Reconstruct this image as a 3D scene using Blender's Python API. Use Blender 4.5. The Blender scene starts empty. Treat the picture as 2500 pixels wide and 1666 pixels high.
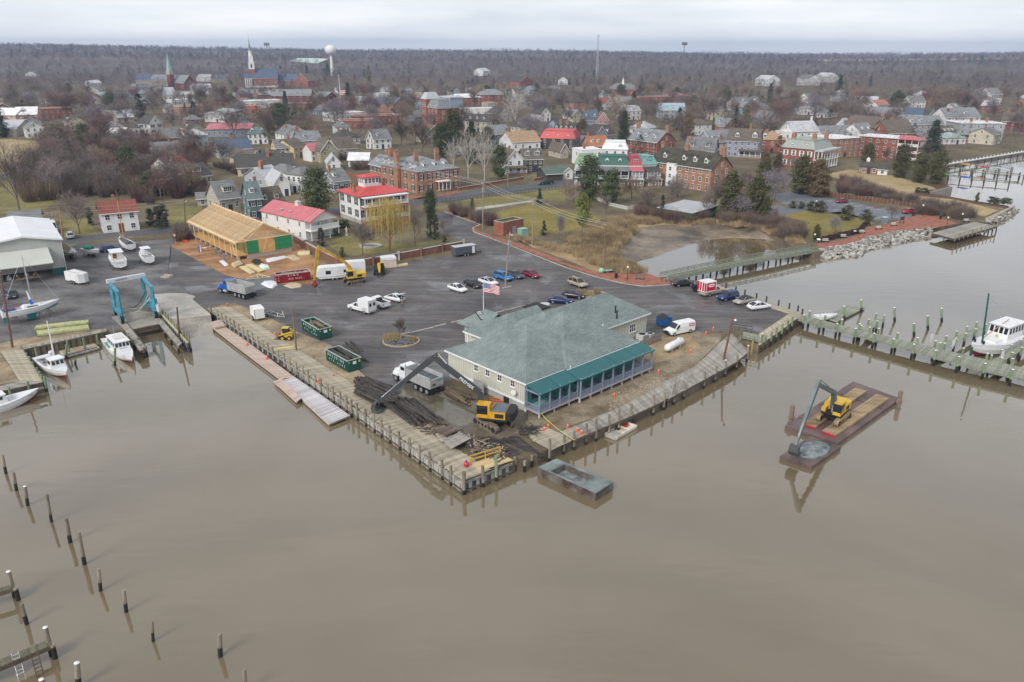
import bpy,math,random
from math import cos,sin,pi,hypot,atan2,sqrt
from mathutils import Vector,Matrix
from mathutils.geometry import tessellate_polygon
V3,RN,en,MR=Vector,random.Random,enumerate,Matrix.Rotation
def Z_(z): return V3((0,0,z))
def rv(a,b): return rr.uniform(a,b)
R=math.radians
rnd=RN(7)
ru=rnd.uniform
sc=bpy.context.scene
d3=sc.collection
# camera
FOC,CH,eu,f4=1900,46.8,R(20.57),R(.15)
cd=bpy.data.cameras.new('camera')
cd.sensor_width=36
cd.lens=36*FOC/2500
cd.clip_start,cd.clip_end=1,30000
cam=bpy.data.objects.new('camera',cd)
d3.objects.link(cam)
dP=Matrix.Translation((0,0,CH))@MR(R(90)-eu,4,'X')@MR(f4,4,'Z')
cam.matrix_world=dP
sc.camera=cam
# sky and sun: a bright, even winter overcast
ce,cg=R(38),R(215)
wd=bpy.data.worlds.new('World')
sc.world=wd
wd.use_nodes=True
wn,wl=wd.node_tree.nodes,wd.node_tree.links
wn.clear()
d7=wn.new('ShaderNodeTexSky')
d7.sky_type='NISHITA'
d7.sun_disc=False
d7.sun_elevation=ce
d7.sun_rotation=cg
d7.air_density,d7.dust_density,d7.ozone_density=1,2,1
tc=wn.new('ShaderNodeTexCoord')
mp=wn.new('ShaderNodeMapping');mp.inputs['Scale'].default_value=(1.1,1.1,9)
wl.new(tc.outputs['Generated'],mp.inputs['Vector'])
nz=wn.new('ShaderNodeTexNoise');nz.inputs['Scale'].default_value=2.2;nz.inputs['Detail'].default_value=7;nz.inputs['Roughness'].default_value=.55
wl.new(mp.outputs['Vector'],nz.inputs['Vector'])
cr=wn.new('ShaderNodeValToRGB')
cr.color_ramp.elements[0].position=.34;cr.color_ramp.elements[0].color=(3.3,3.6,3.95,1)
cr.color_ramp.elements[1].position=.66;cr.color_ramp.elements[1].color=(5,5,5.05,1)
wl.new(nz.outputs['Fac'],cr.inputs['Fac'])
mx=wn.new('ShaderNodeMix');mx.data_type='RGBA';mx.inputs['Factor'].default_value=.9
wl.new(d7.outputs['Color'],mx.inputs['A']);wl.new(cr.outputs['Color'],mx.inputs['B'])
bg=wn.new('ShaderNodeBackground');bg.inputs['Strength'].default_value=.1
sx_=wn.new('ShaderNodeSeparateXYZ');wl.new(tc.outputs['Generated'],sx_.inputs['Vector'])
hr=wn.new('ShaderNodeMapRange');hr.inputs['From Min'].default_value=0.;hr.inputs['From Max'].default_value=.14;hr.inputs['To Min'].default_value=.148;hr.inputs['To Max'].default_value=.1
wl.new(sx_.outputs['Z'],hr.inputs['Value']);wl.new(hr.outputs['Result'],bg.inputs['Strength'])
wl.new(mx.outputs['Result'],bg.inputs['Color'])
wo=wn.new('ShaderNodeOutputWorld')
wl.new(bg.outputs['Background'],wo.inputs['Surface'])
sl=bpy.data.lights.new('sun','SUN')
sl.energy,sl.angle,sl.color=1.5,R(22),(1,.97,.92)
so=bpy.data.objects.new('sun',sl)
d3.objects.link(so)
so.rotation_euler=(R(90)-ce,0,-cg+R(180))
vs=sc.view_settings
vs.view_transform,vs.look,vs.exposure,vs.gamma='Standard','None',.85,1
vs.use_curve_mapping=False
sc.render.engine='CYCLES'
sc.cycles.use_denoising=True
sc.cycles.max_bounces=6
sc.cycles.transparent_max_bounces=6
# surveying: image point -> world point at a given height
FRM=dict(T=(0,0,1),F=(0,0,.9412),z1=(0,420,2.45),z2=(400,440,3.563),z3=(480,700,3.795),z4=(850,820,3.733),z5=(1050,640,3.563),z6=(1550,640,3.733),z7=(1850,650,2.958),z8=(0,1080,2.675),y1=(0,90,4.48),y2=(450,90,4.48),y3=(900,90,4.48),y4=(1350,90,4.48),y5=(1800,90,3.361),y6=(400,330,4.48),y7=(780,330,3.825),y8=(1300,280,3.361),w1=(640,640,14.706),w2=(730,770,10.456),w3=(1080,900,8.711),w4=(1620,660,9.222),w5=(420,550,8.254),w6=(940,700,17.425),w7=(0,680,10.456),w8=(2320,700,7.128),x1=(1700,440,5.8825),x2=(2050,330,5.229),x3=(1130,1050,5.472),x4=(0,480,7.127),x5=(0,760,5.808),x6=(1900,900,3.919),x7=(380,640,7.128),x8=(250,640,6.03))
WZ=-1.5
fH=1.5e-4
fK=dP.to_3x3()
CO=Z_(CH)
def ray(fr,x,y):
 a,b,s=FRM[fr]
 return fK@V3((x/s+a-1250,-(y/s+b-833),-FOC))
def P(fr,x,y,z=0):
 d=ray(fr,x,y)
 return CO+d*((z-CH)/d.z)
def VP(fr,x,y,a,b):
 d=ray(fr,x,y)
 n=V3((-(b.y-a.y),b.x-a.x,0))
 return CO+d*((V3((a.x,a.y,0))-CO).dot(n)/d.dot(n))
fO=dP.inverted()
def scr(p):
 q=fO@V3(p)
 if q.z>-1:return None
 return(1250+FOC*q.x/-q.z,833-FOC*q.y/-q.z)
def az(a,b):return atan2(b.y-a.y,b.x-a.x)
# materials
dC={}
def M(name,c,ed=.75,var=.18,scale=1.2,c2=None,bump=0.,bscale=None,metal=0.,rndv=0.,spec=.4,detail=4,stretch=None,coat=0.,world=False):
 if name in dC:return dC[name]
 m=bpy.data.materials.new(name);m.use_nodes=True
 nt=m.node_tree;N,L=nt.nodes,nt.links
 b=N['Principled BSDF']
 b.inputs['Roughness'].default_value=ed
 b.inputs['Metallic'].default_value=metal
 b.inputs['Specular IOR Level'].default_value=spec
 b.inputs['Coat Weight'].default_value=coat
 if world:
  t=N.new('ShaderNodeNewGeometry').outputs['Position']
 else:
  t=N.new('ShaderNodeTexCoord').outputs['Object']
 if stretch:
  mm=N.new('ShaderNodeMapping');mm.inputs['Scale'].default_value=stretch
  L.new(t,mm.inputs['Vector']);t=mm.outputs['Vector']
 n=N.new('ShaderNodeTexNoise');n.inputs['Scale'].default_value=scale;n.inputs['Detail'].default_value=detail;n.inputs['Roughness'].default_value=.62
 L.new(t,n.inputs['Vector'])
 r=N.new('ShaderNodeValToRGB')
 lo=tuple(v*(1-var)for v in c);hi=tuple(min(1,v*(1+var))for v in(c2 or c))
 r.color_ramp.elements[0].position=.32;r.color_ramp.elements[0].color=(*lo,1)
 r.color_ramp.elements[1].position=.68;r.color_ramp.elements[1].color=(*hi,1)
 L.new(n.outputs['Fac'],r.inputs['Fac'])
 de=r.outputs['Color']
 if world:
  n3=N.new('ShaderNodeTexNoise');n3.inputs['Scale'].default_value=scale*11;n3.inputs['Detail'].default_value=8;n3.inputs['Roughness'].default_value=.7;L.new(t,n3.inputs['Vector'])
  r3=N.new('ShaderNodeMapRange');r3.inputs['From Min'].default_value=.3;r3.inputs['From Max'].default_value=.7;r3.inputs['To Min'].default_value=.68;r3.inputs['To Max'].default_value=1.3;L.new(n3.outputs['Fac'],r3.inputs['Value'])
  h3=N.new('ShaderNodeHueSaturation');L.new(r3.outputs['Result'],h3.inputs['Value']);L.new(de,h3.inputs['Color']);de=h3.outputs['Color']
 if rndv:
  oi=N.new('ShaderNodeObjectInfo')
  mr=N.new('ShaderNodeMapRange');mr.inputs['To Min'].default_value=1-rndv;mr.inputs['To Max'].default_value=1+rndv
  L.new(oi.outputs['Random'],mr.inputs['Value'])
  hs=N.new('ShaderNodeHueSaturation');L.new(mr.outputs['Result'],hs.inputs['Value']);L.new(de,hs.inputs['Color'])
  de=hs.outputs['Color']
 L.new(de,b.inputs['Base Color'])
 if bump:
  n2=N.new('ShaderNodeTexNoise');n2.inputs['Scale'].default_value=bscale or scale*6;n2.inputs['Detail'].default_value=4
  L.new(t,n2.inputs['Vector'])
  bp=N.new('ShaderNodeBump');bp.inputs['Strength'].default_value=bump;bp.inputs['Distance'].default_value=.05
  L.new(n2.outputs['Fac'],bp.inputs['Height']);L.new(bp.outputs['Normal'],b.inputs['Normal'])
 dC[name]=m
 return m
def ae(name,c,ed=.35,var=.07):return M(name,c,ed,var,.9,coat=.2,spec=.5)
# mesh builder
class B:
 def __init__(s):s.v,s.f,s.m=[],[],[]
 def add(s,vs,fs,m=0):
  o=len(s.v);s.v+=[tuple(p)for p in vs];s.f+=[tuple(i+o for i in f)for f in fs];s.m+=[m]*len(fs);return s
 def box(s,x0,y0,z0,x1,y1,z1,m=0):
  return s.add([(x0,y0,z0),(x1,y0,z0),(x1,y1,z0),(x0,y1,z0),(x0,y0,z1),(x1,y0,z1),(x1,y1,z1),(x0,y1,z1)],[(0,3,2,1),(4,5,6,7),(0,1,5,4),(1,2,6,5),(2,3,7,6),(3,0,4,7)],m)
 def cb(s,x,y,z,l,w,h,m=0):return s.box(x-l/2,y-w/2,z,x+l/2,y+w/2,z+h,m)
 def beam(s,a,b,w,h=None,m=0,up=(0,0,1)):
  a,b=V3(a),V3(b);h=h or w;d=(b-a)
  if d.length<1e-6:return s
  d.normalize();u=V3(up)
  if abs(d.dot(u))>.98:u=V3((1,0,0))
  sd=d.cross(u).normalized()*(w/2);u=sd.cross(d).normalized()*(h/2)
  vs=[p+i*sd+j*u for p in(a,b)for i,j in((-1,-1),(1,-1),(1,1),(-1,1))]
  return s.add(vs,[(0,1,2,3),(7,6,5,4),(0,4,5,1),(1,5,6,2),(2,6,7,3),(3,7,4,0)],m)
 def taper(s,a,b,w0,h0,w1,h1,m=0,up=(0,0,1)):
  a,b=V3(a),V3(b);d=(b-a).normalized();u=V3(up)
  if abs(d.dot(u))>.98:u=V3((1,0,0))
  sd=d.cross(u).normalized();u=sd.cross(d).normalized()
  vs=[p+i*sd*w/2+j*u*h/2 for p,w,h in((a,w0,h0),(b,w1,h1))for i,j in((-1,-1),(1,-1),(1,1),(-1,1))]
  return s.add(vs,[(0,1,2,3),(7,6,5,4),(0,4,5,1),(1,5,6,2),(2,6,7,3),(3,7,4,0)],m)
 def cyl(s,a,b,r0,r1=None,n=8,m=0,caps=True,mc=None):
  a,b=V3(a),V3(b);r1=r0 if r1 is None else r1;d=b-a
  if d.length<1e-6:return s
  d.normalize();u=V3((1,0,0))if abs(d.z)>.9 else Z_(1)
  e1=d.cross(u).normalized();e2=d.cross(e1)
  vs=[p+r*(cos(2*pi*i/n)*e1+sin(2*pi*i/n)*e2)for p,r in((a,r0),(b,r1))for i in range(n)]
  s.add(vs,[(i,(i+1)%n,n+(i+1)%n,n+i)for i in range(n)],m)
  if caps:
   o=len(s.v)-2*n
   s.f+=[tuple(o+n+i for i in range(n)),tuple(o+n-1-i for i in range(n))];s.m+=[m if mc is None else mc,m]
  return s
 def prism(s,a7,z0,z1,m=0,ms=None):
  n=len(a7)
  ar=sum(a7[i][0]*a7[(i+1)%n][1]-a7[(i+1)%n][0]*a7[i][1]for i in range(n))
  if ar<0:a7=a7[::-1]
  vs=[(p[0],p[1],z0)for p in a7]+[(p[0],p[1],z1)for p in a7]
  s.add(vs,[tuple(range(n-1,-1,-1)),tuple(range(n,2*n))],m)
  o=len(s.v)-2*n
  s.f+=[(o+i,o+(i+1)%n,o+n+(i+1)%n,o+n+i)for i in range(n)];s.m+=[m if ms is None else ms]*n
  return s
 def extr(s,bO,y0,y1,m=0):
  n=len(bO);vs=[(x,y0,z)for x,z in bO]+[(x,y1,z)for x,z in bO]
  return s.add(vs,[tuple(range(n)),tuple(range(2*n-1,n-1,-1))]+[(i,n+i,n+(i+1)%n,(i+1)%n)for i in range(n)],m)
 def loft(s,a6,m=0,close=True,caps=True,mf=None):
  n=len(a6[0]);o=len(s.v)
  for r in a6:s.v+=[tuple(p)for p in r]
  for k in range(len(a6)-1):
   for i in range(n if close else n-1):
    j=(i+1)%n
    s.f.append((o+k*n+i,o+k*n+j,o+(k+1)*n+j,o+(k+1)*n+i));s.m.append(mf(k,i)if mf else m)
  if caps:
   s.f.append(tuple(o+i for i in range(n-1,-1,-1)));s.f.append(tuple(o+(len(a6)-1)*n+i for i in range(n)));s.m+=[m,m]
  return s
 def ball(s,c,rx,ry=None,rz=None,nu=8,nv=5,m=0):
  ry=ry or rx;rz=rz or rx
  a6=[[(c[0]+rx*sin(pi*k/nv)*cos(2*pi*i/nu),c[1]+ry*sin(pi*k/nv)*sin(2*pi*i/nu),c[2]-rz*cos(pi*k/nv))for i in range(nu)]for k in range(1,nv)]
  return s.loft(a6,m)
 def mesh(s,name,aV,smooth=False):
  me=bpy.data.meshes.new(name)
  me.from_pydata(s.v,[],s.f)
  for m in(aV if isinstance(aV,(list,tuple))else[aV]):me.materials.append(m)
  me.polygons.foreach_set('material_index',s.m)
  if smooth:me.polygons.foreach_set('use_smooth',[True]*len(s.f))
  me.update()
  return me
 def o(s,name,aV,parent=None,loc=(0,0,0),rz=0,smooth=False):
  return a2(name,s.mesh(name,aV,smooth),parent,loc,rz)
def a2(name,me,parent=None,loc=(0,0,0),rz=0,scale=None,rot=None):
 o=bpy.data.objects.new(name,me);d3.objects.link(o)
 o.location=loc
 o.rotation_euler=rot if rot is not None else(0,0,rz)
 if scale is not None:o.scale=scale
 if parent is not None:o.parent=parent
 return o
def aC(o,a4,cat,group=None,kind=None):
 if a4:o['label']=a4
 if cat:o['category']=cat
 if group:o['group']=group
 if kind:o['kind']=kind
 return o
def T(name,a4,cat,loc,rz=0,group=None):
 o=a2(name,None,None,loc,rz);o.empty_display_size=.2
 return aC(o,a4,cat,group)
def cpt(o,parent=None):
 c=o.copy();d3.objects.link(c);c.parent=parent
 for ch in fz.get(o.name,[])or[x for x in o.children]:cpt(ch,c)
 return c
fz={}
def aT(s,size,ad,parent,loc,rot,name='lettering',ext=.004,fV='CENTER',sx=1.):
 cu=bpy.data.curves.new(name,'FONT');cu.body=s;cu.size=size;cu.extrude=ext;cu.align_x=fV;cu.align_y='CENTER'
 cu.resolution_u=2
 cu.materials.append(ad)
 o=a2(name,cu,parent,loc,rot=rot);o.scale=(sx,1,1)
 return o
def sheet(name,a7,z,ad,kind='structure'):
 a7=[V3((p[0],p[1],z))for p in a7]
 me=bpy.data.meshes.new(name)
 tri=tessellate_polygon([a7])
 fs=[]
 for t in tri:
  a,b,c=(a7[i]for i in t)
  fs.append(t if(b-a).cross(c-a).z>0 else(t[0],t[2],t[1]))
 me.from_pydata(a7,[],fs);me.materials.append(ad);me.update()
 o=a2(name,me);o['kind']=kind
 return o
def PL(s,z=0.):
 de,fr=[],'T'
 for tk in s.split():
  if ',' in tk:
   a,b=tk.split(',');de.append(P(fr,float(a),float(b),z))
  else:fr=tk
 return de
def eE(a,b,w0,w1):
 d=(b-a).normalized();n=V3((-d.y,d.x,0))
 return[a+n*w0,b+n*w0,b+n*w1,a+n*w1]
# ground, water, pavements
def eP():
 m=bpy.data.materials.new('wet_worn_asphalt');m.use_nodes=True
 N,L=m.node_tree.nodes,m.node_tree.links;b=N['Principled BSDF']
 g=N.new('ShaderNodeNewGeometry').outputs['Position']
 def be(scale,det=5,ro=.6,vec=g,dist=0.):
  n=N.new('ShaderNodeTexNoise');n.inputs['Scale'].default_value=scale;n.inputs['Detail'].default_value=det
  n.inputs['Roughness'].default_value=ro;n.inputs['Distortion'].default_value=dist;L.new(vec,n.inputs['Vector']);return n.outputs['Fac']
 def cN(fac,p0,c0,p1,c1):
  r=N.new('ShaderNodeValToRGB');e=r.color_ramp.elements
  e[0].position,e[0].color,e[1].position,e[1].color=p0,(*c0,1),p1,(*c1,1);L.new(fac,r.inputs['Fac']);return r.outputs['Color']
 def mix(f,a,bb,g7='MIX'):
  x=N.new('ShaderNodeMix');x.data_type='RGBA';x.blend_type=g7
  if isinstance(f,float):x.inputs['Factor'].default_value=f
  else:L.new(f,x.inputs['Factor'])
  L.new(a,x.inputs['A']);L.new(bb,x.inputs['B']);return x.outputs['Result']
 ac=cN(be(.06,6,.65),.35,(.075,.072,.077),.7,(.155,.15,.152))
 mp=N.new('ShaderNodeMapping');mp.inputs['Rotation'].default_value=(0,0,R(40));mp.inputs['Scale'].default_value=(.05,.55,1)
 L.new(g,mp.inputs['Vector'])
 dA=cN(be(1.3,4,.6,mp.outputs['Vector'],1.2),.45,(.72,.7,.7),.62,(1.35,1.32,1.28))
 c=mix(.75,ac,dA,'MULTIPLY')
 wv=N.new('ShaderNodeTexWave');wv.inputs['Scale'].default_value=.42;wv.inputs['Distortion'].default_value=9;wv.inputs['Detail'].default_value=3;wv.inputs['Detail Scale'].default_value=.35
 wv.wave_type='RINGS';L.new(g,wv.inputs['Vector'])
 c=mix(.4,c,cN(wv.outputs['Fac'],.3,(.7,.68,.68),.8,(1.2,1.17,1.13)),'MULTIPLY')
 fu=cN(be(3.2,3,.7),.3,(.78,.78,.78),.75,(1.28,1.26,1.22))
 c=mix(.8,c,fu,'MULTIPLY')
 cM=N.new('ShaderNodeMapRange');cM.inputs['From Min'].default_value=.5;cM.inputs['From Max'].default_value=.68;L.new(be(.11,7,.68,g,1.5),cM.inputs['Value'])
 rgb=N.new('ShaderNodeRGB');rgb.outputs[0].default_value=(.19,.155,.125,1);c=mix(cM.outputs['Result'],c,mix(.6,rgb.outputs[0],c))
 L.new(c,b.inputs['Base Color'])
 dW=cN(be(.085,5,.6,g,.8),.53,(.82,.82,.82),.66,(.16,.16,.16))
 L.new(dW,b.inputs['Roughness'])
 b.inputs['Specular IOR Level'].default_value=.55
 bp=N.new('ShaderNodeBump');bp.inputs['Strength'].default_value=.25;bp.inputs['Distance'].default_value=.03
 L.new(be(2.5,4),bp.inputs['Height']);L.new(bp.outputs['Normal'],b.inputs['Normal'])
 return m
def e4():
 m=bpy.data.materials.new('silty_brown_water');m.use_nodes=True
 N,L=m.node_tree.nodes,m.node_tree.links;b=N['Principled BSDF']
 g=N.new('ShaderNodeNewGeometry').outputs['Position']
 n=N.new('ShaderNodeTexNoise');n.inputs['Scale'].default_value=.022;n.inputs['Detail'].default_value=5;n.inputs['Distortion'].default_value=1;L.new(g,n.inputs['Vector'])
 r=N.new('ShaderNodeValToRGB');e=r.color_ramp.elements
 e[0].position,e[0].color,e[1].position,e[1].color=.3,(.15,.114,.062,1),.7,(.188,.15,.097,1)
 L.new(n.outputs['Fac'],r.inputs['Fac']);L.new(r.outputs['Color'],b.inputs['Base Color'])
 b.inputs['Roughness'].default_value=.03;b.inputs['IOR'].default_value=1.45;b.inputs['Coat Weight'].default_value=1.;b.inputs['Coat IOR'].default_value=1.75;b.inputs['Coat Roughness'].default_value=.03;b.inputs['Specular IOR Level'].default_value=.5
 mp=N.new('ShaderNodeMapping');mp.inputs['Rotation'].default_value=(0,0,R(-25));mp.inputs['Scale'].default_value=(.35,1,1);L.new(g,mp.inputs['Vector'])
 w1=N.new('ShaderNodeTexNoise');w1.inputs['Scale'].default_value=.55;w1.inputs['Detail'].default_value=3;L.new(mp.outputs['Vector'],w1.inputs['Vector'])
 w2=N.new('ShaderNodeTexNoise');w2.inputs['Scale'].default_value=.05;w2.inputs['Detail'].default_value=3;L.new(g,w2.inputs['Vector'])
 mr=N.new('ShaderNodeMapRange');mr.inputs['From Min'].default_value=.35;mr.inputs['From Max'].default_value=.7;mr.inputs['To Min'].default_value=.12;mr.inputs['To Max'].default_value=.45
 L.new(w2.outputs['Fac'],mr.inputs['Value'])
 bp=N.new('ShaderNodeBump');bp.inputs['Distance'].default_value=.06;L.new(mr.outputs['Result'],bp.inputs['Strength'])
 L.new(w1.outputs['Fac'],bp.inputs['Height']);L.new(bp.outputs['Normal'],b.inputs['Normal']);L.new(bp.outputs['Normal'],b.inputs['Coat Normal'])
 return m
eh=e4();fc=eP()
eg=M('winter_turf_earth',(.115,.085,.052),.95,.3,.05,c2=(.15,.125,.07),bump=.4,bscale=1.5,detail=8,world=True)
cX=M('olive_winter_lawn',(.17,.145,.032),.95,.2,.09,c2=(.225,.175,.045),bump=.3,bscale=3,detail=8,world=True)
av=M('straw_winter_lawn',(.33,.25,.12),.95,.2,.07,c2=(.37,.28,.15),bump=.3,bscale=3,detail=8,world=True)
b6=M('green_winter_lawn',(.15,.14,.042),.95,.22,.1,c2=(.215,.18,.065),bump=.3,bscale=3,detail=8,world=True)
dH=M('trampled_sandy_dirt',(.2,.15,.095),.95,.3,.16,c2=(.33,.26,.17),bump=.6,bscale=2,detail=9,world=True)
dN=M('straw_and_gravel',(.17,.125,.07),.95,.3,.22,c2=(.26,.215,.155),bump=.8,bscale=4,detail=12,world=True)
dD=M('orange_construction_soil',(.26,.125,.052),.95,.3,.15,c2=(.36,.2,.1),bump=.6,bscale=2,detail=9,world=True)
MUD=M('dark_wet_mud',(.1,.082,.058),.45,.35,.12,c2=(.17,.14,.105),bump=.6,bscale=1.2,detail=8,world=True)
ci=M('murky_puddle',(.115,.1,.07),.06,.2,.1,c2=(.13,.115,.085),spec=.6,world=True)
bA=M('brick_paving',(.25,.09,.055),.85,.22,.7,c2=(.33,.135,.09),bump=.3,bscale=6,detail=6,world=True)
cw=M('pale_concrete',(.36,.335,.3),.85,.16,.25,c2=(.42,.4,.36),bump=.2,detail=8,world=True)
cs=M('damp_concrete',(.235,.215,.18),.7,.2,.22,c2=(.3,.275,.235),bump=.2,detail=8,world=True)
by=M('street_asphalt',(.075,.078,.086),.7,.15,.1,c2=(.1,.1,.108),detail=8,world=True)
aw=M('bluish_parking_asphalt',(.125,.138,.155),.7,.14,.1,c2=(.16,.17,.19),detail=8,world=True)
ec=M('dead_reed_marsh',(.25,.17,.085),.95,.35,.13,c2=(.33,.235,.125),bump=.9,bscale=1.2,detail=9,world=True)
cU=M('red_brown_mulch',(.1,.045,.03),.95,.3,.3,bump=.5,world=True)
f3=M('dark_boatyard_gravel',(.062,.062,.07),.7,.35,.09,c2=(.16,.15,.145),bump=.5,bscale=2,detail=9,world=True,stretch=(1,1.8,1))
eJ=M('white_road_paint',(.7,.7,.68),.6,.1,2)
bH=PL('x5 -400,1228 -5,1150 600,1020 318,545 1512,283 x8 320,1000 440,992 830,912 900,905 x7 230,1012 960,925 945,905')+PL('z3 130,222 z4 1043,1322 1490,1150 1560,1125 1730,1085 1850,1020 2000,965 z5 1270,1530 1480,1440 1750,1325 1960,1230 2150,1120 2316,1025')+PL('z6 300,1235 560,1095 800,965 900,850 905,760 985,735 1130,755 1300,640 1470,515 1548,482 1308,398 1000,303 735,203 590,172 430,150 330,165')+PL('y8 985,1330 850,1265 690,1190 700,1080 800,1000 860,930 1080,905 1300,915 1500,900 1750,905 1850,945 2000,1010 2110,1070 2240,1115 x1 1700,1050 1860,1010 2000,962 2353,882')+PL('x2 300,1330 700,1240 950,1190 1190,1185 1720,1112 1865,1115 2222,930 2150,915 1800,868 1640,832 1450,797 1200,755 1150,742 1428,667 1380,640 1310,600 1395,520 1380,430 1340,375 1700,300 2353,190 2700,150')
y0=bH[0].y
ep=[V3((6900,640,0)),V3((6900,6900,0)),V3((-6900,6900,0)),V3((-6900,y0-20,0)),V3((-300,y0-20,0))]
eA=bH+ep
sheet('ground',eA,0,eg)
bk=B()
for a,b in zip(bH[:-1],bH[1:]):
 bk.add([(a.x,a.y,0),(b.x,b.y,0),(b.x,b.y,-4),(a.x,a.y,-4)],[(0,1,2,3)])
bk.o('bank',MUD)['kind']='structure'
wt=B().add([(-6900,-600,WZ),(6900,-600,WZ),(6900,4000,WZ),(-6900,4000,WZ)],[(0,1,2,3)]).o('water',eh)
wt['kind']='structure'
sheet('boatyard',PL('F -150,810 -150,600 150,590 155,560 300,556 420,548 500,640 525,690 480,705 440,700 360,690 300,752 200,765 70,790'),.004,f3)
sheet('parking_lot',PL('F 395,560 440,556 z2 60,575 300,705 540,830 700,870 950,905 1290,905 1340,860 1600,800 1900,745 y7 750,1190 1240,1118 1350,1000 1125,890 1095,740 1190,722 1500,835 1430,868 1440,905 1800,1040 2295,1235 z5 1480,140 1700,190 1860,210 2085,195 ''z6 310,200 590,178 1540,486 1390,475 1130,650 1060,640 890,600 800,630 640,650 570,655 500,640 z5 1500,900 160,1040 z4 420,760 z3 1900,1120 1560,830 1240,540 960,430 760,335 500,215 310,165 150,175 x7 910,850 700,600 450,420 200,330'),.008,fc)
sheet('street',PL('F -150,612 150,561 240,549 330,541 480,527 700,505 760,492 1000,468 1100,452 1240,436 1320,428 1420,410 1420,400 1320,412 1230,421 1090,438 990,455 750,480 690,494 470,512 330,528 235,537 150,550 -150,585'),.012,by)
sheet('street',PL('y7 1105,900 1095,740 1180,715 1250,760 1240,860'),.011,by)
sheet('street',PL('F 1425,402 1500,385 1440,377 1405,395'),.013,by)
sheet('cross_street',PL('y1 1380,1090 1890,1095 2000,1150 1750,1165 1400,1160'),.012,aw)
sheet('boat_ramp_apron',PL('x7 -60,700 -20,560 200,545 520,545 690,600 640,650 950,905 960,925 230,1012 60,900'),.014,cw)
rp=PL('x7 230,1012 960,925');rq=PL('x7 560,1330 1010,1260',WZ)
d1=(rq[0]-rp[0]);d2=(rq[1]-rp[1])
ra=B().add([rp[0]+Z_(.006),rp[1]+Z_(.006),rp[1]+d2*1.5,rp[0]+d1*1.5],[(0,3,2,1)])
ra.o('boat_ramp',cs)['kind']='structure'
sheet('lift_slip_apron',PL('x8 130,810 310,755 560,720 720,735 840,900 830,912 440,992 320,1000'),.016,cs)
sheet('construction_site',PL('z2 60,575 130,500 330,480 1130,480 1180,560 1340,700 1600,790 1340,860 1290,905 950,905 700,868 540,828 300,703'),.01,dD)
sheet('gravel_pad',PL('z2 640,860 950,830 990,900 840,950 800,960'),.014,aw)
sheet('sandy_strip',PL('z3 110,215 240,172 330,150 500,205 760,330 960,430 1240,540 1560,830 1700,900 1480,850 1480,1100 1100,760'),.01,dH)
sheet('dock_verge',PL('x5 -300,480 0,470 160,420 520,345 540,370 1260,265 1510,250 1510,275 300,540 0,600'),.011,dH)
sheet('dock_verge',PL('x5 -200,640 0,600 290,985 -200,1080'),.012,dH)
sheet('restaurant_yard',PL('z4 1420,900 1500,700 1560,560 z5 900,1300 1500,1000 1800,700 2000,620 2300,600 z6 640,655 790,650 770,730 560,930 300,1120 z5 2200,1050 1500,1330 1230,1420 1100,1480'),.012,dN)
sheet('propane_pad',PL('z6 -10,830 240,700 480,640 600,780 400,860 110,950'),.016,M('packed_tan_soil',(.27,.195,.11),.95,.2,.3,c2=(.33,.25,.15),world=True))
sheet('excavation',PL('z4 420,560 560,470 880,470 900,560 1180,600 1640,690 1640,760 1450,960 1250,1060 1050,880 700,760 500,700'),.013,MUD)
sheet('puddle',PL('z4 500,470 620,450 720,520 860,560 1010,620 1170,650 1190,750 1060,820 1000,830 860,760 760,700 700,640 560,560 480,540'),.017,ci)
sheet('park_lawn',PL('y7 1480,700 1640,720 1980,645 2295,700 y8 560,840 480,900 300,960 100,985 -20,1000 y7 1990,1000 1900,880 1860,800 1640,770'),.01,cX)
sheet('verge_lawn',PL('y7 1160,660 1380,600 2180,510 2295,500 2295,620 1980,610 1480,690 1300,700'),.009,b6)
sheet('park_path',PL('y7 1300,700 1480,675 1960,612 2000,620 1500,700 1420,740 1500,760 1640,800 1630,835 1480,790'),.013,cw)
sheet('brick_sidewalk',PL('y7 1165,712 1190,705 1510,828 1530,845 1450,868 1470,895 1830,1005 2295,1185 z5 1120,-5 1480,100 1620,80 1860,90 2085,170 2085,200 1860,214 1700,194 1480,138 1100,5 y7 2295,1222 1800,1032 1430,902 1420,870 1440,850 1490,838'),.05,bA)
kb=B()
kl=PL('y7 1165,718 1500,838 1432,868 1440,907 1800,1042 2295,1238 z5 1480,143 1700,194 1860,214 2085,200')
for a,b in zip(kl[:-1],kl[1:]):kb.beam(a+Z_(.06),b+Z_(.06),.25,.14)
kb.o('kerb',cw)['kind']='structure'
sheet('marsh',PL('y7 1760,950 1990,1030 2295,1080 y8 300,980 560,850 860,810 1100,850 1300,900 1300,915 1080,905 860,930 800,1000 700,1080 690,1190 850,1265 985,1330 900,1360 600,1330 300,1200 0,1090 -150,1000'),.008,ec)
sheet('marsh',PL('y8 1300,900 1480,860 1760,860 1950,880 2240,960 2230,1080 2110,1068 2000,1008 1850,943 1750,903 1500,898'),.008,M('brown_brush_floor',(.14,.09,.055),.95,.3,.2,bump=.6,world=True))
mo=PL('y8 985,1330 850,1265 690,1190 700,1080 800,1000 860,930 1080,905 1300,915 1500,900 1750,905 1850,945 2000,1010 2110,1070 2240,1115')
mi=PL('y8 1010,1345 900,1285 780,1225 900,1195 1000,1170 1120,1125 1240,1085 1300,1050 1420,1030 1650,1010 1850,1020 1990,1045 2080,1080 2240,1140',WZ)
mb=B();n=len(mo)
a6=[]
for a,b in zip(mo,mi):
 q=a.lerp(b,.25);q.z=-.75
 e=b+(b-a)*.25;e.z=WZ-.35
 a6.append([a,q,b+Z_(.02),e])
mb.loft(a6,close=False,caps=False)
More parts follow.
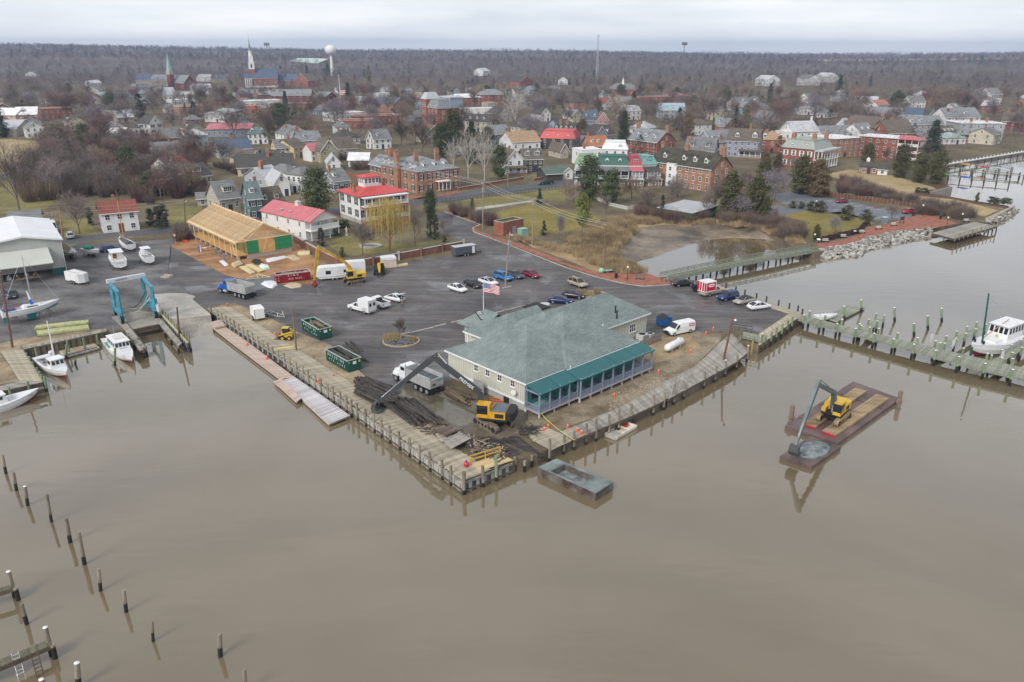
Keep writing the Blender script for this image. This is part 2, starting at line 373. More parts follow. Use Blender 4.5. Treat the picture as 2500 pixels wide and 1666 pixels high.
mb.o('mud_flat',M('tidal_mud_flat',(.085,.068,.05),.45,.4,.09,c2=(.25,.195,.14),bump=.7,bscale=1.5,detail=9,world=True),smooth=True)['kind']='structure'
sheet('garden_lawn',PL('z2 1420,560 1560,470 1640,440 1720,520 2138,560 y7 1050,990 1240,975 700,1085 250,1135 z2 1590,680'),.01,b6)
sheet('side_lawn',PL('z1 1000,200 1210,205 1215,320 1010,340 1000,270'),.009,b6)
sheet('side_lawn',PL('x4 1090,420 1500,380 1700,660 1120,740'),.009,b6)
sheet('field',PL('z1 -200,40 250,60 320,180 240,260 -200,240'),.008,b6)
sheet('field',PL('y1 -400,1140 120,1120 430,1150 470,1420 380,1500 -400,1560'),.009,av)
sheet('lane',PL('y1 -400,1530 0,1500 500,1460 500,1490 0,1535 -400,1570'),.012,aw)
sheet('brick_yard',PL('y6 1960,400 2230,440 2240,520 2100,500 1970,450'),.008,M('red_mulch_yard',(.2,.075,.04),.95,.25,.3,world=True))
sheet('mansion_walk',PL('y7 790,570 880,560 1140,590 1320,560 1310,530 1280,520 860,600'),.009,bA)
sheet('promenade_parking',PL('x1 1090,260 1130,200 1340,170 1820,260 2353,330 x2 450,935 960,1000 840,1080 440,1090 300,1060 0,960 x1 2353,430 1900,470 1500,440 1220,330'),.01,aw)
sheet('promenade_parking',PL('x1 1150,360 1540,440 1230,510 850,560 570,470 x1 900,470'),.011,aw)
sheet('promenade_lawn',PL('x1 1230,512 1540,445 1900,475 2353,560 x2 450,1130 0,1250 x1 1820,800 1600,830 1560,600'),.012,cX)
sheet('promenade',PL('x1 1700,925 1850,890 2000,880 2353,790 x2 300,1190 560,1150 850,1060 1000,1020 1190,1020 1510,1130 1190,1195 950,1200 700,1250 300,1340 x1 2353,890 2000,968 1860,1015'),.03,bA)
sheet('waterfront_lawn',PL('y5 720,1130 920,1090 1240,1130 1640,1245 1450,1285 1640,1300 1960,1378 x2 2030,965 1850,1040 1640,1000 1000,880 700,800 300,700 0,560'),.009,av)
sheet('shore_bed',PL('x2 1150,640 1300,625 1390,655 1240,690'),.011,cU)
sheet('shore_bed',PL('x2 930,740 1200,750 1640,828 2160,905 2150,935 1740,880 1450,820 1000,775'),.011,cU)
sheet('far_field',[V3((x,y,0))for x,y in((620,2350),(1500,2400),(2700,2600),(2700,2950),(1400,2800),(640,2600))],.02,av)
lb=0
for(a,b)in(((1580,265),(1665,255)),((1740,283),(1810,273)),((1850,305),(1950,293)),((2130,355),(2250,338)),((2270,380),(2353,370)),((1960,445),(2040,428)),((1240,335),(1335,318))):
 o=sheet('bay_line',eE(P('x1',*a),P('x1',*b),-.07,.07),.016,eJ)
for(a,b)in(((190,915),(305,895)),((330,935),(440,915)),((450,955),(580,938)),((570,985),(690,965)),((440,1075),(530,1050))):
 sheet('bay_line',eE(P('x2',*a),P('x2',*b),-.07,.07),.016,eJ)
# riprap: loose stone slopes
def bZ(name,up,lo,n,a4,s0=.35,s1=.75):
 b=B();r=RN(3)
 for k in range(n):
  t=r.random()*(len(up)-1);i=int(t);f=t-i
  a=up[i].lerp(up[i+1],f);c=lo[i].lerp(lo[i+1],f)
  s=r.random();p=a.lerp(c,s*1.05-.03);p.z=.1*(1-s)+(WZ-.1)*s+r.uniform(-.1,.25)
  q=r.uniform(s0,s1);st=len(b.v)
  b.ball(p,q,q*r.uniform(.6,1),q*r.uniform(.5,.8),6,4,r.randrange(3))
  for j in range(st,len(b.v)):
   v=V3(b.v[j]);b.v[j]=tuple(p+(v-p)*r.uniform(.75,1.2))
 o=b.o(name,[M('grey_stone',(.33,.31,.28),.9,.2,1),M('pale_stone',(.45,.42,.38),.9,.15,1),M('dark_stone',(.19,.18,.17),.9,.2,1)])
 aC(o,a4,'rocks',kind='stuff')
bZ('riprap',PL('x1 1760,1015 1900,985 2353,885 x2 350,1320 700,1240 1180,1195'),PL('x1 1700,1090 1900,1142 2353,1095 x2 300,1490 600,1420 1180,1295',WZ),900,'pale riprap stone slope below the brick promenade')
bZ('riprap',PL('x1 850,690 1100,730 1400,850 1560,910'),PL('x1 850,745 1050,800 1270,890 1560,960',-1.2),300,'small grey rock bank at the back of the muddy cove',.3,.55)
bZ('riprap',PL('x2 1880,1110 2060,1030 2240,940'),PL('x2 1930,1140 2100,1080 2300,960',WZ),160,'dark rocks at the foot of the far timber bulkhead',.3,.55)
# docks, piles, bridge
aF=M('weathered_plank',(.3,.255,.19),.9,.28,2.2,c2=(.4,.35,.27),rndv=.22,stretch=(1,.25,1),bump=.2)
PG=M('grey_plank',(.22,.205,.18),.9,.28,2.2,c2=(.33,.305,.265),rndv=.25,stretch=(1,.25,1),bump=.2)
bn=M('pinkish_plank',(.42,.31,.25),.85,.2,2,c2=(.52,.42,.36),rndv=.15,stretch=(1,.25,1))
dj=M('frosted_plank',(.42,.38,.38),.8,.3,.8,c2=(.62,.6,.62),rndv=.2)
cO=M('green_grey_plank',(.2,.215,.165),.9,.2,2,c2=(.29,.3,.24),rndv=.2,stretch=(1,.25,1))
bK=M('new_lumber',(.55,.4,.2),.8,.15,1.5,c2=(.62,.48,.27),rndv=.12)
aY=M('green_treated_lumber',(.36,.37,.17),.8,.18,1.5,c2=(.44,.44,.24),rndv=.1)
ah=M('brown_pile',(.2,.165,.125),.9,.3,3,c2=(.27,.235,.185),rndv=.2,stretch=(1,1,.15),bump=.3)
au=M('green_pile',(.155,.215,.125),.9,.25,3,c2=(.22,.28,.175),rndv=.15,stretch=(1,1,.15),bump=.3)
cB=M('old_tan_pile',(.25,.225,.15),.9,.25,3,c2=(.33,.3,.21),rndv=.2,stretch=(1,1,.15),bump=.3)
eR=M('tide_blackened_wood',(.022,.019,.016),.6,.3,3)
BM=M('dark_beam_wood',(.11,.085,.06),.9,.3,2,rndv=.15)
bq=M('white_pile_cap',(.75,.75,.73),.6,.08,3)
eZ=M('navy_sheet_pile',(.055,.065,.11),.7,.3,2,rndv=.3)
da=M('pale_sheet_pile',(.36,.355,.33),.8,.3,2,rndv=.2)
bB=M('tarred_timber',(.026,.022,.02),.6,.45,1.3,c2=(.062,.052,.045),rndv=.35,stretch=(.2,1,1),bump=.3)
dt={}
def fe(ad):
 if ad.name not in dt:dt[ad.name]=B().box(-.5,-.5,-.5,.5,.5,.5).mesh('plank',ad)
 return dt[ad.name]
def aD(a7,t):
 ds=[(b-a).length for a,b in zip(a7[:-1],a7[1:])];s=t*sum(ds)
 for a,b,d in zip(a7[:-1],a7[1:],ds):
  if s<=d:return a.lerp(b,s/d)
  s-=d
 return a7[-1]
def c9(a7):return sum((b-a).length for a,b in zip(a7[:-1],a7[1:]))
def a8(a3):return tuple(-a3.location)
def deck(a3,L,Rr,ad,pw=.3,th=.06,jit=.0,name='plank',dz=0.,df=None,seed=1):
 r=RN(seed)
 n=max(2,int(max(c9(L),c9(Rr))/pw));w=.5*(c9(L)+c9(Rr))/n
 for i in range(n):
  if df and df(i/n):continue
  t=(i+.5)/n;a,b=aD(L,t),aD(Rr,t)
  m=(a+b)/2
  a2(name,fe(ad),a3,(m.x-a3.location.x,m.y-a3.location.y,m.z-a3.location.z+dz+r.uniform(-.008,.008)),az(a,b),((b-a).length+r.uniform(-jit,jit),w*.9,th))
def cz(fr,x,y,ac):
 v=V3((ac.x,ac.y,0)).normalized()
 return VP(fr,x,y,ac,ac+V3((-v.y,v.x,0)))
def aO(ad,r,h,dW=.8,cap=None,n=9,g2=1.2):
 b=B()
 b.cyl((0,0,-g2),(0,0,dW),r*1.06,r*1.03,n,0,False)
 b.cyl((0,0,dW),(0,0,h),r*1.03,r*.95,n,1,True)
 if cap:b.cyl((0,0,h),(0,0,h+.07),r*1.05,r*.5,n,2,True)
 return b.mesh('piling',[eR,ad,cap or ad],False)
PMC={}
def piling(a3,ac,h,r,ad,dW=.8,cap=None,name='piling',fX=None):
 k=(ad.name,round(h,1),round(r,2),round(dW,1),cap is not None)
 if k not in PMC:PMC[k]=aO(ad,r,h,dW,cap)
 loc=ac-a3.location if a3 else ac
 d=fX or(ru(-.025,.025),ru(-.025,.025))
 return a2(name,PMC[k],a3,loc,rot=(d[1],d[0],ru(0,6)))
def aA(fr,x,yt,yb,r,ad,a4,dW=.8,cap=None,group='lone mooring piles in the river',xb=None):
 ac=P(fr,xb if xb is not None else x,yb,WZ);bi=cz(fr,x,yt,ac);d=bi-ac
 k=aO(ad,r,d.length,dW,cap)
 o=a2('mooring_pile',k,None,ac)
 o.rotation_euler=d.to_track_quat('Z','Y').to_euler()
 return aC(o,a4,'piling',group)
# main bulkhead
Q0,Q1=P('z3',110,205),P('z4',1055,1330)
QD=(Q1-Q0).normalized();QN=V3((-QD.y,QD.x,0))
bE=T('bulkhead_dock','long timber bulkhead dock with pale planks and a row of thick piles','dock',(Q0+Q1)/2)
deck(bE,[Q0+Z_(.1),Q1+Z_(.1)],[Q0+QN*3.6+QD*2.2+Z_(.1),Q1+QN*3.9+Z_(.1)],aF,.3,.08,.25)
xs=[147,207,247,285,323,360,400,443,490,530,580,625,673,720,768,822,878,933,993,1048,1108,1165,1228,1280,1340,1403,1450,1503,1580,1660,1725,1805,1895,1985,2080,2180,2290,2370]
for i,x in en(xs):
 p=P('z3',x,205+(x-110)*.6763)-QN*.22
 piling(bE,V3((p.x,p.y,WZ)),1.5+ru(1.05,1.35),.19,cB if i<20 else ah,.55)
p=Q1-QN*.2+QD*.2;piling(bE,V3((p.x,p.y,WZ)),2.9,.24,ah,.6)
SP=[B().box(-.24,-.06,-1.7,.24,.06,0).mesh('sheet_panel',m)for m in(eZ,da)]
L=(Q1-Q0).length;k=0
for i in range(int(L/.55)):
 p=Q0+QD*(.3+i*.55)-QN*(.02 if i%2 else .08)
 a2('sheet_panel',SP[0 if i<int(L*.9)else i%2]if i%2 else SP[1 if i>60 else 0],bE,p-bE.location+Z_(-.12),az(Q0,Q1))
for z,w in((-.12,.26),(-1.15,.22)):
 B().beam(Q0-QN*.14+Z_(z),Q1-QN*.14+Z_(z),.16,w).o('wale',BM if z<-1 else PG,bE,a8(bE))
S1=P('z4',1490,1155);SD=(S1-Q1).normalized();SN=V3((SD.y,-SD.x,0))
for i in range(int((S1-Q1).length/.55)):
 p=Q1+SD*(.3+i*.55)
 a2('sheet_panel',SP[i%2],bE,p-bE.location+Z_(-.12)+SN*.05,az(Q1,S1))
B().beam(Q1+SN*.14+Z_(-.12),S1+SN*.14+Z_(-.12),.16,.26).o('wale',PG,bE,a8(bE))
B().beam(Q1+SN*.14+Z_(-1.15),S1+SN*.14+Z_(-1.15),.16,.22).o('wale',BM,bE,a8(bE))
for f in(.36,.64):
 p=Q1.lerp(S1,f)+SN*.3;piling(bE,V3((p.x,p.y,WZ)),2.8 if f<.5 else 3.4,.2,ah if f<.5 else au,.6)
# new corner platform of fresh boards
cp=T('corner_platform','small platform of fresh yellow boards at the dock corner','platform',P('z4',1300,1150,.1))
up=Z_(.14)
deck(cp,[P('z4',1110,1180)+up,P('z4',1210,1240)+up],[P('z4',1390,1085)+up,P('z4',1505,1145)+up],bK,.3,.07)
# yellow guard rail
gr=T('guard_rail','yellow wooden guard rail beside the torn up dock corner','railing',P('z4',1110,1170))
ga,gb=P('z4',1112,1170),P('z4',1385,1085)
cZ=M('yellow_painted_rail',(.55,.36,.07),.6,.12,2)
for f in(0,.5,1):
 p=ga.lerp(gb,f);B().cb(p.x,p.y,0,.12,.12,1.15).o('post',cZ,gr,a8(gr))
for z in(.55,1.08):B().beam(ga+Z_(z),gb+Z_(z),.08,.16).o('rail',cZ,gr,a8(gr))
# floating dock
fl=T('floating_dock','low pinkish floating dock moored along the bulkhead piles','dock',P('z3',600,640,WZ))
zf=-.95
def qd(fr,a7,z):return[P(fr,x,y,z)for x,y in a7]
A=qd('z3',[(105,348),(300,500),(775,858)],zf);A2=qd('z3',[(262,372),(420,475),(905,838)],zf)
deck(fl,A,A2,bn,.3,.07)
deck(fl,qd('z3',[(718,880),(925,1068)],zf+.02),qd('z3',[(790,850),(972,1035)],zf+.02),bn,.3,.07)
deck(fl,qd('z3',[(800,865),(1000,1060),(1225,1275)],zf+.03),qd('z3',[(905,836),(1160,1010),(1420,1195)],zf+.03),dj,.3,.07)
deck(fl,qd('z3',[(122,338),(172,385)],zf+.3),qd('z3',[(228,308),(270,365)],zf+.3),bn,.3,.3)
for a7 in([(105,348),(300,500),(775,858)],[(718,880),(925,1068),(972,1035)],[(985,1055),(1225,1275),(1420,1195)]):
 q=qd('z3',a7,zf-.2);b=B()
 for a,c in zip(q[:-1],q[1:]):b.beam(a,c,.12,.36)
 b.o('fascia',M('pale_rub_board',(.47,.4,.34),.8,.2,2),fl,a8(fl))
# torn-up section: dark stringers
st=T('stripped_dock_frame','blackened bare stringers of the half demolished dock','dock',P('z4',1500,1040))
for(a,c,w)in(((1230,930),(1530,1115),.5),((1275,925),(1560,1095),.45),((1320,925),(1585,1080),.4),((1410,940),(1650,1070),.5),((1465,930),(1700,1075),.5),((1500,920),(1760,1090),.55),((1540,930),(1770,1110),.4)):
 B().beam(P('z4',*a,.05),P('z4',*c,-.15),w,.35).o('stringer',bB,st,a8(st))
for(a,c)in(((1530,1110),(1775,1060)),((1400,1020),(1640,980)),((1300,960),(1520,930))):
 B().beam(P('z4',*a,-.35),P('z4',*c,-.35),.3,.3).o('cross_beam',bB,st,a8(st))
for x,yt,yb in((1522,1105,1230),(1607,1140,1240),(1672,1100,1195),(1770,1045,1130)):
 b0=P('z4',x,yb,WZ);h=(cz('z4',x,yt,b0)-b0).length;piling(st,b0,h,.2,ah,.9)
# boardwalk along the restaurant
bw=T('boardwalk','weathered grey boardwalk curving along the water in front of the restaurant','dock',P('z5',1800,1250))
BO=PL('z5 1250,1548 1480,1450 1750,1337 1960,1242 2150,1137 2316,1035 z6 300,1248 560,1110 800,980',.1)
BI=PL('z5 1130,1478 1380,1380 1640,1268 1850,1160 2080,1035 2316,905 z6 250,1105 500,985 640,870',.1)
deck(bw,BO,BI,PG,.32,.07,.15)
BO2=PL('z6 800,980 930,905 1035,815',.1);BI2=PL('z6 640,870 770,740 880,650',.1)
deck(bw,BO2,BI2,PG,.32,.07,.05)
deck(bw,PL('z4 1610,880 1690,960 1850,1045',.12),PL('z4 1800,835 1960,900 2040,955',.12),aF,.32,.07,.1)
for(q,m)in((BO+BO2[1:],BM),):
 b=B()
 for a,c in zip(q[:-1],q[1:]):b.beam(a-Z_(.2),c-Z_(.2),.14,.3)
 b.o('stringer',m,bw,a8(bw))
for fr,x,y,h,c in(('z5',1255,1545,1.2,0),('z5',1358,1500,1.6,0),('z5',1447,1470,1.8,0),('z5',1560,1420,1.6,0),('z5',1643,1380,1.8,0),('z5',1748,1337,1.7,0),('z5',1945,1250,1.7,0),('z5',2040,1200,1.2,0),('z5',2125,1160,1.5,0),('z5',2210,1105,1.2,0),('z6',170,1310,1.7,0),('z6',265,1262,1.2,0),('z6',358,1215,1.6,0),('z6',450,1165,1.2,0),('z6',635,1070,1.3,0),('z6',735,1015,1.2,0),('z6',828,965,1.3,1),('z6',930,905,1.1,0),('z6',1028,830,1.3,1),('z4',1835,1050,1.6,0),('z4',1965,985,1.2,0)):
 p=P(fr,x,y);piling(bw,V3((p.x,p.y,WZ)),h+1.5,.17,ah,.5,bq if c else None)
def fra(a3,a,c,at,zs,h,ad,w=.1,eD=('post','rail')):
 for i in range(at):
  p=a.lerp(c,i/(at-1));B().cb(p.x,p.y,p.z-.2,w,w,h+.2).o(eD[0],ad,a3,a8(a3))
 for z in zs:B().beam(a+Z_(z),c+Z_(z),.06,.12).o(eD[1],ad,a3,a8(a3))
fra(bw,P('z6',780,715),P('z6',895,640),3,(.5,1),1.05,PG)
fra(bw,P('z6',925,760),P('z6',990,690),3,(.5,1),1.05,PG)
lad=B();lp=P('z6',1060,850,WZ);ld=(BO2[-1]-BO2[-2]).normalized();lnm=V3((-ld.y,ld.x,0))
YST=ae('yellow_steel',(.62,.5,.03))
for s in(-.25,.25):
 q=lp+ld*s;lad.cyl(q,q+Z_(2.6),.04,n=6)
for k in range(7):lad.cyl(lp-ld*.25+Z_(.3+k*.33),lp+ld*.25+Z_(.3+k*.33),.03,n=5)
aC(lad.o('dock_ladder',YST),'yellow ladder at the east end of the boardwalk','ladder')
# landing with green piles, then the lot bulkhead
lg=T('lot_bulkhead','plank edged bulkhead of the parking lot with dark capped bollards','dock',P('z6',1400,560))
ldg=T('gangway_landing','small railed landing between the boardwalk and the parking lot','platform',P('z6',1060,700))
deck(ldg,PL('z6 985,695 1125,730',.3),PL('z6 1000,640 1135,665',.3),cO,.3,.08)
fra(ldg,P('z6',985,695,.3),P('z6',1125,730,.3),4,(.5,1),1.05,cO,.1)
fra(ldg,P('z6',890,610,.1),P('z6',1065,640,.1),4,(.5,1),1,M('dark_handrail',(.06,.065,.07),.5,.1,2),.07)
E1=PL('z6 1130,760 1300,645 1470,522 1550,486',.08);E2=PL('z6 1135,655 1260,570 1395,478 1400,472',.08)
deck(lg,E1,E2,aF,.32,.07)
E3=PL('z6 1550,486 1308,402 1000,307 735,207 600,172',.08);E4=PL('z6 1395,472 1215,412 950,300 690,195 560,165',.08)
deck(lg,E3,E4,aF,.32,.07)
b=B()
for a,c in zip((E1+E3[1:])[:-1],(E1+E3[1:])[1:]):b.beam(a-Z_(.75),c-Z_(.75),.12,1.5)
b.o('sheet_wall',BM,lg,a8(lg))
for x,y,h in((1155,745,1.7),(1190,722,1),(1240,695,1.1),(1290,660,1.2),(1340,630,1.2),(1390,590,1.1),(1432,560,1.1)):
 p=P('z6',x,y);piling(lg,V3((p.x,p.y,WZ)),h+1.6,.19,au,1,bq if h>1.5 else None)
fN=aO(M('dark_bollard',(.05,.055,.055),.7,.2,2),.17,1.05,.01,M('bollard_cap',(.03,.035,.04),.6,.1,2),8,.05)
for x,y in((1523,478),(1484,447),(1405,425),(1308,396),(1197,360),(1106,332),(1000,300),(918,268),(828,240),(735,205),(655,180)):
 a2('bollard',fN,lg,P('z6',x,y,.1)-lg.location)
# long pier to the right
rp_=T('pier','long narrow grey pier on green piles running out to the right','dock',P('z7',1000,560))
N1=PL('z7 290,382 735,502 1190,630 1530,725 2050,845',.15);N2=PL('z7 345,358 760,468 1210,575 1560,655 2080,770',.15)
deck(rp_,N1,N2,cO,.32,.07)
for q in(N1,N2):
 b=B()
 for a,c in zip(q[:-1],q[1:]):b.beam(a-Z_(.2),c-Z_(.2),.12,.3)
 b.o('stringer',cO,rp_,a8(rp_))
for q,ts in((N1,(.03,.11,.19,.275,.36,.445,.53,.62,.71,.805,.9,.985)),(N2,(.02,.1,.18,.265,.35,.435,.52,.61,.7,.79,.88,.97))):
 for t in ts:
  p=aD(q,t);piling(rp_,V3((p.x,p.y,WZ)),2.75,.2,au,1.15,bq)
for i,(a,c)in en((((775,470),(880,380)),((1310,585),(1610,445)),((1720,690),(2000,540)))):
 fp=T('finger_pier',('short finger pier near the boat lift','finger pier on the left side of the moored workboat','finger pier on the right side of the moored workboat')[i],'dock',P('z7',*a),0,'finger piers of the long pier')
 pa,pb=P('z7',*a,.12),P('z7',*c,.12);dn=(pb-pa).normalized();nn=V3((-dn.y,dn.x,0))
 deck(fp,[pa+nn*.6,pb+nn*.6],[pa-nn*.6,pb-nn*.6],cO,.32,.07)
 m=max(2,int((pb-pa).length/3.2))
 for k in range(m+1):
  for s in(-.75,.75):
   p=pa.lerp(pb,k/m)+nn*s;piling(fp,V3((p.x,p.y,WZ)),2.5,.18,au,1.1,bq)
for x,yt,yb,l in((748,245,335,'tall white capped green pile at the far end of the float'),(625,290,392,'white capped green pile at the near corner of the float'),(988,300,402,'lone green pile straight beyond the short finger pier'),(1228,360,462,'lone green pile midway between two others beyond the pier'),(1128,415,508,'lone green pile standing closest to the long pier'),(1328,305,405,'lone green pile farthest right in open water')):
 aA('z7',x,yt,yb,.22,au,l,.9,bq,'green piles beyond the pier')
fo=T('boat_float','grey green floating boat platform tied beside the pier','platform',P('z7',660,350,WZ))
deck(fo,qd('z7',[(480,375),(640,285)],-1.15),qd('z7',[(575,405),(778,300)],-1.15),cO,.4,.25)
for a in((1408,595),(1760,680),(1250,555)):
 p=P('z7',*a,.15);b=B()
 b.cb(0,0,0,.08,.08,1.1);b.box(-.45,-.03,.45,.45,.03,1.55)
 s=b.o('pier_notice',M('white_notice_board',(.72,.72,.74),.5,.06,2),None,p,R(35))
 aC(s,{1408:'white notice board on the pier left of the workboat bow',1760:'white notice board on the pier right of the workboat',1250:'small white sign by the start of the left finger pier'}[a[0]],'sign')
# boatyard docks on the left
ly=T('boatyard_dock','grey L shaped boatyard dock with green piles and board sheathing','dock',P('x5',400,700))
deck(ly,PL('x5 318,548 1512,285',.1),PL('x5 296,522 1512,245',.1),PG,.32,.07)
deck(ly,PL('x5 8,570 285,985',.09),PL('x5 318,545 605,1005',.09),aF,.34,.07)
deck(ly,PL('x5 -300,1190 0,1135 605,1010',.1),PL('x5 -300,1120 0,1065 285,990',.1),PG,.32,.07)
VB=[B().box(-.13,-.04,-1.6,.13,.04,0).mesh('sheathing_board',m)for m in(M('tan_sheathing',(.25,.2,.12),.9,.3,2,rndv=.3),BM)]
for q in(PL('x5 318,548 1512,285'),PL('x5 318,548 605,1008'),PL('x5 -300,1195 0,1140 605,1010')):
 n=int(c9(q)/.3)
 for i in range(n):
  p=aD(q,(i+.5)/n);p2=aD(q,min(1,(i+.9)/n));p1=aD(q,max(0,(i+.1)/n))
  a2('sheathing_board',VB[i%3==2],ly,p-ly.location-Z_(.1),az(p1,p2))
 b=B()
 for a,c in zip(q[:-1],q[1:]):b.beam(a-Z_(.05),c-Z_(.05),.2,.28)
 b.o('cap_board',cO,ly,a8(ly))
for x,y,h in((515,600,.9),(965,490,.9),(1185,450,.8),(1380,400,.8),(312,548,.7),(375,640,.6),(425,700,.7),(470,760,.5),(530,850,.6),(565,905,.6),(600,970,.8),(640,1010,.9),(140,1150,.8),(405,1075,.9),(-100,1200,.8)):
 p=P('x5',x,y);piling(ly,V3((p.x,p.y,WZ)),1.5+h,.17,au,.6)
aA('x5',940,475,680,.19,au,'green pile between the moored workboat and the lumber float',.7,None,'green mooring piles in the boat basin')
aA('x5',1068,680,760,.17,au,'short green pile right of the moored workboat bow',.6,None,'green mooring piles in the boat basin')
aA('x8',185,1270,1530,.19,au,'green pile beside the green sided cabin boat',.9,None,'green mooring piles in the boat basin')
ff=T('lift_finger_pier','narrow plank finger pier left of the boat lift slip','dock',P('x8',460,1100))
deck(ff,PL('x8 290,945 555,1312',.1),PL('x8 368,915 645,1275',.1),PG,.34,.08)
b=B();q=PL('x8 555,1312 645,1275 368,915',-.25)
for a,c in zip(q[:-1],q[1:]):b.beam(a,c,.18,.6)
b.o('fascia',BM,ff,a8(ff))
for x,y in((600,1290),(560,1240),(640,1270),(380,1080),(460,1180),(520,1150)):
 p=P('x8',x,y);piling(ff,V3((p.x,p.y,WZ)),1.9,.2,ah,1)
rf=T('lift_slip_pier','slip side pier with navy sheet wall, yellow cap and stub piles','dock',P('x8',1000,1050))
deck(rf,PL('x8 770,850 835,905 1120,1240',.1),PL('x8 800,810 905,885 1165,1195',.1),PG,.34,.08)
a,c=P('x8',850,745,.45),P('x8',1255,1190,.45)
B().beam(a,c,.35,.12).o('cap_board',aY,rf,a8(rf))
m=int((c-a).length/.5)
for i in range(m):
 p=a.lerp(c,(i+.5)/m);a2('sheet_panel',SP[0]if i%3 else SP[1],rf,(p.x-rf.location.x,p.y-rf.location.y,.38-rf.location.z),az(a,c))
 if i%3==0:a2('sheet_panel',SP[0],rf,(p.x-rf.location.x,p.y-rf.location.y,-.8-rf.location.z),az(a,c))
B().beam(P('x8',835,910,-.3),P('x8',1125,1245,-.3),.2,.55).o('fascia',BM,rf,a8(rf))
for x,y in((845,745),(882,785),(922,828),(962,872),(1002,915),(1042,965),(1082,1010),(1180,1100),(1235,1160),(1275,1190)):
 p=P('x8',x+12,y-6);piling(rf,V3((p.x,p.y,WZ)),1.5+1.15,.18,cB,.6)
for t in(.3,.6,.95):
 p=P('x8',835,910).lerp(P('x8',1125,1245),t);piling(rf,V3((p.x,p.y,WZ)),1.4,.18,ah,1)
ac=P('x7',430,1495,WZ);bi=cz('x7',372,790,ac)
o=B().cyl((0,0,-1),(0,0,(bi-ac).length),.2,.13,9).o('steel_spud',M('rusty_brown_steel',(.12,.065,.05),.7,.25,2),None,ac)
o.rotation_euler=(bi-ac).to_track_quat('Z','Y').to_euler();aC(o,'tall rusty pole at the end of the slip side pier','pole')
hw=B();hq=PL('x8 440,995 830,915')
hw.beam(hq[0]-Z_(.45),hq[1]-Z_(.45),.3,.9)
hw.beam(hq[0]-Z_(.7)+V3((.2,-.4,0)),hq[1]-Z_(.7)+V3((.2,-.4,0)),.25,.25)
hw.o('slip_head_wall',BM)['kind']='structure'
# lumber float in the basin
lf=T('lumber_float','half sunk wooden float loaded with long boards in the boat basin','raft',P('x5',1100,590,WZ))
c4=qd('x5',[(850,575),(1330,475),(1405,525),(915,655)],-1.2)
B().prism([(p.x,p.y)for p in c4],WZ-.2,-1.28).o('hull',BM,lf,a8(lf))
for a,c in zip(c4,c4[1:]+c4[:1]):B().beam(a,c,.2,.3).o('rim',da,lf,a8(lf))
for f,m in((.25,bK),(.4,aF),(.55,bK),(.72,PG)):
 B().beam(c4[0].lerp(c4[3],f)+Z_(.12),c4[1].lerp(c4[2],f)+Z_(.12),.28,.12).o('board',m,lf,a8(lf))
# lone piles and dock ends in the lower left
for x,yt,yb,xb,l,r in((15,85,205,40,'farthest of the lone mooring piles at the left edge',.17),(87,197,315,108,'reddish lone pile, second farthest of the row',.18),(162,288,412,182,'lone pile with a white rope ring near its top',.18),(306,342,520,337,'thin lone pile leaning left, fourth of the row',.15),(431,498,655,460,'stout pale headed lone pile, upper of a pair',.2),(512,588,797,553,'longest pale lone pile, lower of a pair',.2),(643,828,970,658,'slim grey lone pile, seventh of the row',.16),(808,968,1108,825,'grey lone pile with a frayed top, eighth of the row',.17),(992,1170,1300,1001,'thinnest lone pile, ninth of the row',.13),(1433,1252,1398,1440,'lone pile with a hollow green top',.2),(138,1055,1188,175,'pale lone pile between the two dock ends',.18),(502,1440,1600,515,'reddish pile with a white cap below the lower dock end',.22),(1595,1485,1640,1603,'lone pile cut by the bottom edge of the view',.16),(270,1548,1680,285,'pile head at the bottom edge below the ladder dock',.2)):
 aA('z8',x,yt,yb,r,ah,l,.95,bq if x in(502,270,162)else None,xb=xb)
for nm,e0,e1,l,em in(('a',[(-260,1030),(95,925)],[(-260,1060),(98,950)],'upper narrow dock end at the lower left edge',(75,925)),('b',[(-260,1530),(330,1285)],[(-260,1580),(340,1325)],'lower narrow dock end with ladders at the lower left edge',(315,1300))):
 d0=T('dock_end',l,'dock',P('z8',0,e0[0][1],0),0,'narrow dock ends in the lower left')
 q0,q1=qd('z8',e0,-.1),qd('z8',e1,-.1)
 deck(d0,q0,q1,M('mossy_plank',(.13,.125,.085),.95,.3,2,rndv=.2),.3,.09)
 B().beam(q1[0]-Z_(.2),q1[1]-Z_(.2),.15,.35).o('stringer',BM,d0,a8(d0))
 p=P('z8',*em);piling(d0,V3((p.x,p.y,WZ)),2.9,.2,ah,1,bq)
 p=q1[1];piling(d0,V3((p.x,p.y,WZ)),1.4,.2,ah,1.2)
 p=q0[0].lerp(q0[1],.3);piling(d0,V3((p.x,p.y,WZ)),1.4,.2,ah,1.2)
cR=M('aluminium',(.6,.6,.62),.35,.08,3,metal=.6)
for x,yt,yb,l in((98,1375,1500,'bright aluminium ladder hung on the lower dock end'),(224,1385,1445,'smaller dark ladder hung on the lower dock end')):
 a=P('z8',x,yt+10,.1);la=B();d=(P('z8',330,1300)-P('z8',0,1440)).normalized();m=V3((d.y,-d.x,0))*.35
 for s in(-.25,.25):la.beam(Z_(.5)+d*s,Z_(-2)+d*s+m,.06,.05)
 for k in range(6):la.beam(d*-.25+m*(k/6)+Z_(.2-k*.35),d*.25+m*(k/6)+Z_(.2-k*.35),.1,.04)
 aC(la.o('dock_ladder',cR if x<100 else BM,None,a+m),l,'ladder')
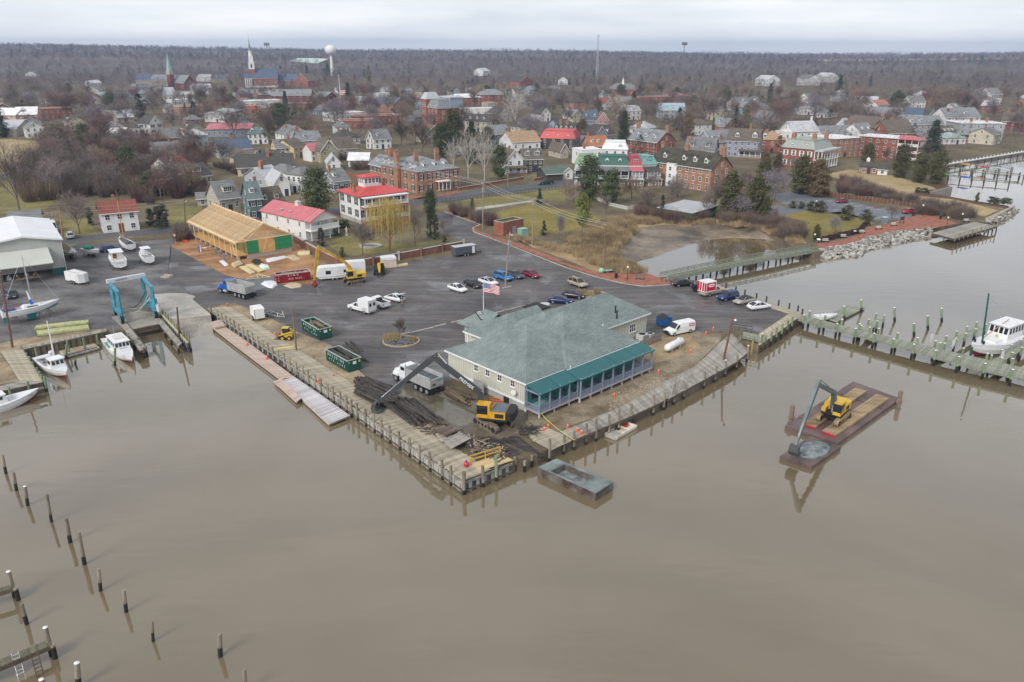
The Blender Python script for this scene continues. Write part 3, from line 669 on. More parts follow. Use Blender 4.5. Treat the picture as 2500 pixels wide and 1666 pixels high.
# footbridge over the cove
fb=T('footbridge','long green grey timber footbridge across the mouth of the muddy cove','bridge',P('x1',900,1150))
n0,n1=P('z6',300,165,.1),P('x1',1745,1018,.1);dn=(n1-n0).normalized();nn=V3((-dn.y,dn.x,0));BL=(n1-n0).length
def fbp(t,s,z):return n0+dn*(BL*t)+nn*s+V3((0,0,z+.3*sin(pi*min(1,max(0,t)))))
cl=[fbp(t/12,0,0)for t in range(13)];cr_=[fbp(t/12,2.6,0)for t in range(13)]
deck(fb,cl,cr_,cO,.3,.08)
d4=M('green_grey_rail',(.22,.245,.185),.85,.18,2,rndv=.12)
for s in(0,2.6):
 for z,w in((-.2,.34),(.42,.14),(.74,.14),(1.06,.16)):
  b=B()
  for t in range(12):b.beam(fbp(t/12,s,z),fbp((t+1)/12,s,z),.1,w)
  b.o('rail' if z>0 else 'stringer',d4,fb,a8(fb))
 n=int(BL/2)
 for i in range(n+1):
  p=fbp(i/n,s,0);B().cb(p.x,p.y,p.z-.4,.11,.11,1.5).o('rail_post',d4,fb,a8(fb))
n=int(BL/4.2)
for i in range(1,n+1):
 for s in(.2,2.4):
  p=fbp(i/(n+.4),s,0);piling(fb,V3((p.x,p.y,WZ)),p.z-WZ-.2,.2,BM,1)
# far platform and bulkhead at the promenade end
pf=T('promenade_platform','grey decked boat platform on piles at the end of the promenade','platform',P('x2',1600,1200))
deck(pf,PL('x2 1175,1252 1460,1325',.1),PL('x2 1720,1112 2000,1165',.1),PG,.5,.1)
B().beam(P('x2',1175,1262,-.2),P('x2',1460,1335,-.2),.2,.6).o('fascia',BM,pf,a8(pf))
B().beam(P('x2',1460,1335,-.2),P('x2',2000,1175,-.2),.2,.6).o('fascia',BM,pf,a8(pf))
for i in range(11):
 p=P('x2',1470,1325).lerp(P('x2',2010,1165),i/10);piling(pf,V3((p.x,p.y,WZ)),2.7 if i<10 else 3.4,.17,ah,.9)
fw=T('timber_bulkhead','tan timber bulkhead with a walkway at the far right shore','bulkhead',P('x2',2040,1020))
deck(fw,PL('x2 1868,1100 2225,915',.1),PL('x2 1870,1060 2190,915',.1),aF,.5,.1)
B().beam(P('x2',1868,1108,-.6),P('x2',2228,925,-.6),.2,1.3).o('wall_board',cB,fw,a8(fw))
sw=B();q=PL('x2 1150,742 1432,667')
sw.beam(q[0]-Z_(.6),q[1]-Z_(.6),.5,1.8)
aC(sw.o('sea_wall',M('grey_concrete_wall',(.28,.27,.25),.9,.2,1)),'grey concrete sea wall jutting from the straw coloured lawn','wall')
# far docks
for i,(a,c,w,l)in en((((1400,412),(2300,500),1.2,'far grey dock nearest the gangway, left of the kayaks'),((1390,525),(2170,590),1.2,'nearest of the far docks, carrying the blue kayak'),((1700,470),(2353,520),1,'middle one of the far docks on thin piles'),((1600,360),(2200,430),1,'kayak dock with an orange and a red kayak beside it'))):
 d0=T('far_dock',l,'dock',P('x2',*a),0,'docks by the far waterfront houses')
 pa,pb=P('x2',*a,.1),P('x2',*c,.1);dd=(pb-pa).normalized();nn=V3((-dd.y,dd.x,0))
 B().beam(pa,pb,w,.2).o('walkway',cO,d0,a8(d0))
 m=int((pb-pa).length/4)
 for k in range(m+1):
  for s in(-.6,.6):
   p=pa.lerp(pb,k/m)+nn*s*w;piling(d0,V3((p.x,p.y,WZ)),2.3,.16,BM,.9)
gw=T('gangway','long white sloping gangway leading up from the far docks','gangway',P('x2',1345,375))
pa,pb=P('x2',1345,378,.6),P('x2',2400,205,.8)
B().beam(pa,pb,1.6,.3).o('walkway',M('pale_gangway',(.55,.55,.54),.7,.1,2),gw,a8(gw))
for k in range(24):
 p=pa.lerp(pb,k/23);B().cb(p.x,p.y,p.z,.3,.2,.9).o('post',M('white_post',(.75,.75,.75),.6,.06,2),gw,a8(gw))
for k in range(12):
 p=pa.lerp(pb,(k+.5)/12);piling(gw,V3((p.x,p.y,WZ)),2,.16,BM,1)
# buildings
WH=M('white_house_paint',(.74,.74,.73),.6,.06,.6)
aq=M('white_trim',(.78,.78,.77),.55,.05,.6)
dZ=M('dark_window_glass',(.025,.03,.038),.08,.3,2,spec=.6)
bz=M('pale_window_blind',(.34,.35,.36),.3,.3,2,spec=.5)
BR=M('red_brick',(.26,.085,.055),.9,.2,.7,c2=(.31,.125,.085),detail=8)
ba=M('orange_brown_brick',(.32,.165,.1),.9,.25,.6,c2=(.38,.21,.14),detail=8)
al=M('dark_red_brick',(.17,.045,.04),.9,.2,.7,c2=(.21,.065,.055),detail=8)
aM=M('grey_slate_roof',(.185,.2,.215),.7,.2,1.2,c2=(.25,.26,.27),detail=8,stretch=(.3,1,3))
b4=M('dark_shingle_roof',(.065,.06,.058),.9,.22,1.2,c2=(.085,.08,.075),detail=8,stretch=(.3,1,3))
GY=M('grey_shingle_roof',(.165,.165,.17),.9,.2,1.2,c2=(.2,.2,.2),detail=8,stretch=(.3,1,3))
BF=M('brown_shingle_roof',(.12,.095,.075),.9,.2,1.2,c2=(.15,.125,.105),detail=8,stretch=(.3,1,3))
b1=M('tan_shingle_roof',(.34,.22,.13),.9,.15,1.2,c2=(.38,.26,.165),detail=8)
eW=M('mossy_dark_roof',(.05,.045,.038),.95,.3,.5,c2=(.075,.07,.05),detail=8)
dI=M('bright_red_metal_roof',(.55,.075,.07),.5,.12,.5)
PK=M('faded_red_metal_roof',(.52,.15,.17),.5,.12,.6)
aK=M('red_brown_roof',(.23,.075,.055),.85,.15,1)
eK=M('green_metal_roof',(.05,.17,.13),.5,.12,.6)
f9=M('pale_mint_roof',(.5,.62,.56),.6,.08,.3)
WR=M('white_flat_roof',(.7,.7,.71),.7,.1,.3,c2=(.78,.78,.78),detail=8)
LG=M('pale_grey_metal_roof',(.47,.48,.5),.5,.12,.4)
am=M('blue_slate_roof',(.085,.115,.17),.7,.15,.8)
fq=M('purple_shingle_roof',(.13,.085,.12),.9,.15,.8)
bQ=M('cream_siding',(.6,.55,.42),.7,.08,.8)
dE=M('yellow_siding',(.66,.54,.27),.7,.08,.8)
aG=M('tan_siding',(.42,.38,.32),.75,.08,.8)
bV=M('peach_siding',(.6,.46,.34),.75,.08,.8)
bR=M('grey_siding',(.4,.42,.44),.75,.08,.8)
cG=M('blue_grey_siding',(.27,.33,.4),.75,.08,.8)
cS=M('teal_green_siding',(.12,.19,.185),.75,.1,.8)
cD=M('olive_siding',(.34,.3,.19),.75,.08,.8)
DS_=M('dark_brown_shingle_wall',(.075,.06,.055),.85,.2,1)
cV=M('pink_siding',(.5,.29,.28),.75,.08,.8)
cL=M('lavender_grey_siding',(.33,.35,.43),.75,.08,.8)
ay=M('block_foundation',(.4,.39,.37),.9,.12,.6)
ak=M('black_shutter',(.02,.022,.028),.5,.1,2)
ap=M('blue_shutter',(.03,.05,.09),.5,.1,2)
HO=[]
WC={}
def cI(w,h,near):
 k=(round(w,2),round(h,2),near)
 if k in WC:return WC[k]
 f=B();t=.09
 f.box(-w/2-t,-.05,-t,w/2+t,.04,0);f.box(-w/2-t,-.05,h,w/2+t,.04,h+t*1.4)
 f.box(-w/2-t,-.05,0,-w/2,.04,h);f.box(w/2,-.05,0,w/2+t,.04,h)
 f.box(-w/2,-.035,h*.48,w/2,.02,h*.53)
 if w>1.4:
  for x in(-w/6,w/6)if w<2.4 else(-w/4,0,w/4):f.box(x-.05,-.035,0,x+.05,.02,h)
 else:f.box(-.03,-.03,0,.03,.02,h)
 f.box(-w/2-t-.05,-.12,-t-.05,w/2+t+.05,.02,-t,0)
 p=B().box(-w/2,-.005,0,w/2,.03,h,0)
 if near:WC[k]=(f.mesh('window',aq),p.mesh('pane',dZ))
 else:
  f.box(-w/2,-.005,0,w/2,.03,h,1);WC[k]=(f.mesh('window',[aq,dZ]),None)
 return WC[k]
SC={}
def window(a3,x,y,z,rz,w=.95,h=1.5,near=False,shut=None):
 f,p=cI(w,h,near)
 o=a2('window',f,a3,(x,y,z),rz)
 if p:a2('pane',p,o)
 if shut:
  k=(shut.name,round(w,2),round(h,2))
  if k not in SC:SC[k]=B().box(-w*.26,-.05,-.02,w*.26,.02,h+.02).mesh('shutter',shut)
  c,s=cos(rz),sin(rz)
  for d in(-w*.5-w*.26-.1,w*.5+w*.26+.1):a2('shutter',SC[k],a3,(x+c*d,y+s*d,z),rz)
 return o
def a5(b,q,t=.16,m=0):
 n=len(q);q=[V3(p)for p in q]
 nr=(q[1]-q[0]).cross(q[2]-q[0]).normalized()
 if nr.z<0:q=q[::-1];nr=-nr
 vs=q+[p-nr*t for p in q]
 b.add(vs,[tuple(range(n)),tuple(range(2*n-1,n-1,-1))]+[(i,n+i,n+(i+1)%n,(i+1)%n)for i in range(n)],m)
def hp(b,x0,y0,x1,y1,z,r,aD='x',i0=0.,i1=0.,t=.16):
 if aD=='x':
  ym=(y0+y1)/2;a,c=(x0+i0,ym,z+r),(x1-i1,ym,z+r)
  a5(b,[(x0,y0,z),(x1,y0,z),c,a],t);a5(b,[(x0,y1,z),(x1,y1,z),c,a],t)
  if i0>.01:a5(b,[(x0,y0,z),(x0,y1,z),a],t)
  if i1>.01:a5(b,[(x1,y0,z),(x1,y1,z),c],t)
 else:
  xm=(x0+x1)/2;a,c=(xm,y0+i0,z+r),(xm,y1-i1,z+r)
  a5(b,[(x0,y0,z),(x0,y1,z),c,a],t);a5(b,[(x1,y0,z),(x1,y1,z),c,a],t)
  if i0>.01:a5(b,[(x0,y0,z),(x1,y0,z),a],t)
  if i1>.01:a5(b,[(x0,y1,z),(x1,y1,z),c],t)
dF={}
def bI(a3,x,y,z,h,ad=None,w=.8,d=.8):
 ad=ad or ba;k=(ad.name,round(h,1),w,d)
 if k not in dF:dF[k]=B().cb(0,0,0,w,d,h).cb(0,0,h,w+.15,d+.15,.15).cb(0,0,h+.15,w*.5,d*.5,.2).mesh('chimney',ad)
 a2('chimney',dF[k],a3,(x,y,z))
DM={}
def bY(a3,x,y,z,rz,roofm,w=1.3,h=1.6,b3=2.4,near=False,wall=None,shed=False):
 wall=wall or aq;k=(roofm.name,wall.name,w,h,b3,shed)
 if k not in DM:
  b=B().box(-w/2,0,0,w/2,b3,h,0)
  if shed:a5(b,[(-w/2-.2,-.25,h),(w/2+.2,-.25,h),(w/2+.2,b3+.5,h+.8),(-w/2-.2,b3+.5,h+.8)],.12,1)
  else:
   b.add([(-w/2,0,h),(w/2,0,h),(0,0,h+w*.55)],[(0,1,2)],0)
   a5(b,[(-w/2-.15,-.15,h-.08),(-w/2-.15,b3+.6,h-.08),(0,b3+.6,h+w*.58),(0,-.15,h+w*.58)],.1,1)
   a5(b,[(w/2+.15,-.15,h-.08),(w/2+.15,b3+.6,h-.08),(0,b3+.6,h+w*.58),(0,-.15,h+w*.58)],.1,1)
  DM[k]=b.mesh('dormer',[wall,roofm])
 o=a2('dormer',DM[k],a3,(x,y,z),rz)
 f,_=cI(min(w-.4,2.6),h-.55,False)
 a2('window',f,o,(0,-.04,.35))
 return o
def house(a4,c0,c1,h,d,ab,r,wall,roofm,st=2,nf=4,ns=2,f6=(),dorm=(),shut=None,door=1,near=False,cat='house',name='house',ov=.45,ww=.95,wh=1.5,skipf=(),found=0.,chm=None,group=None,dwall=None,side='both'):
 c0,c1=V3((c0.x,c0.y,0)),V3((c1.x,c1.y,0));w=(c1-c0).length;rz=az(c0,c1)
 if not near and ab!='flat':d*=1.3;r*=1.2
 a3=T(name,a4,cat,c0,rz,group)
 wb=B()
 if ab in('gx','saltx'):
  wb.box(0,0,found,w,d,h);wb.add([(0,0,h),(0,d,h),(0,d/2,h+r)],[(0,1,2)]);wb.add([(w,0,h),(w,d,h),(w,d/2,h+r)],[(0,2,1)])
 elif ab=='gy':
  wb.box(0,0,found,w,d,h);wb.add([(0,0,h),(w,0,h),(w/2,0,h+r)],[(0,1,2)]);wb.add([(0,d,h),(w,d,h),(w/2,d,h+r)],[(0,2,1)])
 elif ab=='flat':wb.box(0,0,found,w,d,h+.5)
 else:wb.box(0,0,found,w,d,h)
 if found:wb.box(.05,.05,0,w-.05,d-.05,found,1)
 wb.o('wall',[wall,ay],a3)
 rb=B();sl_=r/(d/2)if ab=='gx' else 0
 if ab=='gx':hp(rb,-ov,-ov,w+ov,d+ov,h-ov*sl_,r+ov*sl_+.1,'x')
 elif ab=='gy':s2=r/(w/2);hp(rb,-ov,-ov,w+ov,d+ov,h-ov*s2,r+ov*s2+.1,'y')
 elif ab=='hip':
  i=min(w,d)/2+ov
  if w>=d:hp(rb,-ov,-ov,w+ov,d+ov,h,r,'x',i,i)
  else:hp(rb,-ov,-ov,w+ov,d+ov,h,r,'y',i,i)
 elif ab=='flat':rb.box(.25,.25,h+.1,w-.25,d-.25,h+.3);rb.box(-.08,-.08,h+.5,w+.08,.3,h+.62);rb.box(-.08,d-.3,h+.5,w+.08,d+.08,h+.62);rb.box(-.08,.3,h+.5,.3,d-.3,h+.62);rb.box(w-.3,.3,h+.5,w+.08,d-.3,h+.62)
 elif ab=='slab':rb.box(-ov,-ov,h,w+ov,d+ov,h+.3)
 elif ab=='shed':a5(rb,[(-ov,-ov,h),(w+ov,-ov,h),(w+ov,d+ov,h+r),(-ov,d+ov,h+r)],.2)
 elif ab=='mans':
  i=r*.38;q0=[(-ov,-ov,h),(w+ov,-ov,h),(w+ov,d+ov,h),(-ov,d+ov,h)];q1=[(i,i,h+r),(w-i,i,h+r),(w-i,d-i,h+r),(i,d-i,h+r)]
  rb.loft([q0,q1]);rb.box(i-.2,i-.2,h+r,w-i+.2,d-i+.2,h+r+.12)
 if ab=='gx':
  eb=B();eb.box(-ov,-ov-.06,h-ov*sl_-.2,w+ov,-ov,h-ov*sl_);eb.o('fascia',aq,a3)
 elif ab=='gy':
  eb=B();s2=r/(w/2)
  for sx in(-ov,w+ov):eb.beam((sx,-ov-.03,h-ov*s2-.08),(w/2,-ov-.03,h+r),.08,.24)
  eb.o('rake_board',aq,a3)
 rb.o('roof',roofm,a3)
 fh=(h-found)/max(1,st)
 for k in range(st):
  z=found+fh*k+max(.55,(fh-wh)*.5)
  if fh<wh+.7:z=found+fh*k+.55
  hh=min(wh,fh-.9)
  for i in range(nf):
   x=w*(i+.5)/nf
   if k==0 and door and i==nf//2 and nf>1:
    o=B().box(-.5,-.05,0,.5,.05,2.1).box(-.62,-.04,0,-.5,.06,2.25).box(.5,-.04,0,.62,.06,2.25).box(-.62,-.04,2.1,.62,.06,2.3).o('door',ap if door==1 else aK,a3,(x,-.02,found))
    continue
   if(i,k)in skipf:continue
   window(a3,x,-.02,z,0,ww,hh,near,shut)
  for i in range(ns):
   y=d*(i+.5)/ns
   if side in('both','L'):window(a3,-.02,y,z,R(-90),ww,hh,near,shut)
   if side in('both','R'):window(a3,w+.02,y,z,R(90),ww,hh,near,shut)
 if ab=='gy' and r>2:window(a3,w/2,-.02,h+r*.15,0,.8,min(1.3,r*.45),near)
 if ab=='gx' and r>2.2 and ns:
  window(a3,-.02,d/2,h+r*.12,R(-90),.7,min(1.2,r*.4),near);window(a3,w+.02,d/2,h+r*.12,R(90),.7,min(1.2,r*.4),near)
 zr=h+r
 for c in f6:
  fx,fy,ch_=c[:3]
  if ab=='gx':zz=h+r*(1-abs(fy-.5)*2)
  elif ab=='gy':zz=h+r*(1-abs(fx-.5)*2)
  else:zz=h+(r if ab!='hip' else r*.5)
  bI(a3,w*fx,d*fy,zz-1,ch_+1,chm,*(c[3:]if len(c)>3 else()))
 for q in dorm:
  fx,dw=q[0],q[1];shd=len(q)>2
  if ab=='gx':yy=d*.14;zz=h+r*.28
  elif ab in('hip','mans'):yy=.25 if ab=='mans' else d*.12;zz=h+(.35 if ab=='mans' else r*.24)
  else:yy=d*.1;zz=h
  if ab=='gy':
   bY(a3,w*.12,d*fx,h+r*.24,R(-90),roofm,dw,1.4,2.2,wall=dwall)
  else:bY(a3,w*fx,yy,zz,0,roofm,dw,1.45 if dw<2 else 1.7,2.2,wall=dwall,shed=shd)
 HO.append((a3,w,d,h+(r if ab!='flat' else .6),rz,a4))
 return a3
def he(fr,x0,y0,x1,y1,h):return P(fr,x0,y0,h),P(fr,x1,y1,h)
def dK(a3,x,y,z=0):return a3.location+MR(a3.rotation_euler.z,3,'Z')@V3((x,y,z))
# the restaurant on the quay
EH=4.4
rB,rC=P('z5',835,1060,EH),P('z5',1790,690,EH)
rs=T('restaurant','cream waterside restaurant with a green grey hipped roof and teal porch','restaurant',(rB.x,rB.y,0),az(rB,rC))
def eM(name,c,c2):
 m=bpy.data.materials.new(name);m.use_nodes=True;N,L=m.node_tree.nodes,m.node_tree.links;b=N['Principled BSDF']
 g=N.new('ShaderNodeTexCoord').outputs['Object']
 bt=N.new('ShaderNodeTexBrick');bt.inputs['Scale'].default_value=1;bt.inputs['Brick Width'].default_value=.55;bt.inputs['Row Height'].default_value=.28
 bt.inputs['Mortar Size'].default_value=.018;bt.inputs['Color1'].default_value=(*c,1);bt.inputs['Color2'].default_value=(*c2,1);bt.inputs['Mortar'].default_value=tuple(v*.62 for v in c)+(1,)
 L.new(g,bt.inputs['Vector'])
 n=N.new('ShaderNodeTexNoise');n.inputs['Scale'].default_value=.35;n.inputs['Detail'].default_value=6;L.new(g,n.inputs['Vector'])
 r=N.new('ShaderNodeValToRGB');r.color_ramp.elements[0].position=.3;r.color_ramp.elements[0].color=(.82,.82,.85,1);r.color_ramp.elements[1].position=.7;r.color_ramp.elements[1].color=(1.15,1.15,1.12,1);L.new(n.outputs['Fac'],r.inputs['Fac'])
 x=N.new('ShaderNodeMix');x.data_type='RGBA';x.blend_type='MULTIPLY';x.inputs['Factor'].default_value=1;L.new(bt.outputs['Color'],x.inputs['A']);L.new(r.outputs['Color'],x.inputs['B'])
 L.new(x.outputs['Result'],b.inputs['Base Color']);b.inputs['Roughness'].default_value=.85
 return m
SHG=eM('green_grey_shingles',(.165,.205,.2),(.225,.262,.255))
c8=M('cream_board_siding',(.56,.55,.47),.7,.06,.8)
b5=M('lavender_blue_porch_paint',(.24,.28,.37),.6,.06,1)
dc=M('teal_porch_roof',(.022,.12,.125),.45,.1,.4)
eI=M('teal_porch_wall',(.04,.22,.22),.6,.1,1)
wb=B()
wb.box(.35,.35,1.15,16.5,17.1,EH);wb.box(8.1,0,1.15,23.9,16.5,EH);wb.box(14,7.4,.6,36.5,18.6,EH)
wb.o('wall',c8,rs)
wb=B().box(.45,.45,0,16.4,17,1.15).box(8.2,.3,0,23.8,16.4,1.1).box(14.1,7.5,0,36.4,18.5,.6)
wb.o('foundation',ay,rs)
bt=B()
for i in range(40):
 y=.55+i*.42
 if y<17:bt.box(.31,y-.035,1.2,.35,y+.035,EH)
for i in range(26):
 x=24.2+i*.48;bt.box(x-.035,7.36,.7,x+.035,7.4,EH)
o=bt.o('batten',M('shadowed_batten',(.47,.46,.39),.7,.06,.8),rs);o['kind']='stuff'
B().box(.24,.3,1.02,.36,17.1,1.28).o('sill_band',aq,rs)
B().cb(.4,.4,0,.28,.28,EH).o('corner_board',aq,rs)
rb=B()
hp(rb,0,0,17.5,17.5,EH,4.3,'x',8.75,8.75,.2);rb.o('roof',SHG,rs)
rb=B();hp(rb,7.7,-.4,24.3,16.6,EH+.02,4.75,'x',8.1,8.1,.2);rb.o('roof',SHG,rs)
rb=B();hp(rb,11,7,37.1,19,EH+.01,3.35,'x',6,5.2,.2);rb.o('roof',SHG,rs)
rb=B();hp(rb,8.6,13,20.5,23.4,3.8,3,'x',5,0,.18);rb.o('roof',SHG,rs)
rb=B();hp(rb,11,21.5,18.5,28,3.4,2.4,'y',0,3.2,.18);rb.o('roof',SHG,rs)
B().box(9.6,16,0,17.5,22.6,3.8).box(12,21,0,17.6,27,3.4).o('wall',c8,rs)
for x,y in((9.2,22.8),(9.2,19.6)):B().cb(x,y,0,.2,.2,3.8).o('post',aq,rs)
sk=B().box(-.9,-.55,0,.9,.55,.14).box(-.8,-.45,.14,-.05,.45,.17,1).box(.05,-.45,.14,.8,.45,.17,1).o('skylight',[ak,bz],rs,(13.2,24.3,5.1));sk.rotation_euler=(0,-.62,R(90))
eb=B()
for a,c in(((0,0),(7.7,0)),((7.7,-.4),(24.3,-.4)),((0,0),(0,17.5)),((24.4,7),(37.1,7)),((37.1,7),(37.1,19)),((8.6,15.5),(8.6,23.4)),((24.3,-.4),(24.3,7))):
 eb.beam((a[0],a[1],EH-.16 if a[0]!=8.6 else 3.62),(c[0],c[1],EH-.16 if a[0]!=8.6 else 3.62),.1,.24)
eb.o('gutter',aq,rs)
for i,y in en((10.6,8.1,5.6,2.9)):
 w=window(rs,.3,y,3,R(-90),.75,.85,True)
w=window(rs,32.6,7.38,1.9,0,1.5,1.3,True)
# porch
pb=B();a5(pb,[(-.05,-2.75,3.62),(8,-2.75,3.62),(8,-.02,4.28),(-.05,-.02,4.28)],.12);pb.o('porch_roof',dc,rs)
pb=B();a5(pb,[(7.6,-3.15,3.6),(24.7,-3.15,3.6),(24.7,-.42,4.28),(7.6,-.42,4.28)],.12);pb.o('porch_roof',dc,rs)
for x in(3.9,11.8,16,20.4):
 y=-2.75 if x<8 else-3.15;B().beam((x,y+.05,3.7),(x,y+2.65,4.34),.05,.04).o('roof_seam',M('teal_seam',(.03,.15,.155),.5,.05,1),rs)
B().box(0,-2.6,.62,8,.3,.85).box(7.7,-3,.6,24.5,.1,.84).o('porch_floor',M('lilac_deck_edge',(.4,.37,.42),.7,.1,1),rs)
B().box(.1,.28,.9,8,.345,4.2).box(8,-.1,.9,23.9,-.02,4.2).o('porch_wall',eI,rs)
at=[(.1,-2.5),(2.1,-2.5),(4.1,-2.5),(6,-2.5),(7.75,-2.5),(7.95,-2.9),(10.3,-2.9),(12.7,-2.9),(15,-2.9),(17.4,-2.9),(19.7,-2.9),(22,-2.9),(24.35,-2.9),(.1,.2),(24.35,.0)]
for x,y in at:B().cb(x,y,.85,.2,.2,2.9).o('porch_post',b5,rs)
for seg in(at[0:5],at[5:13],[at[0],at[13]],[at[12],at[14]]):
 a,c=seg[0],seg[-1]
 B().beam((a[0],a[1],1.72),(c[0],c[1],1.72),.09,.09).o('railing',b5,rs)
 bb=B();n=int(math.dist(a,c)/.16)
 for i in range(n):
  t=(i+.5)/n;bb.cb(a[0]+(c[0]-a[0])*t,a[1]+(c[1]-a[1])*t,.88,.045,.045,.82)
 bb.beam((a[0],a[1],.95),(c[0],c[1],.95),.07,.07)
 bb.o('baluster',b5,rs)['kind']='stuff'
 B().beam((a[0],a[1],3.55),(c[0],c[1],3.55),.14,.22).o('porch_beam',b5,rs)
for x in(2.1,4.1,6,10.3,12.7,15,17.4,19.7,22):
 y=.27 if x<8 else-.12
 B().box(x-.7,y-.04,1.5,x+.7,y,3.2).o('porch_window',dZ,rs)
for x,y in((.3,-2.3),(3.2,-2.3),(6.2,-2.3),(8,-2.7),(10.3,-2.7),(12.7,-2.7),(15,-2.7),(17.4,-2.7),(19.8,-2.7),(22.2,-2.7),(24.1,-2.7)):
 B().cyl((x,y,-.3),(x,y,.62),.17,n=8).o('pier',M('pale_pier_post',(.5,.46,.4),.9,.15,2),rs)
TT=M('teal_table_top',(.1,.34,.34),.5,.08,2)
for x,y in((1.1,-1.5),(3,-1.5),(5,-1.4),(6.8,-1.5),(9,-1.8),(11.5,-1.8),(13.8,-1.8),(16.2,-1.8),(18.5,-1.8),(20.8,-1.8)):
 t=T('porch_table','teal table on the restaurant porch','table',dK(rs,x,y,.85),rs.rotation_euler.z,'tables on the restaurant porch')
 B().box(-.6,-.5,.7,.6,.5,.76).o('table_top',TT,t);B().cyl((0,0,0),(0,0,.7),.06,n=6).o('leg',b5,t)
for x,y,z in((29.8,9,5.2),(29,8,4.8)):B().cyl((x,y,z),(x,y,z+1.4),.12,n=8).cyl((x,y,z+1.4),(x,y,z+1.5),.18,n=8).o('vent_pipe',ak,rs)
for x,y,z in((4.7,13.6,5.8),(20.6,4,6.5),(8.2,-.6,4.4)):B().cyl((x,y,z),(x,y,z+.5),.07,n=6).o('vent_pipe',aq,rs)
B().box(21.3,19.2,3,24.3,22.2,5.2).o('roof_housing',c8,rs);B().box(21.1,19,5.2,24.5,22.4,5.45).o('roof_housing_top',M('black_membrane',(.03,.03,.032),.8,.2,1),rs)
B().box(21.3,17,0,27,22.4,3).o('wall',c8,rs)
fn=B().cb(0,0,0,1.5,1.5,.3).cyl((0,0,.3),(0,0,.7),.6,.8,10).cyl((0,0,.7),(0,0,1.3),.85,.85,10).cyl((0,0,1.3),(0,0,1.5),.95,.9,10).o('exhaust_fan',M('galvanised',(.6,.61,.62),.4,.1,2,metal=.4),rs,(25.7,21.4,3.6))
B().box(24.8,20.6,3,26.6,22.3,3.6).o('fan_kerb',c8,rs)
dS=B();rr=[[(.05+.02*k*k,.4*k/3*cos(a*pi/5),.4*k/3*sin(a*pi/5))for a in range(10)]for k in(.3,1,2,3)]
dS.loft(rr);dS.cyl((.3,0,0),(.5,0,-.4),.03,n=5)
dS.o('satellite_dish',aq,rs,(-.15,2.2,2.5),R(200))
gg=B()
for i in range(4):gg.box(-.05,i*.55,0,.05,i*.55+.52,1.9)
gg.o('shed_panel',M('weathered_grey_board',(.33,.33,.33),.9,.2,2),rs,(-.6,8,.3))
B().cb(.35,4.3,0,.12,1,1).o('crawl_door',dZ,rs)
# service yard: fence, air conditioners, bins
sf=T('service_fence','weathered plank fence screening the restaurant service yard','fence',dK(rs,25,4.3),rs.rotation_euler.z)
fm=M('weathered_fence_board',(.26,.22,.19),.9,.25,2,rndv=.2)
ub=B().box(0,-.03,0,2.3,.03,.17).mesh('board',fm)
for s in range(6):
 B().cb(s*2.35,.08,0,.12,.12,1.5).o('post',fm,sf)
 if s<5:
  for k in range(6):a2('board',ub,sf,(s*2.35+.02,0,.3+k*.2))
ACM=M('air_conditioner_grey',(.55,.56,.54),.5,.1,2)
def aZ(x,y,s,l):
 t=T('air_conditioner',l,'air conditioner',dK(rs,x,y,0),rs.rotation_euler.z,'air conditioners behind the restaurant')
 B().box(-s,-s,.15,s,s,.15+1.7*s).o('casing',ACM,t);B().cyl((0,0,.15+1.7*s),(0,0,.2+1.7*s),s*.8,n=12).o('fan_grille',ak,t)
 bb=B()
 for k in range(5):bb.box(-s*.9,-s-.02,.3+k*.3*s,s*.9,-s,.36+k*.3*s)
 bb.o('louvre',ak,t)
aZ(26.2,5.6,.45,'smallest air conditioner nearest the teal porch');aZ(28,5.8,.5,'grey air conditioner second from the porch');aZ(29.8,6.1,.55,'middle air conditioner in the service yard');aZ(34,6.3,.75,'largest air conditioner beside the restaurant corner')
aZ(35.8,6,.6,'air conditioner at the end of the plank fence')
for i,(x,y,c,l)in en(((31,6.2,(.02,.06,.3),'bright blue barrel between the air conditioners'),(31.9,5.9,(.05,.06,.07),'dark bin between the air conditioners'))):
 o=B().cyl((0,0,0),(0,0,.95),.33,.33,10).cyl((0,0,.95),(0,0,1),.36,.36,10).o('barrel',M('barrel_%d'%i,c,.4,.1,2),None,dK(rs,x,y));aC(o,l,'barrel')
HO.append((rs,37,23,9,rs.rotation_euler.z,'restaurant'))
# timber-framed building under construction
FH=4.3
f0,f1=P('z2',620,545,FH),P('z2',1112,470,FH);fb_=P('z2',318,345,FH)
aL=T('timber_framed_building','half built timber framed building with bare rafters and green sheathing','building',(f0.x,f0.y,0),az(f0,f1))
FW,FD=(f1-f0).length,(fb_-f0).length
aN=M('raw_pine',(.74,.55,.32),.8,.1,2,c2=(.8,.62,.4),rndv=.12)
OSB=M('orange_strand_board',(.5,.27,.09),.85,.18,3,c2=(.58,.34,.13))
GSH=M('green_sheathing',(.025,.25,.1),.6,.08,2)
RZ=FH+FW*.26;DK=1.05
B().box(.2,.2,DK-.25,FW-.2,FD-.2,DK).o('floor',OSB,aL)
B().box(2.6,.25,0,FW-.25,.5,DK-.25).box(FW-.5,.5,0,FW-.25,FD-.2,DK-.25).box(2.6,.5,0,2.85,FD-.2,DK-.25).o('foundation',ay,aL)
nr=int(FD/.45)
raf={}
for s in(0,1):
 bb=B();a=(-.45,0,FH-.25)if s==0 else(FW+.45,0,FH-.25);bb.beam(a,(FW/2,0,RZ),.08,.17);raf[s]=bb.mesh('rafter',aN)
jm=B().beam((0,0,FH),(FW,0,FH),.06,.2).mesh('joist',aN)
for i in range(nr+1):
 y=-.4+(FD+.6)*i/nr
 a2('rafter',raf[0],aL,(0,y,0));a2('rafter',raf[1],aL,(0,y,0))
 if i%2:a2('joist',jm,aL,(0,max(.1,y),0))
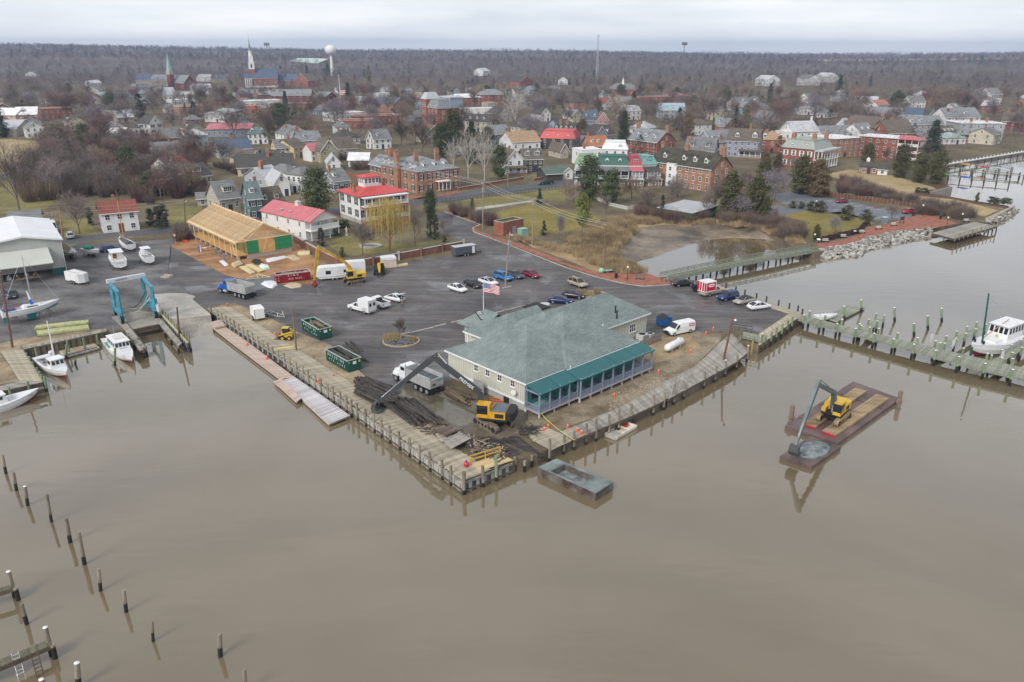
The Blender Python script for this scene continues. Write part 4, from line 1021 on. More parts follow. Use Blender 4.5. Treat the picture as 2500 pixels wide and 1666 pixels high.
B().beam((FW/2,-.4,RZ+.05),(FW/2,FD+.2,RZ+.05),.06,.3).o('ridge_board',aN,aL)
for s,f in((0,.33),(0,.66),(1,.33),(1,.66)):
 x=(FW/2)*f if s==0 else FW-(FW/2)*f;z=FH-.05+(RZ-FH)*f
 B().beam((x,-.3,z+.02),(x,FD,z+.02),.1,.06).o('purlin',M('grey_purlin',(.28,.25,.2),.8,.1,2),aL)
zg=B()
for s in(0,1):
 for f in(.2,.8):
  for i in range(14):
   x=FW/2*f if s==0 else FW-FW/2*f;z=FH+(RZ-FH)*f+.12
   zg.beam((x-.35+.1*(i%2),FD*i/14,z-.05),(x+.35,FD*(i+.6)/14,z+.12),.09,.06)
zg.o('brace',aN,aL)
B().beam((0,0,FH),(0,FD,FH),.2,.28).beam((FW,0,FH),(FW,FD,FH),.2,.28).beam((2.75,0,FH),(2.75,FD,FH),.15,.28).o('plate',aN,aL)
pm=B().cb(0,0,DK-.1,.15,.15,FH-DK+.1).mesh('post',aN)
for i in range(10):a2('post',pm,aL,(.1,.1+(FD-.2)*i/9,0))
pr=B().cb(0,0,0,.55,.55,DK-.25).mesh('pier',ay)
for i in range(10):a2('pier',pr,aL,(.4,.3+(FD-.6)*i/9,0))
sm=B().cb(0,0,DK,.06,.1,FH-DK).mesh('stud',M('orange_stud',(.46,.23,.08),.85,.15,2,rndv=.2))
for i in range(int(FD/.6)):
 a2('stud',sm,aL,(2.75,.3+i*.6,0));a2('stud',sm,aL,(FW-.3,.3+i*.6,0))
for i in range(int((FW-3)/.5)):a2('stud',sm,aL,(3+i*.5,FD*.42,0),0,(1,1,1.5))
for i in range(int((FW-3)/.5)):a2('stud',sm,aL,(3+i*.5,FD-.3,0))
def dM(x0,x1,z0,z1,y=.12):B().box(x0+.02,y,z0+.02,x1-.02,y+.06,z1-.02).o('sheathing_panel',GSH,aL)
B().box(2.75,.19,DK,5.6,.22,FH-.05).box(FW-4.4,.19,DK,FW,.22,FH-.05).o('joint_tape',ak,aL)
hz=(FH-DK)/3
for k in range(3):
 if k:dM(2.75,5.6,DK+k*hz,DK+(k+1)*hz)
 else:dM(2.75,5,DK,DK+hz);dM(5,5.6,DK,DK+hz)
for k,sp in en(((1,3.2),(2.1,),(.9,2.6))):
 xs_=[FW-4.4]+[FW-4.4+q for q in sp]+[FW]
 for a,c in zip(xs_[:-1],xs_[1:]):dM(a,c,DK+k*hz,DK+(k+1)*hz)
for i in range(7):
 y=1.2+i*(FD-2)/7
 B().box(2.62,y,DK+.1,2.68,y+1.3,FH-.9).o('sheathing_panel',GSH,aL)
for a,c in(((6.8,.6,DK),(8.6,.6,FH+1.4)),((8.4,1,DK+.6),(FW-2.5,1,FH+.2)),((.1,FD*.45,FH),(.1,FD*.55,DK)),((.1,FD,FH),(.1,FD-2,DK)),((.1,3,FH),(.1,1,DK))):
 B().beam(a,c,.08,.12).o('brace',aN,aL)
B().beam((2.8,.12,FH+.1),(FW/2,.12,RZ-.25),.1,.3).beam((FW-.2,.12,FH+.1),(FW/2,.12,RZ-.25),.1,.3).o('gable_board',aN,aL)
HO.append((aL,FW,FD,RZ,aL.rotation_euler.z,'timber framed building'))
# boathouse on the left
g0,g1=P('z1',-190,690),P('z1',402,610)
bh=T('boathouse','big white roofed boat shed with its tilting door swung open','boathouse',(g0.x,g0.y,0),az(g0,g1))
BW=(g1-g0).length;gt=VP('z1',383,395,g0,g1).z;ga_=VP('z1',130,388,g0,g1);gx=(V3((ga_.x,ga_.y,0))-g0).length
fF=M('pale_ribbed_siding',(.44,.46,.43),.6,.06,.4,stretch=(8,8,.2))
DGR=M('dark_green_siding',(.02,.12,.1),.6,.1,1)
D_=26
cn=B()
cn.box(0,D_-.2,0,BW,D_,gt);cn.box(BW-.2,0,1.6,BW,D_,gt);cn.box(0,0,1.6,.2,D_,gt)
dx0,dx1,dh=VP('z1',20,640,g0,g1),VP('z1',322,640,g0,g1),4.6
x0=(V3((dx0.x,dx0.y,0))-g0).length;x1=(V3((dx1.x,dx1.y,0))-g0).length
cn.box(x1,0,1.6,BW,.2,gt);cn.box(0,0,1.6,x0,.2,gt);cn.box(x0,0,gt*.78,x1,.2,gt)
cJ=ga_.z
cn.add([(0,0,gt),(BW,0,gt),(gx,0,cJ)],[(0,1,2)]);cn.add([(0,.2,gt),(BW,.2,gt),(gx,.2,cJ)],[(0,2,1)])
cn.o('wall',fF,bh)
B().box(x1,-.02,0,BW+.02,.18,1.6).box(0,-.02,0,x0,.18,1.6).box(BW-.18,.18,0,BW+.02,D_,1.6).o('wainscot',DGR,bh)
rb=B();a5(rb,[(-.5,-.5,gt-.1),(gx,-.5,cJ+.15),(gx,D_,cJ+.15),(-.5,D_,gt-.1)],.2);a5(rb,[(BW+.5,-.5,gt-.1),(gx,-.5,cJ+.15),(gx,D_,cJ+.15),(BW+.5,D_,gt-.1)],.2)
rb.o('roof',M('white_ribbed_roof',(.74,.75,.77),.5,.06,.3),bh)
B().beam((-.5,-.5,gt-.2),(gx,-.5,cJ+.02),.1,.35).beam((BW+.5,-.5,gt-.2),(gx,-.5,cJ+.02),.1,.35).beam((BW+.02,-.06,0),(BW+.02,-.06,gt),.25,.12).o('trim',aq,bh)
eF=M('pale_hangar_door',(.5,.52,.47),.5,.06,.3)
zt=gt*.8
dd=B();a5(dd,[(x0-.2,-.05,zt),(x1+.1,-.05,zt),(x1+.3,-4.6,zt*.62),(x0-.2,-4.6,zt*.62)],.2);dd.o('door',eF,bh)
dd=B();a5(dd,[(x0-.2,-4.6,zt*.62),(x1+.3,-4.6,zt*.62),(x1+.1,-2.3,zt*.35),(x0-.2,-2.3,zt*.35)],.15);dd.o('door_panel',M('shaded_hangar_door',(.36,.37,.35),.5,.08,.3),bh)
B().box(.3,.3,.02,BW-.3,D_-.3,.06).o('floor',cs,bh)
for i,(x,y,s,c,l)in en(((x0+1,1.2,.9,(.7,.7,.7),'white fuel tank just inside the boat shed'),(x0+2.6,1.5,.7,(.25,.12,.08),'brown engine block inside the boat shed'),(x0+4.4,3,.8,(.4,.4,.4),'grey crate stack deeper inside the boat shed'),(x0+5.8,1.4,.6,(.3,.06,.04),'red machine inside the boat shed opening'))):
 t=T('stored_gear',l,'equipment',dK(bh,x,y,.06),bh.rotation_euler.z);B().cb(0,0,0,s,s*.8,s*.7).o('case',M('gear_%d'%i,c,.6,.2,2),t);B().cyl((-.2*s,0,s*.7),(.2*s,0,s*1.1),s*.2,n=8).o('drum',cR,t)
HO.append((bh,BW,D_,cJ,bh.rotation_euler.z,'boathouse'))
# houses of the town
def porch(a3,x0,x1,b3,h,n,roofm,y=0.,z0=.5,rail=True,ad=None,slab=False,roofr=.5):
 ad=ad or aq
 B().box(x0,y-b3,z0-.2,x1,y-.02,z0).o('porch_floor',PG if z0<1.5 else ad,a3)
 if z0<1.5:B().box(x0+.1,y-b3+.1,0,x1-.1,y-.02,z0-.2).o('porch_base',ba,a3)
 pm=B().cb(0,0,z0,.2,.2,h-z0).mesh('porch_post',ad)
 for i in range(n):a2('porch_post',pm,a3,(x0+.15+(x1-x0-.3)*i/(n-1),y-b3+.15,0))
 if rail:
  b=B();b.box(x0+.1,y-b3+.1,z0+.85,x1-.1,y-b3+.18,z0+.95)
  m=int((x1-x0)/.25)
  for i in range(m):b.cb(x0+.15+(x1-x0-.3)*i/m,y-b3+.14,z0,.05,.05,.9)
  b.o('railing',ad,a3)
 rb=B()
 if slab:rb.box(x0-.2,y-b3-.2,h,x1+.2,y-.03,h+.2)
 else:a5(rb,[(x0-.3,y-b3-.3,h),(x1+.3,y-b3-.3,h),(x1+.3,y-.03,h+roofr),(x0-.3,y-.03,h+roofr)],.14)
 rb.o('porch_roof',roofm,a3)
 B().box(x0,y-b3+.05,h-.22,x1,y-b3+.25,h).o('porch_beam',ad,a3)
# white house with the faded red roof
c0,c1=he('z2',1225,345,1470,300,5.6);bP=(P('z2',985,240,5.6)-c0).length
hs=house('white two storey house with faded red metal roof and stacked porches',c0,c1,5.6,bP,'gy',2.1,WH,PK,2,3,4,near=True,skipf=((0,0),(2,0),(0,1),(2,1)),ov=.5,ww=.7,wh=1.2)
w_=(c1-c0).length
porch(hs,0,w_,2.4,2.7,4,WH,z0=.3,rail=False,slab=True);porch(hs,0,w_,2.4,5.3,4,WH,z0=3.1,slab=True)
B().box(0,-2.4,3.1,w_,-2.3,4).o('parapet',WH,hs)
rb=B();s2=2.1/(w_/2);hp(rb,-.5,-2.9,w_+.5,0,5.6-.5*s2,2.1+.5*s2+.1,'y');rb.o('porch_roof',PK,hs)
B().add([(0,-2.45,5.5),(w_,-2.45,5.5),(w_/2,-2.45,7.6)],[(0,1,2)]).o('gable',WH,hs)
B().cb(0,0,0,1.1,1.1,1.1).o('cupola',WH,hs,(w_/2,bP*.45,7.4));bb=B();hp(bb,-.75,-.75,.75,.75,1.1,.5,'x',.75,.75,.08);bb.o('cupola_roof',LG,hs,(w_/2,bP*.45,7.4))
for y in(bP*.62,bP*.42):
 o=B().box(-.35,-.45,0,.35,.45,.1).o('skylight',bz,hs,(w_*.17,y,6.5));o.rotation_euler=(0,-math.atan(s2),0)
# white mansion, red roof, cupola
c0,c1=he('y7',372,572,795,522,8);bP=(P('y7',190,512,8)-c0).length
hs=house('large white mansion with bright red hipped roof and square cupola',c0,c1,8,bP,'hip',1.9,WH,dI,2,6,3,((.06,.35,1.6),(.16,.7,1.4),(.9,.75,1.6)),shut=ak,near=True,ov=.8,wh=2.1,found=1.2)
w_=(c1-c0).length
cx,cy=w_*.47,bP*.55
B().box(cx-2.4,cy-1.9,9.3,cx+2.4,cy+1.9,12.2).o('cupola',WH,hs)
for i in range(4):window(hs,cx-1.8+i*1.2,cy-1.92,10.4,0,.75,1.3,False)
for i in range(3):window(hs,cx-2.42,cy-1.2+i*1.2,10.4,R(-90),.75,1.3,False)
bb=B();hp(bb,cx-3,cy-2.5,cx+3,cy+2.5,12.2,.7,'x',2.5,2.5,.15);bb.o('cupola_roof',dI,hs)
bb=B()
for i in range(26):bb.cb(cx-2.9+5.8*i/25,cy-2.4,9.4,.06,.06,.7)
bb.box(cx-2.9,cy-2.45,10.05,cx+2.9,cy-2.35,10.15);bb.o('balustrade',aq,hs)
porch(hs,.3,w_-.2,3,4.6,7,M('brown_red_porch_roof',(.26,.1,.08),.7,.15,1),z0=1.4)
porch(hs,.3,w_-.2,2.4,7.5,7,WH,z0=5.2,rail=True,slab=True)
# long brick double house with slate roof
c0,c1=he('y7',905,348,1308,305,7.4);bP=(P('y7',612,272,7.4)-c0).length
hs=house('broad orange brick double house with grey slate hipped roof and many chimneys',c0,c1,7.4,bP,'hip',3.6,ba,aM,2,5,5,dorm=((.3,1.3),(.55,1.3),(.78,1.3)),shut=ak,near=True,ov=.35,wh=1.9)
w_=(c1-c0).length
for x,y in((.25,.3),(.1,.66),(.95,.55),(.2,.95)):bI(hs,w_*x,bP*y,8.5,4.4,ba,1.6,1)
bI(hs,-.9,bP*.45,0,12,ba,1.2,1.2)
for y in(.2,.5,.8):bY(hs,.6,bP*y,8.2,R(-90),aM,1.3,1.4,2.2)
porch(hs,w_*.42,w_*.7,2.2,3.6,4,aq,z0=.6,rail=False,slab=True)
c0,c1=he('y7',466,262,610,295,6.6)
hs=house('lower brick wing joined to the slate roofed double house',c0,c1,6.6,9,'gx',3,ba,aM,2,4,0,((.35,.6,2.2,1.5,.9),(.75,.5,2.2,1.2,.9)),dorm=((.3,1.1),(.75,1.1)),shut=ak,near=True,wh=1.6)
# far left white house
hs=house('white two storey house with red brown roof and a red door',P('z1',622,368),P('z1',838,346),5.5,8,'gx',2.3,WH,aK,2,3,2,((.45,.5,1.4),),near=True,door=2,shut=None,ww=1,wh=1.3)
def HS(a4,fr,x0,y0,x1,y1,h,d,ab,r,wall,roofm,st=2,nf=4,ns=2,f6=(),dorm=(),**k):
 c0,c1=he(fr,x0,y0,x1,y1,h);return house(a4,c0,c1,h,d,ab,r,wall,roofm,st,nf,ns,f6,dorm,**k)
C1=((.5,.5,1.6),);C2=((.08,.5,2,1.3,.9),(.92,.5,2,1.3,.9))
HS('tan house with a wide shed dormer behind the timber frame','y6',605,692,825,665,4.6,9.5,'gx',4.4,aG,GY,1,3,2,dorm=((.55,2.8,1),),near=True,dwall=bQ)
HS('small tan garden shed left of the tan house','y6',360,690,478,683,2.6,4,'gx',1.4,aG,GY,1,1,0,near=True,cat='shed',name='shed')
HS('narrow teal green house with one white dormer','y6',935,690,1070,678,6.4,9,'gx',4,cS,M('slate_green_roof',(.13,.17,.165),.85,.15,1),2,2,2,((.95,.6,1.8),),((.35,1.4),),shut=ap,near=True)
HS('cream cottage with dark brown roof and two white dormers','y6',1085,775,1330,742,3.3,8.5,'gx',4.6,bQ,BF,1,4,1,dorm=((.2,1.4),(.72,1.4)),shut=ap,near=True,dwall=bQ)
HS('grey standing seam roofed house beside the white hipped house','y6',1205,525,1375,512,4.6,12,'gy',3.2,WH,LG,1,2,3,near=True)
HS('long low house with pale grey metal roof running back from the cottage','y6',1110,455,1290,420,4.2,10,'gx',2.8,bR,LG,1,3,2,((.3,.4,2.6,1.2,1.2),),near=True)
HS('white two storey house with dark hipped roof left of the magnolia','y6',1338,425,1500,440,6.2,9,'hip',2.2,WH,GY,2,3,2,near=True)
HS('blue shuttered white house right of the magnolia','y6',1862,500,2025,482,4.4,10,'gx',3.4,bR,GY,1,3,2,((.1,.4,1.8),),((.2,1.2),),shut=ap,near=True)
HS('long house with nearly black roof and tall brick stack','y6',800,352,1420,330,3.6,9,'gx',3.4,bQ,b4,1,6,1,((.55,.4,2.5,1.2,1),))
HS('brick cottage with dark roof and white gable rake','y6',1225,262,1365,238,3.6,10,'gy',2.6,ba,b4,1,2,1)
HS('brown roofed ranch house with brick gable','y6',760,250,945,262,3.4,9,'gx',2.4,ba,BF,1,3,1,((.9,.7,1.6),))
HS('tan roofed gable house next to the brown ranch','y6',945,262,1080,245,3.4,11,'gy',2.5,bQ,BF,1,2,1)
HS('white cape house with a row of dormer windows at the wood edge','y6',285,455,515,425,3.6,9,'gx',3.8,bQ,b4,1,4,1,dorm=((.45,3.2,1),),near=True)
HS('white house under a red roof half hidden in the trees','y6',60,345,290,310,4,8,'gx',2.6,WH,aK,1,3,1,((.8,.5,1.4),))
HS('blue grey roofed long house behind the bare oak','y6',600,160,960,140,4.2,10,'gx',3.2,bR,am,1,5,1,C1)
HS('cream house with twin brick chimneys near the brick ranch','y6',1225,140,1420,130,5,9,'gx',2.6,dE,GY,2,4,1,((.9,.5,1.6),))
HS('cream gabled wing with brown roof right of the twin chimneys','y6',1420,135,1560,110,5,9,'gx',2.6,dE,BF,2,3,1)
HS('blue house with slate roof and a single dormer behind the cream house','y6',1480,60,1720,48,5.2,9,'gx',3.2,cG,aM,2,3,1,C2,((.3,1.2),))
HS('olive house with yellow trimmed gable','y6',1715,172,1900,160,5.4,9,'gy',3.6,cD,BF,2,2,2)
HS('narrow white house with bright pink roof beside the olive gable','y6',1610,168,1700,160,5,6,'gx',2.2,WH,PK,2,2,0)
HS('grey roofed tan house right of the olive gable','y6',1900,150,2110,135,4.8,10,'gx',3.6,aG,BF,1,4,1)
HS('white gabled house with maroon peak','y2',1985,1110,2075,1115,5,10,'gy',3.2,WH,GY,2,2,1)
HS('white dormered house right of the maroon peak','y2',2075,1120,2260,1110,5,9,'gx',3.4,WH,GY,2,3,1,dorm=((.3,1.3),))
HS('white outbuilding with pale roof among the garden shrubs','y2',1560,1380,1705,1375,3.2,8,'gy',2.4,WH,LG,1,1,1)
HS('long white roofed shed beside the brick house garden','y2',1790,1345,2010,1345,3,7,'gx',2,WH,WR,1,3,0)
HS('small hip roofed white house near the brick flats','y2',1655,990,1815,985,5.2,9,'hip',2.6,WH,GY,2,3,1,dorm=((.5,1.5),))
HS('brick flats with white roof in front of the long white roofs','y2',1710,930,2085,920,4.5,14,'flat',0,BR,WR,1,6,2)
HS('long brick store row with bright white roof','y2',1865,880,2330,868,5,18,'flat',0,BR,WR,1,8,2)
HS('pale storefront with a pink tinted roof','y2',1640,850,1990,830,5,16,'flat',0,WH,M('pinkish_roof',(.58,.4,.4),.7,.1,.4),1,6,1)
HS('long low building with bright red metal roof','y2',232,1015,720,1008,4.2,12,'shed',1.6,cG,PK,1,8,0)
HS('white bungalow with teal roof and dormers','y2',690,1065,905,1060,5.2,10,'hip',2.6,WH,cS,2,4,2,dorm=((.25,1.8),(.75,1.8)))
HS('pale blue house with whitish roof behind a bare tree','y2',10,1085,255,1075,5.6,11,'hip',2.2,cG,LG,2,4,2)
HS('tan brick block with white flat roof left of the white warehouse','y2',-60,775,212,765,6,16,'flat',0,ba,WR,2,5,3)
HS('white warehouse with a sloping roof','y2',215,840,435,850,5.4,14,'shed',2,WH,LG,1,4,2)
HS('white roofed shop row under the church','y2',655,715,1085,700,5,20,'flat',0,WH,WR,1,8,2)
HS('red brick shop row with white roof below the church','y2',935,742,1395,735,4.5,14,'flat',0,BR,WR,1,8,2)
HS('orange fronted store in the shop rows','y2',660,770,830,765,4.5,12,'flat',0,M('orange_stucco',(.5,.19,.1),.8,.1,1),b1,1,3,1)
HS('dark red brick store under a bare tree','y2',300,690,660,690,5,14,'flat',0,al,WR,1,6,1)
HS('tan two storey shop with white roof at the left of the shop rows','y2',100,640,290,632,6,14,'flat',0,cD,WR,2,4,1)
HS('big grey roofed inn with tall brick chimneys below the church','y2',950,640,1380,640,6,12,'gx',4,al,aM,2,6,1,((.04,.3,2.4,1.5,1),(.2,.3,2.4,1.5,1),(.8,.5,1.5)),((.62,1.2),(.75,1.2)))
HS('dark red brick gable beside the town flagpole','y2',1545,655,1665,645,8,10,'gy',3,al,aM,2,2,2)
HS('grey house at the head of the brick yard','y2',1120,1490,1290,1460,5,8,'hip',2,WH,GY,2,3,1)
# left edge
HS('tan house with white metal roof and balcony dormer at the left edge','y1',165,850,400,845,5.2,11,'gx',3.6,bV,WR,2,3,1,dorm=((.35,2.4),))
HS('white metal roofed wing at the far left edge','y1',-100,850,165,855,5,11,'gx',3.2,bV,WR,2,3,1)
HS('orange brick flat roofed block near the left edge','y1',402,800,788,785,6.6,14,'flat',0,BR,WR,2,6,3)
HS('pale gabled cottage in front of the left woods','y1',165,1010,382,935,4.2,12,'gy',2.8,aG,LG,1,2,2)
HS('yellow house with purple roof','y1',748,675,876,668,5.6,13,'gy',3.2,dE,fq,2,2,2)
HS('dark roofed cream addition right of the yellow house','y1',780,725,985,715,3.6,8,'shed',1.2,bQ,GY,1,3,1)
HS('grey house with white balcony stack','y1',1270,660,1450,650,6.5,10,'gx',3.2,bR,GY,2,4,1,dorm=((.7,2.2),))
HS('white farmhouse gable facing the little car park','y1',1632,950,1772,940,6,9,'gy',3.2,WH,b4,2,2,1,shut=ak,cat='house')
HS('white farmhouse wing with dark roof','y1',1512,950,1630,950,5.8,7,'gx',2.4,WH,b4,2,2,1,shut=ak)
HS('low dark roofed wing left of the white farmhouse','y1',1405,1000,1515,1000,3.4,7,'gx',2,WH,b4,1,2,1)
HS('low building with green metal roof among bare trees','y1',1000,1115,1285,1110,3.2,10,'hip',2.2,bQ,eK,1,4,1)
HS('peach gable with white roof behind the green roof','y1',1140,1070,1305,1075,4.2,10,'gx',2.6,bV,WR,1,2,1)
HS('grey roofed house at the bottom of the cross street','y1',1690,1250,1990,1230,4.2,9,'gx',2.6,bR,GY,1,4,1,((.7,.5,1.4),))
HS('pale green gable house on the left hillside','y1',935,590,1080,590,5.4,10,'gy',3,M('pale_green_siding',(.48,.53,.4),.7,.08,1),GY,2,2,1)
HS('red roofed store on the left hillside','y1',965,625,1075,622,3.6,8,'shed',1.2,WH,aK,1,3,0)
HS('green roofed brick shed right of the pale green gable','y1',1090,640,1235,628,4,9,'gx',2,al,M('pale_green_metal',(.3,.46,.4),.5,.1,.5),1,3,1)
HS('small white house with red chimney on the left hillside','y1',985,505,1105,500,4.6,8,'gx',2.4,WH,WR,1,3,1,((.05,.5,1.6),),chm=BR)
HS('long dark roof across the left middle ground','y1',1060,800,1480,800,4,10,'gx',2.4,aG,b4,1,6,0)
HS('grey mansard mansion with round topped dormers','y1',1490,560,1650,555,6,12,'mans',3.2,aG,aM,2,3,2,dorm=((.3,1.2),(.6,1.2)))
HS('white industrial roof on the left middle ground','y1',1780,640,2090,635,5,16,'gx',2,WH,LG,1,6,1)
HS('white roofed brown block left of the shop rows','y1',1890,700,2130,690,4.6,14,'flat',0,WH,WR,1,5,1)
HS('red trimmed white store at the left of the shop rows','y1',1930,760,2230,760,4,10,'flat',0,al,WR,1,5,0)
HS('pale house with white gable far on the left','y1',275,405,390,405,6,9,'gy',3,WH,GY,2,2,0)
HS('yellowish tower house on the far left ridge','y1',170,240,232,243,12,10,'mans',4,bQ,LG,3,2,0)
HS('long white school roof far left of the church','y2',55,300,470,298,6,20,'gx',3,WH,WR,1,10,0)
HS('grey roofed house row far left of the church','y2',290,455,480,455,6,10,'gx',4,cD,am,2,4,1,dorm=((.3,1.8),))
HS('white clustered house far left of the church','y2',130,440,290,450,6,10,'gx',3.5,WH,LG,2,4,1)
HS('white house with red chimneys left of the church portico','y2',100,560,300,555,6,10,'gx',3,WH,WR,2,4,1,((.1,.5,1.8),(.5,.5,1.8)))
# middle
HS('brick block with white roof beside the red towers','y3',878,672,1238,662,7,14,'hip',2.4,BR,WR,2,5,2,near=False)
HS('flat white roof with little dormers right of the red towers','y3',860,800,1385,790,5,12,'flat',0,WH,WR,1,7,1)
HS('beige box building behind the sycamore','y3',1300,730,1412,726,6,10,'flat',0,aG,b1,2,2,1)
HS('tall brick hall with twin chimneys and white roof rail','y3',1225,640,1505,635,8,12,'hip',4,BR,aM,2,5,2,((.22,.5,3.5,1.6,1.2),(.9,.5,2.6,1.4,1.2)))
HS('blue roofed brick gable left of the red towers','y3',270,735,405,720,6.5,14,'gy',3.4,ba,am,2,2,2)
HS('slate roofed wing left of the red towers','y3',120,715,300,720,6,12,'gx',3,ba,am,1,4,1)
HS('white bay fronted house behind the blue slate roof','y3',105,625,230,620,7,9,'flat',0,WH,WR,2,3,1)
HS('white roofed corner store left of the red towers','y3',-20,880,375,860,4.5,14,'flat',0,BR,WR,1,7,1)
HS('cream block with dark dormered roof behind the evergreens','y3',1050,920,1350,935,6,10,'gx',3.2,bQ,b4,2,5,1,dorm=((.15,1.2),(.4,1.2),(.65,1.2)))
HS('white house with broad tan roof','y3',1570,1150,1880,1135,4.6,12,'gx',3.4,WH,b1,1,4,1,((.1,.5,1.2),))
HS('dark shingled mansard house with red roof','y3',1880,1110,2260,1120,5,12,'mans',3,DS_,dI,2,4,2,dorm=((.2,1.2),(.5,1.2),(.8,1.4)))
hs=HS('white gable front house with a deep porch','y3',1505,1345,1690,1335,6,11,'gy',3.6,WH,BF,2,2,2,((.5,.5,.8),),near=True);porch(hs,0,8,2.6,2.9,4,BF,z0=.8)
hs=HS('dark house with twin pale gables','y3',1690,1335,1905,1330,5.4,9,'gx',3.4,DS_,BF,2,4,1,dorm=((.25,2.2),(.75,2.2)),near=True,dwall=bR)
hs=HS('white garage with green roof and white doors','y3',2130,1480,2235,1475,2.8,9,'gy',1.6,WH,M('dull_green_roof',(.1,.14,.115),.85,.15,1),1,1,0,near=True,cat='garage',name='garage')
HS('low dark carport left of the white garage','y3',1940,1500,2120,1490,2.7,7,'gx',1.5,DS_,M('dull_green_roof',(.1,.14,.115)),1,0,0,cat='garage',name='garage')
HS('tan gabled cottage right of the twin gables','y4',85,1250,170,1245,3.4,9,'gy',2.6,aG,BF,1,1,1)
HS('long brick row house with dark roof and a line of dormers','y4',0,1035,255,1045,5.8,10,'gx',3.6,ba,b4,2,6,1,((.2,.4,2,1.3,1),(.5,.4,2,1.3,1)),((.1,1.1),(.3,1.1),(.52,1.1),(.74,1.1),(.94,1.1)))
HS('lavender gabled house behind the cedars','y4',470,1075,582,1065,5.6,9,'gy',3.4,cL,b4,2,2,1,((.1,.9,1),))
HS('dark roofed cottage left of the lavender gable','y4',370,1050,470,1060,4.4,8,'gx',3.6,cL,b4,1,2,0,dorm=((.5,1.2),))
HS('dark cottage right of the lavender gable','y4',585,1070,680,1062,4.4,8,'gx',3.6,cL,b4,1,2,0,dorm=((.4,1.2),))
HS('pink gabled house behind the lavender one','y4',492,905,606,905,7,9,'gy',3.6,cV,BF,2,2,1,((.25,.05,2.2,1.4,1),))
HS('blue slate roofed house with orange chimneys','y4',340,905,490,905,6,9,'gx',4.4,cG,am,2,3,1,((.02,.5,1.8,1.4,1),(.4,.4,1.4)),((.2,1.2),(.8,1.4)))
hs=HS('big red brick house with slate roof and three white dormers','y4',828,1112,1140,1150,7.2,12.5,'gx',4.6,BR,aM,2,5,2,((.0,.5,2.2,1.8,1),(1,.5,2.2,1.8,1)),((.25,1.4),(.52,1.4),(.8,1.4)),shut=ak,near=True,wh=1.8)
hs=HS('long brick hotel with mossy dark roof and four white dormers','y4',1085,1350,1735,1445,8.2,11,'gx',4.6,ba,eW,3,9,2,((.0,.5,1.6,1.4,1),(.42,.5,1.6,1.6,1),(1,.5,2,2,1)),((.17,1.5),(.5,1.5),(.68,1.5),(.86,1.5)),near=True,wh=1.6,door=0)
HS('plain white flat roofed annex in front of the brick hotel','y4',1245,1400,1570,1425,7.6,8,'flat',0,WH,WR,3,4,2,near=True,wh=1.3,ww=.8,door=0)
HS('white mansard block behind the townhouse row','y4',545,1230,815,1235,6.2,9,'mans',2.4,WH,WR,2,3,1,dorm=((.7,1.6),))
HS('white flat roofed house behind the townhouse row','y4',315,1255,545,1245,6,10,'flat',0,WH,WR,2,3,1,((.35,.5,1.5),),chm=BR)
HS('orange brick dormered house behind the white flats','y4',400,1190,615,1185,5.5,9,'gx',3,ba,M('orange_roof',(.36,.15,.08),.9,.15,1),1,3,1,((.1,.5,1.6),(.6,.5,1.6)),((.2,1.2),(.5,1.2)))
# townhouse row with coloured mansards
eL=[('white',WH,M('light_green_metal',(.2,.33,.17),.5,.1,.5)),('grey green',cS,M('bottle_green_shingle',(.05,.13,.105),.7,.15,1)),('dark red',cV,M('red_shingle_mansard',(.38,.075,.09),.7,.12,1)),('pale teal',cS,M('aqua_metal',(.17,.36,.33),.5,.1,.5))]
xs0=[(245,1390),(485,1395),(835,1400),(975,1400),(1135,1395)]
txt=['white fronted townhouse with light green roof at the row end','townhouse with bottle green mansard and two white dormers','narrow townhouse with red mansard and red dormer','townhouse with aqua mansard and aqua dormer']
for i in range(4):
 hs=HS(txt[i],'y4',*xs0[i],*xs0[i+1],7.2,9,'mans',2.8,WH,eL[i][2],2,3 if i!=2 else 2,1,dorm=((.3,1.4),(.7,1.4))if i==1 else((.5,2.2),),near=True,door=0,dwall=WH if i<2 else eL[i][2],side='L')
 w_=HO[-1][1]
 porch(hs,.2,w_-.2,5,5.6,4+i%2,(LG,GY,PK,b4)[i],z0=3,roofr=.9)
 porch(hs,.2,w_-.2,6.5,2.7,5,(eK,M('green_porch_roof',(.09,.19,.13),.6,.1,.6),LG,LG)[i],z0=.6)
 B().box(.3,-4.6,3.2,w_-.3,-4.5,5.4).o('porch_screen',dZ if i<2 else bz,hs)
HS('blue grey bungalow with two shed dormers','y4',1440,1235,1760,1250,4.2,11,'gx',4.2,cG,GY,1,4,1,((.1,.3,2.4,1.4,1),),((.2,2,1),(.75,2,1)))
HS('grey gabled house behind the blue bungalow','y4',1565,1125,1730,1150,6.5,12,'gy',3.8,cG,aM,2,2,2,((.9,.4,2),))
HS('slate roofed cream house right of the blue bungalow','y4',1730,1150,1900,1140,6.5,9,'gx',3.6,bQ,aM,2,3,1,((.8,.5,1.8),),((.3,1.4),(.75,1.4)))
hs=HS('lavender grey Victorian house with stacked porches','y4',1905,1130,2250,1145,7.5,11,'gx',4,cL,BF,3,5,1,((.65,.5,1.8),),((.3,1.8),(.85,2.2)));porch(hs,6,16,2.5,3.2,5,BF,z0=.6)
HS('brick flat roofed block with red metal end','y4',925,670,1330,660,6,16,'flat',0,BR,WR,2,7,1)
HS('brick wing with red metal roof','y4',1330,650,1490,645,5.5,14,'hip',2.4,BR,PK,1,4,1)
HS('white mansard house behind the bare willow','y4',760,815,962,812,6,10,'mans',2.6,WH,LG,2,4,1,dorm=((.3,1.2),(.7,1.2)))
